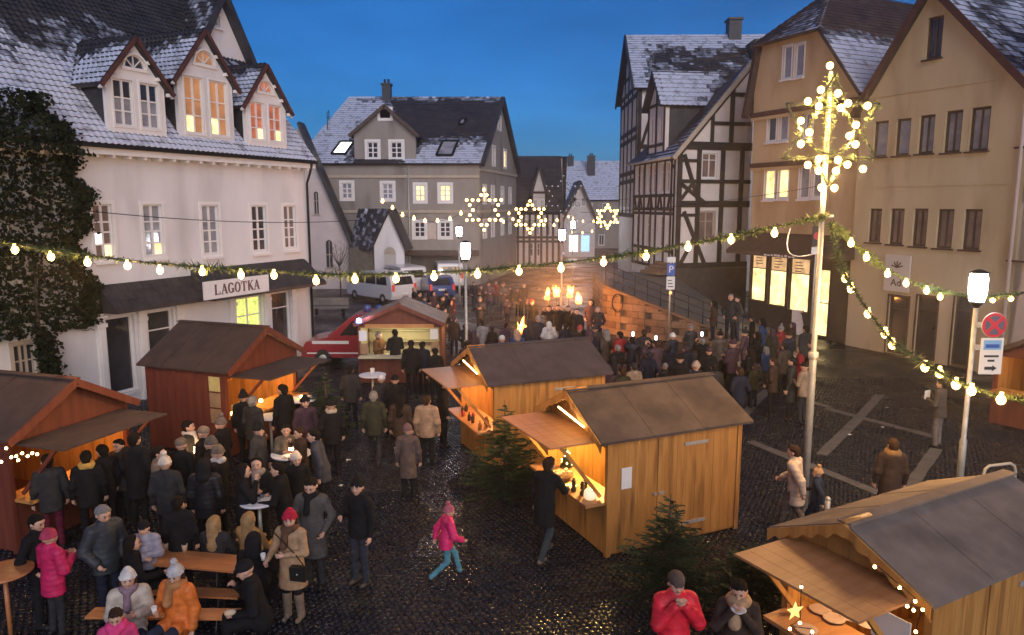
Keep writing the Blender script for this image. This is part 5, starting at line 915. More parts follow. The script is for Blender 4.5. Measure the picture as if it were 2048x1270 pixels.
def star(label, c, Rr, nb, bm, br, lit=True, ring=True, fol=False, bulbs=None):
    o = thing('star_ornament', label, 'star', c, 0, 'hanging star lights'); V_ = []
    for k in range(12): a = PI / 2 + k * PI / 6; r = Rr if k % 2 == 0 else Rr * .56; V_.append(Vector((r * math.cos(a), 0, r * math.sin(a))))
    q = MB()
    for k in range(12): q.bar(V_[k], V_[(k + 1) % 12], .03, .03, up=(0, 1, 0))
    if ring: q.tube([(Rr * .42 * math.cos(2 * PI * i / 24), 0, Rr * .42 * math.sin(2 * PI * i / 24)) for i in range(25)], .02, 5, cap=False)
    q.build('frame', iron, o)
    if fol:
        q = MB(); seg = [(V_[k], V_[(k + 1) % 12]) for k in range(12)] + [(Vector((Rr * .42 * math.cos(2 * PI * i / 24), 0, Rr * .42 * math.sin(2 * PI * i / 24))), Vector((Rr * .42 * math.cos(2 * PI * (i + 1) / 24), 0, Rr * .42 * math.sin(2 * PI * (i + 1) / 24)))) for i in range(24)]
        for a, c_ in seg:
            for i in range(int((c_ - a).length * 170)):
                p = a.lerp(c_, random.random()); d = Vector((random.gauss(0, 1), random.gauss(0, 1), random.gauss(0, 1))).normalized() * random.uniform(.04, .11); w = Vector((.009, .0, .009)); q.add([p - w, p + w, p + d], [(0, 1, 2)])
        q.build('needles', garl, o, kind='stuff')
    key = ('sb', br, bm.name)
    if key not in UNIT: UNIT[key] = MB().ball((0, 0, 0), br, 10, 6).mesh('bulb', bm)
    if bulbs is None:
        bulbs = []
        for k in range(12): bulbs += [V_[k] * 1.02, V_[k].lerp(V_[(k + 1) % 12], .5) * 1.02]
    for p in bulbs: c2 = inst('bulb', UNIT[key], o); c2.location = p + Vector((0, -.04, 0)); glow(c2, br, bm is bulb_m)
    return o
star('lit star on the grey house side, largest of the three far stars', D(968, 420, 43), 1.12, 0, bulb_far, .085); star('lit star hanging mid-street, middle of the three far stars', D(1060, 434, 54), 1.12, 0, bulb_far, .10); star('smallest and farthest lit star over the street', D(1215, 433, 74), 1.12, 0, bulb_far, .12)
star('unlit star hanging before the dark timbered house', D(1127, 392, 50), 1.3, 0, bulb_off_glow, .03)
# big star pole
pb_ = Vector((5.8, 13.96, 0)); pl = thing('star_pole', 'tall galvanised pole carrying the big lit star and garlands', 'pole', pb_); MB().tube([(0, 0, 0), (0, 0, 3.2), (0, 0, 3.3), (0, 0, 7.2), (0, 0, 8.5)], [.072, .068, .052, .046, .038], 14).build('post', galv, pl)
MB().lathe([(.11, 0), (.11, .03), (.09, .05)], 16).build('foot_plate', galv, pl); MB().lathe([(.09, 3.18), (.095, 3.2), (.09, 3.3), (.065, 3.32)], 16).build('collar', galv, pl); MB().bar((-.18, -.03, 5.88), (.2, -.03, 5.9), .03, .05).build('bracket', galv, pl)
MB().tube([(-.05 - .6 * math.sin(k / 14 * PI * .62), -.08, 5.22 - .1 * math.sin(k / 14 * PI) + .45 * (k / 14) ** 3) for k in range(15)], .009, 5).build('cable', white_cloth, pl)
sbs = [(1640, 180), (1674, 187), (1614, 203), (1636, 213), (1680, 216), (1694, 207), (1733, 212), (1600, 242), (1617, 265), (1600, 288), (1710, 250), (1697, 272), (1709, 289), (1636, 318), (1614, 330), (1636, 342), (1674, 320), (1693, 329), (1670, 342), (1724, 338), (1641, 375), (1667, 376), (1658, 132)]
q = MB()
for i in range(400):
    c = Vector((random.gauss(0, .05), random.gauss(-.03, .05), random.uniform(6.85, 8.45))); d = Vector((random.gauss(0, 1), random.gauss(0, 1), random.gauss(-.3, .8))).normalized() * random.uniform(.05, .11); w = Vector((.009, 0, .009)); q.add([c - w, c + w, c + d], [(0, 1, 2)])
q.build('needles', garl, pl, kind='stuff')
c0_ = D(1662, 262, 13.85); star('big star of fir and warm bulbs on top of the pole', c0_, .98, 0, bulb_m, .064, fol=True, bulbs=[D(x, y, 13.85) - c0_ for x, y in sbs])
# street lamps
def street_lamp(label, p, H=4.75, s=1.):
    o = thing('street_lamp', label, 'street lamp', (p[0], p[1], 0), 0, 'street lamps'); MB().tube([(0, 0, 0), (0, 0, 1.2), (0, 0, 1.25), (0, 0, H - .6)], [.07, .07, .05, .045], 12).build('post', galv, o); MB().lathe([(.12, H - .62), (.14, H - .58), (.05, H - .7)], 16).build('collar', iron, o)
    MB().lathe([(.13, H - .56), (.165, H - .4), (.17, H - .1), (.15, H)], 20).build('lamp_glass', lamp_m, o); MB().lathe([(.17, H + .004), (.19, H + .02), (.08, H + .08), (0, H + .1)], 20).build('cap', iron, o); return o
street_lamp('street lamp standing behind the pine huts in mid-square', (D(931, 502, 26.6).x, 26.6)); street_lamp('street lamp beside the traffic signs at the right edge', (D(1958, 555, 15.0).x, 15.0), 4.72)
street_lamp('street lamp in front of the grey house', (D(918, 460, 46).x, 46)); street_lamp('nearer street lamp in the narrow far street', (D(1124, 468, 40).x, 40), 4.78); street_lamp('farther street lamp in the narrow far street', (D(1146, 450, 60).x, 60), 4.8)

# ================================================================ signs and street furniture
blue = mat('sign_blue', (.03, .10, .42), None, .4); red_s = mat('sign_red', (.55, .03, .05), None, .4); black = mat('sign_black', (.02, .02, .02), None, .5); wpl = mat('sign_white', (.75, .75, .72), None, .5)
p = D(1340, 600, 31.5); ps = thing('parking_sign', 'blue parking sign with white plates on a grey post by the ramp', 'sign', (p.x, 31.5, 0)); zz = lambda y: D(1340, y, 31.5).z
MB().tube([(0, .05, 0), (0, .05, zz(512))], .035, 8).build('post', galv, ps); b_ = solid(ps, 'parking_plate', blue, (-.17, .17, -.02, .0, zz(551), zz(527))); text(b_, 'P', .42, T(0, -.025, (zz(551) + zz(527)) / 2), wpl); solid(ps, 'upper_plate', wpl, (-.18, .18, -.02, 0, zz(525), zz(514))); lp = solid(ps, 'lower_plate', wpl, (-.18, .18, -.02, 0, zz(579), zz(553)))
for k in range(3): MB().box(-.12, .12 - .04 * k, -.026, -.0205, zz(574) + k * .13, zz(574) + k * .13 + .04).build('print', black, lp)
MB().ball((0, -.05, zz(585)), .07).build('lamp', mat('amber_light', (1, .5, .2), None, .4, emit=(1, .4, .1), es=1.5), ps)
lx = D(1958, 555, 15.0).x; ns = thing('no_stopping_sign', 'round red and blue no-stopping sign above a white plate with an arrow', 'sign', (lx + .33, 14.9, 0)); zz = lambda y: D(1985, y, 14.9).z; zc = zz(650)
def disc(r, y0, y1, z, m, nm, x=0): o = MB().prism([(x + r * math.cos(2 * PI * i / 28), z + r * math.sin(2 * PI * i / 28)) for i in range(28)], y0, y1).build(nm, m, ns); return o
disc(.255, -.02, 0, zc, wpl, 'back_disc'); disc(.25, -.026, -.0205, zc, red_s, 'red_ring'); disc(.195, -.031, -.0265, zc, mat('sign_slate', (.09, .10, .16), None, .4), 'blue_field')
for s_ in (-1, 1): MB().bar((-.16 * s_, -.034, zc - .16), (.16 * s_, -.034, zc + .16), .005 + .001 * s_, .075, up=(-s_, 0, 1)).build('cross_bar', red_s, ns)
pl2 = solid(ns, 'plate', wpl, (-.23, .23, -.02, 0, zz(748), zz(676))); bpn = solid(ns, 'blue_panel', mat('sign_sky', (.2, .42, .7), None, .4), (-.18, .18, -.027, -.0205, zz(699), zz(680))); solid(ns, 'vehicle_symbol', blue, (-.14, .14, -.032, -.0275, zz(695), zz(688)))
for k, w in enumerate((.15, .07)): solid(ns, 'print', black, (-w, w, -.026, -.0205, zz(714 + k * 9), zz(710 + k * 9)))
MB().prism([(-.12, zz(739)), (.04, zz(739)), (.04, zz(742)), (.13, zz(736)), (.04, zz(730)), (.04, zz(733)), (-.12, zz(733))], -.026, -.0205).build('arrow', black, ns); solid(ns, 'clamp', galv, (-.33, -.2, .01, .05, zz(700), zz(690)), (-.33, -.2, .01, .05, zz(655), zz(645)))
q_ = D(1634, 480, 29.); s2 = thing('zone_sign', 'small dark round-sign board behind the star pole near the lit shop', 'sign', (q_.x, 29., 0)); zz = lambda y: D(1634, y, 29.).z; MB().tube([(0, .04, 0), (0, .04, zz(452))], .035, 8).build('post', galv, s2); solid(s2, 'board', black, (-.2, .2, -.02, 0, zz(492), zz(452))); solid(s2, 'plate', wpl, (-.2, .2, -.02, 0, zz(507), zz(494)))
MB().prism([(.15 * math.cos(2 * PI * i / 20), zz(472) + .15 * math.sin(2 * PI * i / 20)) for i in range(20)], -.03, -.021).build('disc', red_s, s2)
ab = thing('a_board', 'leaning white advertising board in front of the lit shop', 'board', G(1595, 668), R(-20)); MB().add([(-.3, -.25, 0), (.3, -.25, 0), (.3, 0, 1.15), (-.3, 0, 1.15), (-.3, -.22, 0), (.3, -.22, 0), (.3, .03, 1.15), (-.3, .03, 1.15)], [(0, 1, 2, 3), (7, 6, 5, 4), (0, 4, 5, 1), (1, 5, 6, 2), (2, 6, 7, 3), (3, 7, 4, 0)]).build('panel', mat('board_pinkish', (.5, .42, .38), (.6, .5, .45), .7, 4.), ab); solid(ab, 'rear_leg', iron, (-.28, .28, .22, .25, 0, .9))
g = G(1962, 1000); rk = thing('bike_rack', 'pale bent tube bicycle rack behind the nearest hut roof', 'bike rack', g, R(10)); MB().tube([(0, 0, 0), (0, 0, .55), (.03, 0, .68), (.12, 0, .74), (.62, 0, .76), (.72, 0, .7), (.76, 0, .58), (.76, 0, 0)], .03, 8).build('tube', mat('cream_paint', (.5, .45, .35), None, .4), rk)
bo = thing('bollard', 'short steel bollard behind the nearest hut ridge', 'bollard', G(1653, 1042), 0); MB().tube([(0, 0, 0), (0, 0, .45)], .05, 10).build('post', galv, bo); MB().ball((0, 0, .45), .055).build('cap', galv, bo)
pbn = thing('park_bench', 'long backless grey bench on the pavement left of the white van', 'bench', D(660, 625, 41.) * Vector((1, 1, 0)) if False else (D(660, 625, 41.).x, 41., 0)); solid(pbn, 'seat', mat('bench_grey', (.22, .2, .18), (.3, .28, .25), .7, 3.), (-1, 1, -.25, .25, .4, .5)); solid(pbn, 'backrest', mat('bench_grey', (.22, .2, .18), None, .7), (-1, 1, .2, .26, .55, .95))
for x_ in (-.75, .75): solid(pbn, 'leg', iron, (x_ - .05, x_ + .05, -.2, .2, 0, .4))

# ================================================================ vehicles
tyre = mat('tyre', (.015, .015, .016), None, .8); glass_v = mat('vehicle_glass', (.015, .017, .02), None, .05, spec=.9); tail = mat('tail_light', (.3, .02, .02), None, .3, emit=(1, .08, .04), es=.25)
def vehicle(name, label, cat, loc, rz, prof, Wd, pm, wins, wheels, r=.33, rear_win=None, stripes=(), group='parked vehicles', plate=True):
    """prof: side outline (x, z), rear at x = 0; extruded across y with tucked-in upper body"""
    o = thing(name, label, cat, loc, rz, group); n = len(prof); q = MB(); zmax = max(z for x, z in prof); rows = []
    for yy, k in ((-Wd / 2, 0), (-Wd / 2 + .06, 1), (Wd / 2 - .06, 1), (Wd / 2, 0)):
        rows.append([(x if k else x * .985 + .03, yy * (1 - .10 * max(0, z - zmax * .5) / zmax), z if k else z * .985 + .01) for x, z in prof])
    q.v = [p for r_ in rows for p in r_]
    for a in range(3):
        for i in range(n): j = (i + 1) % n; q.f.append((a * n + i, a * n + j, (a + 1) * n + j, (a + 1) * n + i))
    q.f += [tuple(range(n))[::-1], tuple(range(3 * n, 4 * n))]; q.mi = [0] * len(q.f); q.sm = [False] * len(q.f); q.build('body', pm, o)
    ys = lambda z: Wd / 2 * (1 - .10 * max(0, z - zmax * .5) / zmax)
    for poly in wins:
        for sg in (-1, 1):
            q = MB(); q.add([(x, sg * (ys(z) + .006), z) for x, z in poly] + [(x, sg * (ys(z) - .02), z) for x, z in poly], [tuple(range(len(poly))), tuple(range(len(poly), 2 * len(poly)))] + [(i, (i + 1) % len(poly), (i + 1) % len(poly) + len(poly), i + len(poly)) for i in range(len(poly))]); q.build('side_window', glass_v, o)
    for x in wheels:
        for sg in (-1, 1):
            w = MB(T(x, sg * (Wd / 2 - .09), r) @ Matrix.Rotation(R(90), 4, 'X')); w.lathe([(r * .6, -.11), (r, -.09), (r, .09), (r * .6, .11)], 20); wo = w.build('wheel', tyre, o); w = MB(T(x, sg * (Wd / 2 - .085), r) @ Matrix.Rotation(R(90), 4, 'X')); w.lathe([(.05, -.115), (r * .58, -.1), (r * .58, .1), (.05, .115)], 16); w.build('rim', galv, wo)
    if rear_win:
        y0, z0, z1, x0, x1 = rear_win; q = MB(); q.add([(x0 - .02, -y0, z0), (x0 - .02, y0, z0), (x1 - .02, y0 * .92, z1), (x1 - .02, -y0 * .92, z1), (x0 + .03, -y0, z0), (x0 + .03, y0, z0), (x1 + .03, y0 * .92, z1), (x1 + .03, -y0 * .92, z1)], [(0, 1, 2, 3), (7, 6, 5, 4), (0, 4, 5, 1), (1, 5, 6, 2), (2, 6, 7, 3), (3, 7, 4, 0)]); q.build('rear_window', glass_v, o)
        for sg in (-1, 1): MB().box(-.03, .05, sg * (Wd / 2 - .12) - .08, sg * (Wd / 2 - .12) + .08, z0 - .35, z0 + .05).build('tail_light', tail, o)
    fx = max(range(2, len(prof) - 3), key=lambda i: prof[i][1] - prof[i + 1][1]); (xa_, za_), (xb_, zb_) = prof[fx], prof[fx + 1]; q = MB(); dx_ = .02
    q.add([(xa_ + .05 + dx_, -ys(za_) + .16, za_ - .05), (xa_ + .05 + dx_, ys(za_) - .16, za_ - .05), (xb_ - .05 + dx_, ys(zb_) - .1, zb_ + .06), (xb_ - .05 + dx_, -ys(zb_) + .1, zb_ + .06)] + [(xa_ + .0, -ys(za_) + .16, za_ - .08), (xa_ + .0, ys(za_) - .16, za_ - .08), (xb_ - .1, ys(zb_) - .1, zb_ + .03), (xb_ - .1, -ys(zb_) + .1, zb_ + .03)], [(0, 1, 2, 3), (7, 6, 5, 4), (0, 4, 5, 1), (1, 5, 6, 2), (2, 6, 7, 3), (3, 7, 4, 0)]).build('windscreen', glass_v, o)
    if plate: MB().box(-.03, .02, -.26, .26, .62, .74).build('number_plate', wpl, o)
    for (x0, x1, z0, z1, m_) in stripes:
        for sg in (-1, 1): a, c = sorted((sg * (Wd / 2 + .004), sg * (Wd / 2 - .03))); MB().box(x0, x1, a, c, z0, z1).build('stripe', m_, o)
    return o
vanp = [(.06, .35), (0, .6), (.03, 1.15), (.22, 1.88), (.5, 1.95), (3.3, 1.93), (3.75, 1.75), (4.35, 1.12), (4.95, .95), (5.05, .6), (5.0, .35)]
vwin = [[(.55, 1.2), (1.65, 1.2), (1.65, 1.72), (.65, 1.72)], [(1.75, 1.2), (2.85, 1.2), (2.85, 1.72), (1.75, 1.72)], [(2.95, 1.2), (4.05, 1.15), (3.55, 1.68), (2.95, 1.7)]]
wpaint = mat('van_white', (.62, .61, .62), (.68, .67, .68), .3, .6, coat=.3); bpaint = mat('car_blue', (.03, .06, .2), None, .25, coat=.5); rpaint = mat('engine_red', (.30, .02, .03), (.34, .03, .035), .3, .6, coat=.4)
p = G(792, 610); vehicle('white_van', 'white passenger van parked with its dark rear window towards the square', 'van', (p.x + .5, p.y + .3, 0), R(135), vanp, 1.9, wpaint, vwin, (1.0, 4.1), rear_win=(.72, 1.22, 1.72, .06, .19))
p = D(818, 580, 50.); vehicle('white_van', 'second white van standing behind the first one', 'van', (p.x + .4, 50., 0), R(118), vanp, 1.9, wpaint, vwin, (1.0, 4.1), rear_win=(.72, 1.22, 1.72, .06, .19))
carp = [(.05, .3), (0, .7), (.12, .92), (.75, 1.42), (1.3, 1.5), (2.3, 1.45), (3.05, 1.0), (3.95, .85), (4.2, .6), (4.15, .3)]; cwin = [[(.75, .98), (1.7, .98), (1.7, 1.38), (1.0, 1.38)], [(1.78, .98), (2.85, .98), (2.25, 1.37), (1.78, 1.38)]]
p = D(868, 590, 48.); vehicle('blue_car', 'dark blue car parked right of the white vans', 'car', (p.x + .6, 47.6, 0), R(108), carp, 1.75, bpaint, cwin, (.85, 3.35), .31, rear_win=(.6, .98, 1.36, .12, .62))
p = D(893, 570, 54.); vehicle('white_van', 'white van farthest back, beyond the blue car', 'van', (p.x + .4, 53., 0), R(100), vanp, 1.9, wpaint, vwin, (1.0, 4.1), rear_win=(.72, 1.22, 1.72, .06, .19))
p = D(1130, 500, 80.); vehicle('dark_car', 'dark car parked before the glowing shop in the far street', 'car', (p.x, 80., 0), R(170), carp, 1.75, mat('car_black', (.02, .02, .025), None, .3), cwin, (.85, 3.35), .31)
fe = vehicle('fire_vehicle', 'red and white fire brigade van parked beside the snack hut', 'fire engine', (-3.3, 28.6, 0), R(180), [(.06, .35), (0, .6), (.03, 1.2), (.15, 1.95), (.4, 2.0), (2.6, 2.0), (2.9, 1.85), (3.75, 1.12), (4.55, .95), (4.75, .6), (4.7, .35)], 1.95, rpaint, [[(.4, 1.25), (1.5, 1.25), (1.5, 1.78), (.4, 1.78)], [(1.65, 1.25), (3.25, 1.2), (2.75, 1.75), (1.65, 1.78)]], (.9, 3.9), rear_win=(.7, 1.25, 1.78, .04, .12), stripes=((.2, 4.5, .50, .55, wpl), (.2, 1.9, .88, .96, wpl), (2.9, 4.3, .88, 1.0, wpl)), group='fire brigade vehicles')
for x_ in (1.9, 2.35): q = MB().lathe([(.14, 0), (.13, .2), (.05, .25), (0, .26)], 14).build('beacon', mat('beacon_off', (.05, .08, .25), None, .2), fe); q.location = (x_, 0, 2.0)

# ================================================================ fire, torches
def flame(r, h, seed):
    rnd = random.Random(seed); q = MB()
    for k in range(6):
        hk = h * rnd.uniform(.45, 1.) if k else h; rk = r * rnd.uniform(.35, .6) if k else r * .62; a = rnd.uniform(0, 6.28); ox, oy = (r * .55 * math.cos(a), r * .4 * math.sin(a)) if k else (0, 0); lx, ph = rnd.uniform(-.3, .5) * r, rnd.uniform(0, 6); m = MB(); pr = []
        for i in range(11): t = i / 10; pr.append((max(.002, rk * math.sin(PI * min(1, t * .9 + .14)) ** .9 * (1 - t) ** .45), hk * t))
        m.lathe(pr, 9); m.v = [(x + ox + lx * (z / hk) ** 1.6 * 2 + .22 * rk * math.sin(z / hk * 9 + ph), y + oy + .2 * rk * math.cos(z / hk * 8 + ph), z) for x, y, z in m.v]; q.add(m.v, m.f, 0, True)
    return q
def torch(label, px, py, Y, s=1.):
    p = D(px, py + 14, Y); o = thing('torch', label, 'torch', (p.x, p.y, p.z - .75), 0, 'burning torches'); MB().tube([(0, 0, 0), (.02, 0, .72)], [.018, .024], 8).build('handle', bark, o); MB().lathe([(.05, .66), (.06, .76), (.03, .8)], 10).build('head', iron, o); f_ = flame(.14 * s, .52 * s, px).build('flame', flame_m, o); f_.location = (.02, 0, .72); point_light(f_, (0, -.1, .35), 140 * s, (1, .36, .08), .2)
for i, (x, y) in enumerate(((1094, 584), (1112, 578), (1137, 580), (1156, 592))): torch(('leftmost of the four raised burning torches', 'second burning torch from the left of the raised four', 'third burning torch from the left of the raised four', 'rightmost of the four raised burning torches')[i], x, y, 33.2 + .3 * (i % 2), 1.1)
torch('low small torch burning beneath the raised four', 1117, 640, 33., .8)
bf = thing('fire_basket', 'iron fire basket with tall flames left of the torches', 'fire basket', (D(1042, 640, 32.).x, 32., 0)); q = MB()
for k in range(10): a = 2 * PI * k / 10; q.tube([(.28 * math.cos(a), .28 * math.sin(a), .35), (.36 * math.cos(a), .36 * math.sin(a), .85)], .012, 5)
for z in (.35, .6, .85): q.tube([((.28 + (z - .35) * .16) * math.cos(2 * PI * k / 16), (.28 + (z - .35) * .16) * math.sin(2 * PI * k / 16), z) for k in range(17)], .012, 5, cap=False)
for k in range(3): a = 2 * PI * k / 3; q.tube([(.28 * math.cos(a), .28 * math.sin(a), .35), (.34 * math.cos(a), .34 * math.sin(a), 0)], .014, 5)
q.build('basket', iron, bf); q = flame(.15, .8, 1); f_ = q.build('flame', flame_m, bf); f_.location = (0, 0, .5); point_light(f_, (0, -.1, .5), 280, (1, .36, .08), .25); flame(.10, .45, 4).build('flame', flame_m, bf).location = (.2, .05, .5)
# ================================================================ people
skin = mat('skin', (.52, .30, .21), (.58, .35, .25), .55, 12.); eye_m = mat('eye', (.03, .02, .02), None, .3); lip_m = mat('lips', (.36, .12, .10), None, .5)
def fab(c, kind='wool'):
    return mat(f'{kind}_{c[0]:.3f}_{c[1]:.3f}_{c[2]:.3f}', tuple(v * .8 for v in c), tuple(min(1, v * 1.25) for v in c), .9 if kind == 'wool' else .5, 9., .25, 60 if kind == 'wool' else 25, spec=.12 if kind == 'wool' else .3)
BLACK, NAVY, CHAR, BROWN, OLIVE, GREY, PURP, TAUPE = (.012, .012, .014), (.014, .018, .034), (.03, .03, .033), (.05, .032, .024), (.035, .036, .024), (.10, .095, .09), (.06, .035, .05), (.12, .095, .075)
JEANS = (.035, .045, .075); HB, HBR, HBL, HG = (.012, .009, .008), (.04, .022, .014), (.30, .19, .09), (.20, .19, .18)
ARMS = dict(down=(((.25, -.02, 1.13), (.26, .06, .88)),) * 2, pocket=(((.29, -.06, 1.14), (.21, .12, .96)),) * 2, hold=(((.25, .03, 1.14), (.08, .30, 1.23)),) * 2, fold=(((.26, .06, 1.15), (-.04, .22, 1.17)), ((.26, .06, 1.13), (-.04, .24, 1.13))),
    up=(((.25, .2, 1.34), (.09, .34, 1.60)),) * 2, eat=(((.25, .14, 1.18), (.05, .20, 1.45)),) * 2, table=(((.25, .12, 1.13), (.16, .40, 1.13)),) * 2, hold1=(((.25, -.02, 1.13), (.26, .06, .88)), ((.25, .05, 1.15), (.10, .30, 1.22))), eat1=(((.25, .05, 1.13), (.12, .30, 1.13)), ((.26, .14, 1.2), (.06, .2, 1.46))),
    torch=(((.25, -.02, 1.13), (.26, .06, .88)), ((.27, .12, 1.42), (.22, .26, 1.62))), reach=(((.25, .02, 1.14), (.26, .10, .9)), ((.24, .2, 1.22), (.14, .48, 1.2))), swing=(((.26, -.16, 1.15), (.26, -.18, .92)), ((.26, .1, 1.14), (.22, .32, 1.05))), cup=(((.25, .06, 1.14), (.02, .24, 1.16)), ((.28, .02, 1.13), (.27, .24, 1.06))))
LEGS = dict(stand=(((-.1, .03, .5), (-.11, -.01, .085)), ((.1, .02, .5), (.11, .0, .085))), walk=(((-.1, .18, .54), (-.1, .26, .11)), ((.1, .02, .5), (.1, -.26, .13))), run=(((-.1, .24, .56), (-.1, .34, .16)), ((.1, .0, .5), (.1, -.38, .22))), sit=(((-.13, .42, .52), (-.13, .42, .085)), ((.13, .42, .52), (.13, .42, .085))), wide=(((-.13, .03, .5), (-.16, -.01, .085)), ((.13, .02, .5), (.16, .0, .085))))
HEADC = {}
def head_part(kind, res):
    k = (kind, res)
    if k in HEADC: return HEADC[k]
    if kind == 'head': r = blob([((0, -.03, .03), (0, .02, .03), .088, .088), ((0, .03, .01), (0, .05, -.066), .068, .046), ((-.028, .045, -.02), (.028, .045, -.02), .05, .05), ((0, .096, .008), (0, .116, -.022), .011, .016), ((-.088, -.008, .005), (-.088, -.008, -.015), .02, .014), ((.088, -.008, .005), (.088, -.008, -.015), .02, .014), ((0, -.01, -.06), (0, -.025, -.2), .056, .062)], res, .022)
    elif kind == 'short': r = blob([((0, -.03, .045), (0, .02, .055), .098, .094), ((0, -.06, .0), (0, -.06, -.04), .07, .06)], res, .03, [((0, -.80, .60), -.012, .014), ((0, 0, 1), -.1, .012)], mod=lambda X: .004 * np.sin(X[..., 0] * 120 + 40 * X[..., 2]))
    elif kind == 'long': r = blob([((0, -.03, .045), (0, .02, .055), .1, .096), ((0, -.065, 0), (0, -.09, -.34), .095, .10, 1.5), ((-.08, -.01, 0), (-.10, .0, -.25), .032, .04), ((.08, -.01, 0), (.10, .0, -.25), .032, .04)], res, .04, [((0, -1, .35), -.022, .008)], mod=lambda X: .006 * np.sin(X[..., 0] * 160 + 30 * X[..., 2]) * (X[..., 2] < .05))
    elif kind in ('beanie', 'bobble', 'tall'):
        ring = [((.1 * math.cos(a), -.018 + .108 * math.sin(a), .042), (.1 * math.cos(a + .6), -.018 + .108 * math.sin(a + .6), .042), .017, .017) for a in np.arange(0, 6.28, .628)]
        r = blob([((0, -.03, .06), (0, .005, .07), .1, .097), ((0, -.03, .1), (0, -.03, .13 if kind != 'tall' else .18), .075, .06)] + ring, res, .015, [((0, 0, 1), .022)], mod=lambda X: .004 * np.sin(np.arctan2(X[..., 0], X[..., 1] + .02) * 22))
        if kind == 'bobble':
            v2, f2 = blob([((0, -.03, .215), (0, -.03, .216), .05, .05)], res, .01, mod=lambda X: .008 * np.sin(X[..., 0] * 190) * np.sin(X[..., 2] * 190) * np.sin(X[..., 1] * 190)); r = (np.concatenate([r[0], v2]), np.concatenate([r[1], f2 + len(r[0])]))
    elif kind == 'cap': r = blob([((0, -.03, .06), (0, .01, .065), .1, .098), ((-.045, .105, .05), (.045, .105, .05), .018, .018), ((-.03, .135, .045), (.03, .135, .045), .012, .012)], res, .02, [((0, 0, 1), .03)])
    elif kind == 'hood': r = blob([((0, -.04, .03), (0, .01, .05), .118, .112), ((0, -.05, -.05), (0, -.06, -.15), .12, .13)], res, .05, [((0, -.92, .2), -.045)])
    elif kind == 'tophat': r = blob([((-.05, 0, .05), (.05, 0, .05), .09, .09), ((0, -.01, .06), (0, -.01, .13), .1, .09), ((-.11, -.01, .045), (.11, -.01, .045), .02, .02), ((0, -.12, .045), (0, .12, .045), .02, .02)], res, .03, [((0, 0, 1), .03)])
    HEADC[k] = r; return r
SHAPES = {}
def to_mesh(name, chunks, nm):
    me = bpy.data.meshes.new(name); V = np.concatenate([c[0] for c in chunks]); F = []; mi = []; o = 0
    for v, f, m in chunks: F += [tuple(int(i) + o for i in q) for q in f]; mi += [m] * len(f); o += len(v)
    me.from_pydata(V.tolist(), [], F); me.polygons.foreach_set('material_index', mi); me.polygons.foreach_set('use_smooth', [True] * len(F))
    for i in range(nm): me.materials.append(None)
    me.update(); return me
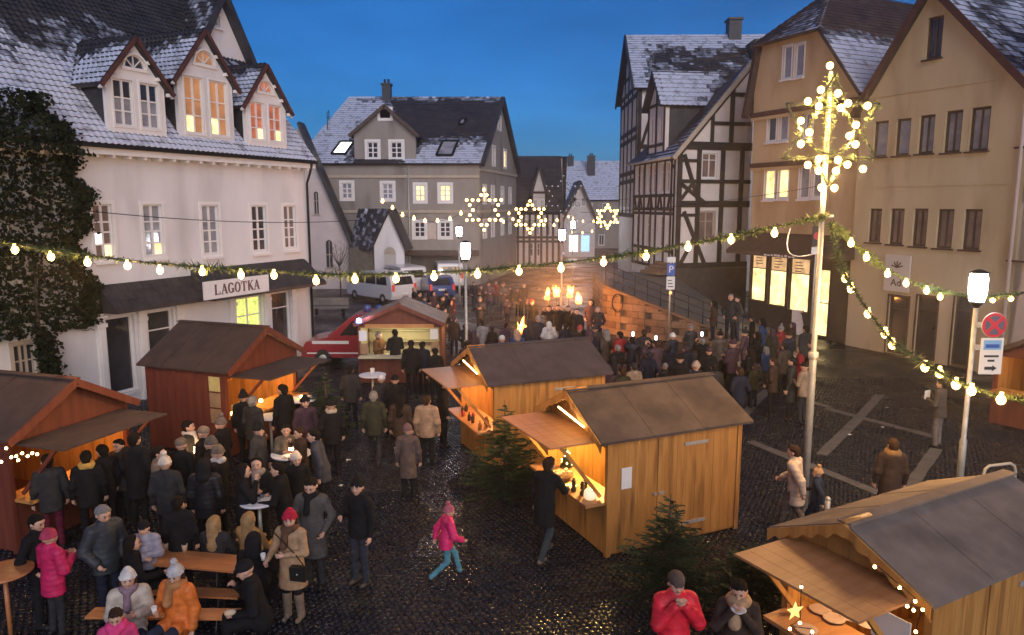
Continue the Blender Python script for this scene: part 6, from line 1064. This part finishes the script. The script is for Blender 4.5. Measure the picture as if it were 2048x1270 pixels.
def shapes(arms, legs, lean, hyaw, htilt, hem, hat, puffy, boots, near, scarf, flare, mirror):
    key = (arms, legs, lean, hyaw, htilt, hem, hat, puffy, boots, near, scarf, flare, mirror)
    if key in SHAPES: return SHAPES[key]
    dz = -.40 if legs == 'sit' else 0.; base = .95; cl, sl = math.cos(lean), math.sin(lean); rc, rb = (.021, .04) if near else (.033, .06); rh = .0115 if near else .019
    def tr(p):
        y, z = p[1], p[2] - base; return np.array((p[0], y * cl + z * sl, base + z * cl - y * sl + dz))
    A = ARMS[arms]; A = (A[1], A[0]) if mirror else A; arm = []
    for i, sx in ((0, -1), (1, 1)): e, w = A[i]; arm.append((tr((sx * .185, 0, 1.42)), tr((sx * e[0], e[1], e[2])), tr((sx * w[0], w[1], w[2]))))
    hip = [np.array((-.09, 0, .92 + dz)), np.array((.09, 0, .92 + dz))]; leg = LEGS[legs]; t = lambda x, y, z: tr((x, y, z))
    pr = [(t(0, 0, .95), t(0, 0, 1.3), .13, .14, 1.3), (t(-.14, 0, 1.42), t(.14, 0, 1.42), .06, .06), (t(0, -.01, 1.4), t(0, -.005, 1.53), .06, .055)]
    for h, (k, a) in zip(hip, leg): pr += [(h, k, .075, .052), (k, a, .05, .036), (np.array(a) - (0, .03, .03), np.array(a) + (0, .12, -.045), .036, .03)]
    for s, e, w in arm: pr += [(s, e, .05, .04), (e, w, .038, .026)]
    v, f = blob(pr, rb, .05); ch = [(v, f, 0)]
    Mh = np.array((Matrix.Rotation(hyaw, 3, 'Z') @ Matrix.Rotation(htilt, 3, 'X'))); ho = t(0, .01, 1.62)
    hv, hf = head_part('head', rh); ch.append((hv @ Mh.T + ho, hf, 0))
    q = MB()
    for sx in (-1, 1): q.ball((sx * .031, .0955, .014), .0125, 8, 5); q.bar((sx * .016, .108, .036), (sx * .046, .098, .038), .012, .010)
    ch.append((np.array(q.v) @ Mh.T + ho, q.f, 1)); q = MB().tube([(-.024, .090, -.050), (0, .100, -.053), (.024, .090, -.050)], .008, 6); ch.append((np.array(q.v) @ Mh.T + ho, q.f, 2))
    for (s, e, w), sx in zip(arm, (-1, 1)):        # hands: palm, four bent fingers and a thumb
        d = (w - e) / np.linalg.norm(w - e); inn = np.array((-sx, .25, .1)); inn = inn - d * (inn @ d); inn /= np.linalg.norm(inn); up = np.cross(d, inn)
        pv, pf = blob([(w, w + d * .075, .028, .034)], .014 if near else .022, .01); ch.append((pv, pf, 0)); q = MB()
        for i, L_ in enumerate((.062, .072, .068, .052)):
            o = w + d * .085 + up * (i - 1.5) * .019; m = o + d * L_ * .55 + inn * L_ * .2; e2 = m + d * L_ * .1 + inn * L_ * .5; q.tube([o - d * .02, o, m, e2], [.010, .0095, .009, .007], 6)
        o = w + d * .03 - up * .03; q.tube([o, o - up * .025 + d * .03 + inn * .01, o - up * .022 + d * .055 + inn * .03], [.012, .011, .008], 6); ch.append((np.array(q.v), q.f, 0))
    body = to_mesh('person', ch, 3); out = {'body': body, 'hands': [a[2] for a in arm]}
    # coat
    hz = hem + dz * (1 if legs != 'sit' else .0); hz = max(hz, .5) if legs == 'sit' else hz
    c = [(t(-.13, -.005, 1.425), t(.13, -.005, 1.425), .082, .082), (t(0, .0, 1.36), t(0, .0, 1.08), .175, .165, 1.32), (t(0, 0, 1.08), t(0, 0, .95), .165, .18, 1.28), (t(0, -.01, 1.45), t(0, -.005, 1.525), .085, .074)]
    if hem < .86 and legs != 'sit': c.append((t(0, 0, .95), np.array((0, -.01, hz - .12)), .18, .18 + flare, 1.22))
    elif legs == 'sit': c += [(t(0, 0, .95), t(0, .0, .88), .18, .19, 1.15), (hip[0] + (0, .03, 0), hip[0] + (-.02, .2, .0), .1, .09), (hip[1] + (0, .03, 0), hip[1] + (.02, .2, 0), .1, .09)]
    pf_ = .014 if puffy else 0
    for s, e, w in arm: c += [(s, e, .073 + pf_, .060 + pf_), (e, w + (e - w) * .08, .058 + pf_, .046 + pf_)]
    mod = None
    if puffy: mod = lambda X: .007 * np.abs(np.sin(X[..., 2] * PI / .085)) - .010
    elif near: mod = lambda X: .0045 * np.sin(X[..., 2] * 38 + 7 * np.sin(X[..., 0] * 21)) * np.sin(X[..., 0] * 17 + X[..., 1] * 25)
    v, f = blob(c, rc, .045, [((0, 0, 1), hz if legs != 'sit' else .3), (tuple(-(t(0, 0, 1) - t(0, 0, 0))), -float((t(0, 0, 1) - t(0, 0, 0)) @ t(0, 0, 1.555)))], mod); out['coat'] = to_mesh('coat', [(v, f, 0)], 1)
    c = [(np.array((-.06, 0, .93 + dz)), np.array((.06, 0, .93 + dz)), .118, .118)]
    for h, (k, a) in zip(hip, leg): c += [(h, k, .092, .068), (k, np.array(a) + (0, 0, -.02), .066, .056)]
    v, f = blob(c, rc * 1.1, .03, [((0, 0, 1), .05)], (lambda X: .005 * np.sin(X[..., 2] * 55 + 9 * X[..., 1])) if near else None); out['trousers'] = to_mesh('trousers', [(v, f, 0)], 1)
    out['shoes'] = []
    for k, a in leg:
        a = np.array(a); ss = [(a + (0, -.045, -.045), a + (0, .13, -.05), .045, .038)]
        if boots: ss.append((a, a + (np.array(k) - a) * .8, .062, .075))
        v, f = blob(ss, .018 if near else .03, .03, [((0, 0, 1), a[2] - .082)]); out['shoes'].append(to_mesh('shoe', [(v, f, 0)], 1))
    if hat:
        for nm in hat.split('+'):
            v, f = head_part(nm, rh); out[nm] = to_mesh(nm, [(v @ Mh.T + ho, f, 0)], 1)
    if scarf:
        ring = [(t(.085 * math.cos(a), .09 * math.sin(a) + .005, 1.50 + .012 * math.sin(3 * a)), t(.085 * math.cos(a + .6), .09 * math.sin(a + .6) + .005, 1.50 + .012 * math.sin(3 * a + 1.8)), .045 * scarf, .045 * scarf) for a in np.arange(0, 6.28, .628)] + [(t(.02, .12, 1.47), t(.03, .17, 1.27), .045 * scarf, .055 * scarf)]
        v, f = blob(ring, rc, .03, mod=lambda X: .006 * np.sin(X[..., 2] * 140) * np.sin(X[..., 0] * 120)); out['scarf'] = to_mesh('scarf', [(v, f, 0)], 1)
    SHAPES[key] = out; return out
PNAMES = {'short': 'hair', 'long': 'hair', 'beanie': 'hat', 'bobble': 'hat', 'tall': 'hat', 'cap': 'cap', 'hood': 'hood', 'tophat': 'hat'}
NP = [0]
def person(label, at, yaw, h=1.74, coat=BLACK, pants=BLACK, shoes=BLACK, hat='short', hc=HB, arms='down', legs='stand', lean=0., hyaw=0., htilt=0., hem=.80, puffy=False, boots=False, near=True, scarf=0., sc_c=GREY, flare=.02, mirror=False, seat=False, group=None, z=0., hc2=None):
    """at = (px, py): picture position of the head's centre"""
    s = h / 1.75; hz = (1.62 - (.40 if legs == 'sit' else 0)) * s + z; p = G(at[0], at[1], hz) if not isinstance(at, Vector) else at
    rz = R(yaw); lo = .67 * math.sin(lean); p = Vector((p.x + math.sin(rz) * lo * s, p.y - math.cos(rz) * lo * s, z + .006))
    if lean: p = p if isinstance(at, Vector) else p
    S = shapes(arms, legs, round(lean, 2), round(hyaw, 2), round(htilt, 2), hem, hat, puffy, boots, near, scarf, flare, mirror); NP[0] += 1
    def put(name, me, mats, parent=None):
        o = inst(name, me, parent)
        for i, m in enumerate(mats): o.material_slots[i].link = 'OBJECT'; o.material_slots[i].material = m
        return o
    o = put('person', S['body'], (skin, eye_m, lip_m)); o.location = p; o.rotation_euler = (0, 0, rz); o.scale = (s, s, s); tag(o, label, 'person', group)
    put('coat', S['coat'], (fab(coat, 'puff' if puffy else 'wool'),), o); put('trousers', S['trousers'], (fab(pants),), o)
    for m in S['shoes']: put('boot' if boots else 'shoe', m, (fab(shoes, 'puff'),), o)
    if hat:
        for i, nm in enumerate(hat.split('+')): put(PNAMES[nm], S[nm], (fab(hc if i == 0 else (hc2 or HB)),), o)
    if scarf: put('scarf', S['scarf'], (fab(sc_c),), o)
    o['hand_l'] = ''; del o['hand_l']
    W = T(*p) @ RZ(rz) @ Matrix.Scale(s, 4); return [W @ Vector(v) for v in S['hands']]
V2 = lambda px, py: G(px, py)
# ---------------------------------------------------------------- front left
hh = person('person in camel coat and red hat holding a white cup, standing by the benches', (580, 1040), 168, 1.68, (.34, .22, .13), BLACK, (.16, .12, .09), 'beanie+long', (.42, .02, .05), 'cup', hem=.55, boots=True, scarf=1.15, sc_c=(.10, .055, .035), flare=.07, hyaw=.35, htilt=-.05, hc2=HBR)
cup(hh[1] + Vector((-.04, -.05, .02)), 'white paper cup held by the red-hatted person in the camel coat')
bg = thing('handbag', 'small black shoulder bag hanging on the camel coat', 'bag', hh[0] + Vector((.19, .0, -.18)), R(168)); MB().box(-.12, .12, -.045, .045, -.2, 0).build('pouch', mat('leather', (.015, .014, .014), None, .4), bg); MB().box(-.122, .122, -.05, .05, -.09, .005).build('flap', mat('leather', (.015, .014, .014), None, .4), bg); MB().tube([(-.11, 0, 0), (.05, -.02, .18), (.32, .06, .52)], .009, 5).build('strap', iron, bg); MB().ball((0, .052, -.09), .014).build('clasp', galv, bg)
person('tall person in grey wool coat behind the red-hatted one, looking down', (622, 973), 176, 1.84, (.085, .078, .075), CHAR, BLACK, 'short', HB, 'pocket', hem=.52, htilt=-.35, scarf=.9, sc_c=BLACK, flare=.04)
hh = person('person in black jacket and black beanie standing alone on the cobbles', (716, 975), 150, 1.78, BLACK, (.03, .033, .045), (.05, .045, .04), 'beanie', BLACK, 'hold1', hem=.82, hyaw=.3, mirror=False)
hh = person('person in cream jacket and patterned white cap sitting on the front bench', (256, 1160), 205, 1.66, (.50, .44, .36), JEANS, BLACK, 'beanie+long', (.62, .60, .58), 'hold', 'sit', hc2=HBR, scarf=1., sc_c=(.25, .17, .2), puffy=True)
hh = person('person in orange jacket and grey bobble hat sitting on the front bench', (352, 1150), 165, 1.68, (.60, .16, .03), JEANS, BLACK, 'bobble+long', (.46, .45, .47), 'hold1', 'sit', hc2=HBR, puffy=True, scarf=1.25, sc_c=(.36, .17, .07), htilt=-.25, hyaw=.25)
cup(hh[1] + Vector((0, -.06, .0)), 'white cup held by the orange-jacketed person')
person('person with brown hair and bright pink scarf at the bottom edge', (232, 1236), 200, 1.5, (.55, .06, .18), BLACK, BLACK, 'short', HBR, 'hold', 'sit', scarf=1.5, sc_c=(.62, .06, .2), htilt=-.3)
hh = person('person in black cap and jacket eating at the right end of the benches', (492, 1140), 110, 1.76, BLACK, BLACK, BLACK, 'cap', BLACK, 'eat1', 'sit', lean=.22, htilt=-.3)
rl_ = MB().ball((0, 0, 0), .055, 10, 6, sc_=(1.5, .9, .8)); place(tag(rl_.build('bread_roll', mat('bread', (.6, .42, .25), (.7, .55, .38), .8, 12.)), 'bread roll in the hand of the black-capped person', 'bread'), hh[0] + Vector((-.03, -.03, .06)), .4)
person('person with long blonde hair in dark jacket sitting with back turned', (428, 1050), -8, 1.68, CHAR, BLACK, BLACK, 'long', HBL, 'table', 'sit'); person('person with long blonde hair in mustard coat sitting at the table', (497, 1042), -20, 1.68, (.32, .19, .07), BLACK, BLACK, 'long', HBL, 'table', 'sit')
person('person in black hooded jacket with olive collar beside the mustard coat', (507, 1085), 5, 1.7, BLACK, BLACK, BLACK, 'hood', BLACK, 'table', 'sit', scarf=1.2, sc_c=(.16, .13, .07)); person('dark long-haired person sitting at the left end of the beer table', (263, 1090), -60, 1.66, BLACK, BLACK, BLACK, 'long', HB, 'table', 'sit')
person('child in lavender grey puffer and black cap behind the beer table', (288, 1058), 190, 1.4, (.26, .25, .31), BLACK, BLACK, 'cap', BLACK, 'fold', puffy=True, hem=.85)
person('grey-haired person in dark slate puffer looking down left of the table', (205, 1030), -120, 1.76, (.03, .036, .045), NAVY, BLACK, 'short', HG, 'pocket', puffy=True, htilt=-.3, hem=.76)
person('person in pink winter jacket and pink hat with back turned', (98, 1078), -25, 1.58, (.50, .02, .10), CHAR, BLACK, 'beanie', (.38, .05, .10), 'hold', puffy=True, hem=.72); person('dark person behind the pink jacket at the left edge', (72, 1048), -100, 1.7, BLACK, BLACK, BLACK, 'short', HB, 'pocket', htilt=-.2)
# ---------------------------------------------------------------- around the left edge hut
for lab, at, yaw, kw in (
    ('person with maroon trousers at the left edge hut counter', (95, 925), 40, dict(coat=CHAR, pants=(.10, .015, .03), h=1.75)), ('person with yellow scarf and back turned before the left hut', (172, 918), 25, dict(coat=BLACK, scarf=1.2, sc_c=(.5, .3, .08))), ('dark person between the yellow scarf and the hut flap', (205, 905), 60, dict(coat=BLACK)),
    ('tall dark person left of the capped group, seen from behind', (268, 882), -10, dict(coat=BLACK, h=1.88, hem=.6)), ('dark-coated person beside the tall one under the hut flap', (238, 893), 170, dict(coat=CHAR, h=1.7)),
    ('person in cream knitted hat standing with back turned', (330, 930), 10, dict(coat=CHAR, hat='bobble', hc=(.55, .48, .42))), ('dark-haired person facing right beside the cream hat', (316, 908), -75, dict(coat=(.16, .13, .11), hat='short', hc=HB)),
    ('person in grey flat cap near the flame lantern', (362, 892), -20, dict(coat=BLACK, hat='cap', hc=(.13, .11, .09))), ('person in beige peaked cap facing left by the red hut', (408, 868), 75, dict(coat=BLACK, hat='cap', hc=(.20, .16, .12))), ('person in grey bobble beanie before the red hut wall', (442, 850), 80, dict(coat=BLACK, hat='bobble', hc=(.12, .10, .09))),
    ('dark-haired person with white collar before the red hut wall', (376, 855), -80, dict(coat=CHAR, scarf=.9, sc_c=(.4, .38, .38))), ('person in grey beanie right of the flame lantern', (422, 890), 85, dict(coat=BLACK, hat='beanie', hc=(.10, .09, .08))), ('person in brown knitted hat with white hood lining', (436, 908), 80, dict(coat=BLACK, hat='beanie', hc=(.14, .11, .09), scarf=1.1, sc_c=(.45, .43, .42))),
    ('broad-backed person in black padded jacket at the crowd centre', (408, 935), 0, dict(coat=BLACK, puffy=True, h=1.76, hat='hood', hc=BLACK)), ('dark person at the near edge of the crowd behind the beer table', (355, 1010), 10, dict(coat=BLACK, h=1.6)), ('dark-haired person with raised hand left of the small white table', (486, 945), -70, dict(coat=BLACK, arms='eat1', hat='long')),
    ('dark-haired person with grey scarf at the small white table', (513, 930), -165, dict(coat=BLACK, hat='long', scarf=1.3, sc_c=(.24, .21, .19), arms='hold')), ('black-clad person leaning at the right of the small white table', (556, 940), 95, dict(coat=BLACK, arms='table', lean=.15)), ('person in white knitted beanie behind the small white table', (592, 920), -150, dict(coat=BLACK, hat='beanie', hc=(.62, .52, .44), h=1.62)),
    ('person in dark hat and heavy coat left of the bright lantern', (516, 862), -100, dict(coat=(.05, .048, .05), hat='tophat', hc=BLACK)), ('dark-haired person in grey fur collar behind the bright lantern', (572, 862), 200, dict(coat=(.10, .085, .07), hat='short', arms='hold', h=1.64)), ('person in blue-grey jacket bending right of the bright lantern', (628, 872), 100, dict(coat=(.06, .06, .075), lean=.2, h=1.8)),
    ('dark person in black hat at the candle table', (610, 806), -150, dict(coat=PURP, hat='beanie', hc=BLACK)), ('person with pale ear muffs and back turned right of the candle table', (662, 812), 20, dict(coat=BLACK, hat='beanie', hc=BLACK, scarf=1.0, sc_c=(.4, .34, .28))), ('large black-coated person at the red hut counter', (566, 782), 60, dict(coat=BLACK, h=1.88, hem=.6)),
    ('person in pointed black hat at the red hut counter', (487, 797), 0, dict(coat=BLACK, hat='tall', hc=BLACK)), ('grey-haired person next to the pointed hat at the red hut', (505, 805), -20, dict(coat=CHAR, hc=HG)), ('brown-haired person drinking near the bright lantern', (600, 868), 120, dict(coat=BROWN, hc=HBR, arms='eat1', h=1.66)),
    # ------------------------------------------------------------ lane between the huts
    ('grey-haired person in olive jacket walking away along the lane', (747, 795), 5, dict(coat=OLIVE, pants=CHAR, hc=HG, legs='walk', h=1.78)), ('dark person with long hair walking right of the olive jacket', (800, 800), -5, dict(coat=BROWN, hat='long', legs='walk')), ('person in beige quilted jacket with back turned in the lane', (853, 803), -8, dict(coat=(.30, .20, .13), puffy=True, hc=HBR, hem=.78)),
    ('person in purple-grey beanie and long brown coat in the lane', (815, 862), 0, dict(coat=(.09, .065, .06), hat='beanie', hc=(.13, .08, .09), hem=.55, h=1.62)), ('dark person under the flap of the violet-roofed hut', (885, 770), -70, dict(coat=BLACK)), ('tall black-clad person in front of the fire brigade hut', (822, 690), 10, dict(coat=BLACK, h=1.85)), ('dark person right of the tall one at the fire brigade hut', (845, 692), -15, dict(coat=NAVY)), ('dark person at the right wall of the fire brigade hut', (870, 705), 30, dict(coat=BLACK, h=1.7)),
    ('person in dark cap before the fire brigade hut table', (790, 762), 0, dict(coat=BLACK, hat='cap', hc=BLACK)), ('person in white hat beside the white table before the fire hut', (763, 760), 30, dict(coat=CHAR, hat='cap', hc=(.6, .6, .64), h=1.7)), ('dark person behind the fir tree by the red hut', (700, 742), 0, dict(coat=CHAR))):
    kw.setdefault('hem', .74); person(lab, at, yaw, group='visitors around the left huts', **kw)
person('person in brown apron serving inside the fire brigade hut', (757, 672), -120, 1.75, (.12, .06, .03), BLACK, BLACK, 'short', HG, 'hold', group='hut staff'); person('dark-clad person working inside the fire brigade hut', (790, 668), 30, 1.85, BLACK, BLACK, BLACK, 'short', HB, 'hold', group='hut staff')
# ---------------------------------------------------------------- centre and right
person('child in bright pink jacket and teal trousers running across the cobbles', (898, 1024), -70, 1.28, (.62, .03, .14), (.08, .22, .28), BLACK, 'bobble', (.36, .10, .14), 'swing', 'run', lean=.12, puffy=True)
person('dark-jacketed person leaning to the yellow hut counter with one foot back', (1098, 930), -35, 1.8, BLACK, (.04, .05, .055), (.14, .11, .09), 'short', HBR, 'reach', 'walk', lean=.2, hem=.62)
person('person in pale cream puffer walking left past the star pole', (1588, 905), 55, 1.7, (.55, .44, .34), (.12, .09, .08), BLACK, 'short', HBR, 'swing', 'walk', lean=.12, puffy=True, hem=.62); person('child in dark jacket and beige hat walking behind the star pole', (1636, 948), 60, 1.25, (.03, .04, .07), NAVY, BLACK, 'bobble', (.45, .28, .15), 'swing', 'walk')
person('person in long brown coat with fur collar walking away on the right', (1787, 893), -10, 1.76, (.045, .03, .026), BLACK, BLACK, 'short', HBR, 'down', 'walk', hem=.5, scarf=1.35, sc_c=(.20, .12, .06))
hh = person('person reading a folded white paper under the right lamp', (1884, 770), 40, 1.75, (.06, .05, .045), (.14, .12, .11), BLACK, 'short', HB, 'hold'); place(tag(MB().box(-.11, .11, -.005, .005, -.02, .2).build('leaflet', paper), 'folded white leaflet held under the right lamp', 'paper'), (hh[0] + hh[1]) / 2 + Vector((-.05, -.05, .0)), .5)
hh = person('person in bright red jacket with hands at the mouth before the fir', (1352, 1168), 185, 1.74, (.62, .02, .04), BLACK, BLACK, 'cap', (.10, .07, .06), 'eat', htilt=-.1, puffy=True)
hh = person('dark-haired person with fur collar eating from a white bowl', (1478, 1182), 160, 1.7, (.05, .035, .03), BLACK, BLACK, 'short', HB, 'eat', htilt=-.3, scarf=1.5, sc_c=(.38, .25, .15)); q = MB().lathe([(.03, 0), (.09, .05), (.085, .052), (.03, .012)], 14); place(tag(q.build('bowl', paper), 'white bowl held by the person with the fur collar', 'bowl'), (hh[0] + hh[1]) / 2 + Vector((-.01, -.07, .02)))
# ---------------------------------------------------------------- the crowd watching the fire: a few builds, each standing where it shows
KINDS_ = [dict(arms='pocket', hat='short', hem=.74), dict(arms='hold', hat='beanie', hem=.70, puffy=True), dict(arms='down', hat='long', hem=.6), dict(arms='pocket', hat='hood', hem=.66), dict(arms='hold', hat='cap', hem=.78), dict(arms='up', hat='short', hem=.74), dict(arms='fold', hat='bobble', hem=.72, puffy=True), dict(arms='down', hat='short', hem=.5)]
COATS = [('black', BLACK), ('navy', NAVY), ('charcoal', CHAR), ('brown', BROWN), ('olive', OLIVE), ('black', BLACK), ('taupe', (.07, .055, .045)), ('plum', PURP), ('beige', (.24, .18, .13)), ('silver', (.20, .19, .19)), ('red', (.22, .02, .025)), ('navy', NAVY), ('blue', (.03, .06, .14))]
HWORD = {'short': 'bare-headed', 'beanie': 'beanie-wearing', 'long': 'long-haired', 'hood': 'hooded', 'cap': 'capped', 'bobble': 'bobble-hatted'}
ORD = 'first second third fourth fifth sixth seventh eighth ninth tenth eleventh twelfth thirteenth fourteenth fifteenth sixteenth seventeenth eighteenth nineteenth twentieth twenty-first twenty-second twenty-third twenty-fourth twenty-fifth twenty-sixth'.split()
def crowd(where, group, heads, yaw, z=0., seed=1):
    rnd = random.Random(seed); hs = sorted(heads, key=lambda q: q[0])
    for i, hd_ in enumerate(hs):
        x, y = hd_[:2]; ov = hd_[2] if len(hd_) > 2 else {}; kd = dict(KINDS_[rnd.choice((0, 1, 2, 3, 4, 6, 7, 0, 3))]); cn, cc = rnd.choice(COATS[:8] * 3 + COATS[8:]); cn = ov.pop('cn', cn); cc = ov.pop('coat', cc); yw = ov.pop('yaw', yaw + rnd.uniform(-28, 28)); kd.update(ov)
        person(f'{HWORD.get(kd["hat"], "dark")} person in {cn}, {ORD[i]} from the left {where}', (x, y), yw, kd.pop('h', rnd.choice((1.35, 1.55, 1.6, 1.66, 1.7, 1.74, 1.78, 1.82, 1.88))), cc, rnd.choice((BLACK, NAVY, CHAR, JEANS)), BLACK, kd.pop('hat'), kd.pop('hc', rnd.choice((HB, HB, HBR, HG, CHAR, BLACK, PURP))), group=group, near=False, z=z, **kd)
UP = dict(KINDS_[5])
crowd('in the dark crowd before the sandstone wall', 'crowd before the sandstone wall', [(1168, 668), (1190, 660), (1212, 668), (1236, 698, dict(hc=HG)), (1240, 672), (1264, 682, dict(UP)), (1288, 668), (1312, 690, dict(UP)), (1298, 712), (1338, 700), (1345, 675, dict(hat='beanie', hc=(.66, .62, .56))), (1382, 658), (1372, 700), (1405, 684, dict(UP)), (1440, 672), (1418, 705), (1450, 715), (1392, 735, dict(hat='beanie', hc=(.35, .27, .22))), (1268, 735), (1330, 735), (1225, 720), (1300, 690), (1360, 720), (1428, 735), (1480, 745), (1245, 745)], 15, seed=3)
crowd('in the group before the lit shop', 'crowd before the lit shop', [(1466, 690), (1490, 668), (1505, 640), (1525, 645), (1545, 665), (1562, 660), (1586, 652), (1612, 660), (1500, 705), (1532, 700), (1570, 695), (1602, 700), (1625, 690), (1475, 705), (1548, 725), (1510, 735), (1585, 725), (1610, 735), (1515, 672), (1578, 672)], 40, seed=5)
crowd('on the ramp above the sandstone wall', 'onlookers on the ramp', [(1428, 608, dict(yaw=60)), (1462, 596, dict(yaw=150)), (1476, 600, dict(yaw=100))], 60, z=.75, seed=8)
crowd('in the row behind the violet-roofed hut', 'crowd behind the pine huts', [(908, 640), (930, 655), (948, 668), (965, 648), (985, 660), (1004, 680, dict(hat='cap', hc=(.6, .6, .6))), (1012, 652), (1034, 668, dict(hc=(.4, .25, .18))), (1060, 648), (1076, 640, dict(hat='beanie', hc=(.25, .22, .2))), (1098, 650, dict(hat='hood', hc=(.5, .48, .46), coat=(.5, .48, .46), cn='white', puffy=True)), (1132, 655), (1160, 660, dict(hat='beanie', hc=(.35, .05, .05))), (1178, 668), (935, 690), (975, 690)], -10, seed=9)
crowd('in the firelit group beside the parked vans', 'audience beside the vans', [(828, 580), (838, 590), (848, 598), (858, 606), (866, 588), (874, 612), (884, 598), (892, 588), (900, 606), (868, 620), (888, 622), (906, 596), (846, 612)], -100, seed=12)
crowd('among those standing beyond the fire', 'people beyond the fire', [(930, 575), (948, 568), (962, 574), (978, 568), (992, 566), (1006, 570), (1020, 578), (1036, 582), (1048, 572), (1182, 606), (1196, 620), (1014, 600), (960, 600)], 180, seed=15)
for i, (x, y, kw) in enumerate(((1098, 618, {}), (1116, 616, {}), (1136, 618, {}), (1154, 624, {}), (1064, 606, dict(hat='beanie', hc=(.55, .03, .03))))):
    lab = ('dark torch bearer at the left of the four by the fire', 'second dark torch bearer from the left by the fire', 'third dark torch bearer from the left by the fire', 'dark torch bearer at the right end by the sandstone wall', 'dark person in red pointed hat beside the fire basket')[i]
    person(lab, (x, y), 175, 1.78, BLACK, BLACK, BLACK, kw.get('hat', 'short'), kw.get('hc', HB), 'torch', near=False, group='torch bearers', hem=.6)
scr = mat('phone_screen', (.5, .6, .9), None, .3, emit=(.75, .82, 1.), es=4.)
for i, (x, y) in enumerate(((1266, 668), (1312, 676), (1404, 668), (1487, 664))):
    p = G(x, y, 1.62); place(tag(MB().box(-.04, .04, -.004, .004, -.075, .075).build('smartphone', [scr]), ('glowing phone held up, leftmost of the four in the crowd', 'glowing phone held up, second from the left in the crowd', 'glowing phone held up, third from the left in the crowd', 'bluish glowing phone at the edge of the shop group')[i], 'phone', 'phones held up'), p, .2)
print('people', NP[0])
# ================================================================ overhead wires and litter
def wire(label, a, c, sag): o = thing('overhead_cable', label, 'cable', a); d = Vector(c) - Vector(a); MB().tube([d * (k / 16) - Vector((0, 0, sag * 4 * (k / 16) * (1 - k / 16))) for k in range(17)], .012, 4).build('wire', iron, o)
wire('thin dark wire slanting across the white house front', D(-20, 398, 19.5), D(720, 440, 30.), .3); wire('thin dark wire crossing from the half-timbered house to the beige house', D(1160, 425, 44), D(1660, 368, 33.), .25); wire('thin wire over the far street between the houses', D(1060, 392, 71), D(1262, 398, 56), .2)
for i, (x, y) in enumerate(((697, 921), (682, 972), (1775, 816), (1765, 855), (655, 1042), (1700, 870))):
    place(tag(MB().add([(-.06, -.03, .012), (.05, -.035, .02), (.06, .03, .014), (-.05, .04, .03)], [(0, 1, 2, 3)]).box(-.02, .03, -.01, .02, .008, .022).build('paper_scrap', paper), ('crumpled paper scrap in the lane beside the candle table', 'paper scrap on the cobbles left of the lone beanie wearer', 'paper scrap on the paving near the drooping garland', 'white scrap on a pale paving band at the right', 'small scrap at the feet of the grey coat', 'paper scrap right of the star pole')[i], 'litter', 'litter on the paving'), G(x, y), i * 1.3)
# ================================================================ misty smoky air over the square
hm = bpy.data.materials.new('haze_air'); hm.use_nodes = True; hn = hm.node_tree.nodes; hn.remove(hn['Principled BSDF']); pv = hn.new('ShaderNodeVolumePrincipled')
pv.inputs['Color'].default_value = (.9, .88, .86, 1); pv.inputs['Density'].default_value = .0013; pv.inputs['Anisotropy'].default_value = .75; hm.node_tree.links.new(pv.outputs[0], hn['Material Output'].inputs['Volume'])
hz = MB().box(-185, 185, -45, 245, -1.1, 22).build('haze', hm); hz['kind'] = 'stuff'; hz['label'] = 'thin smoky evening haze over the whole square'; hz['category'] = 'haze'
sm = bpy.data.materials.new('smoke_air'); sm.use_nodes = True; hn = sm.node_tree.nodes; hn.remove(hn['Principled BSDF']); pv = hn.new('ShaderNodeVolumePrincipled'); pv.inputs['Color'].default_value = (.75, .68, .62, 1); pv.inputs['Density'].default_value = .035; pv.inputs['Anisotropy'].default_value = .3; sm.node_tree.links.new(pv.outputs[0], hn['Material Output'].inputs['Volume'])
for lab, c, r in (('smoke drifting over the torches and fire basket', (1.3, 33.4, 3.2), (3.6, 2.2, 1.9)), ('smoke rising above the red hut flap', (-5.3, 18.0, 2.9), (.9, .7, 1.0))):
    o = MB().ball((0, 0, 0), 1, 20, 12, sc_=r).build('smoke', sm); o.location = c; tag(o, lab, 'smoke', kind='stuff')
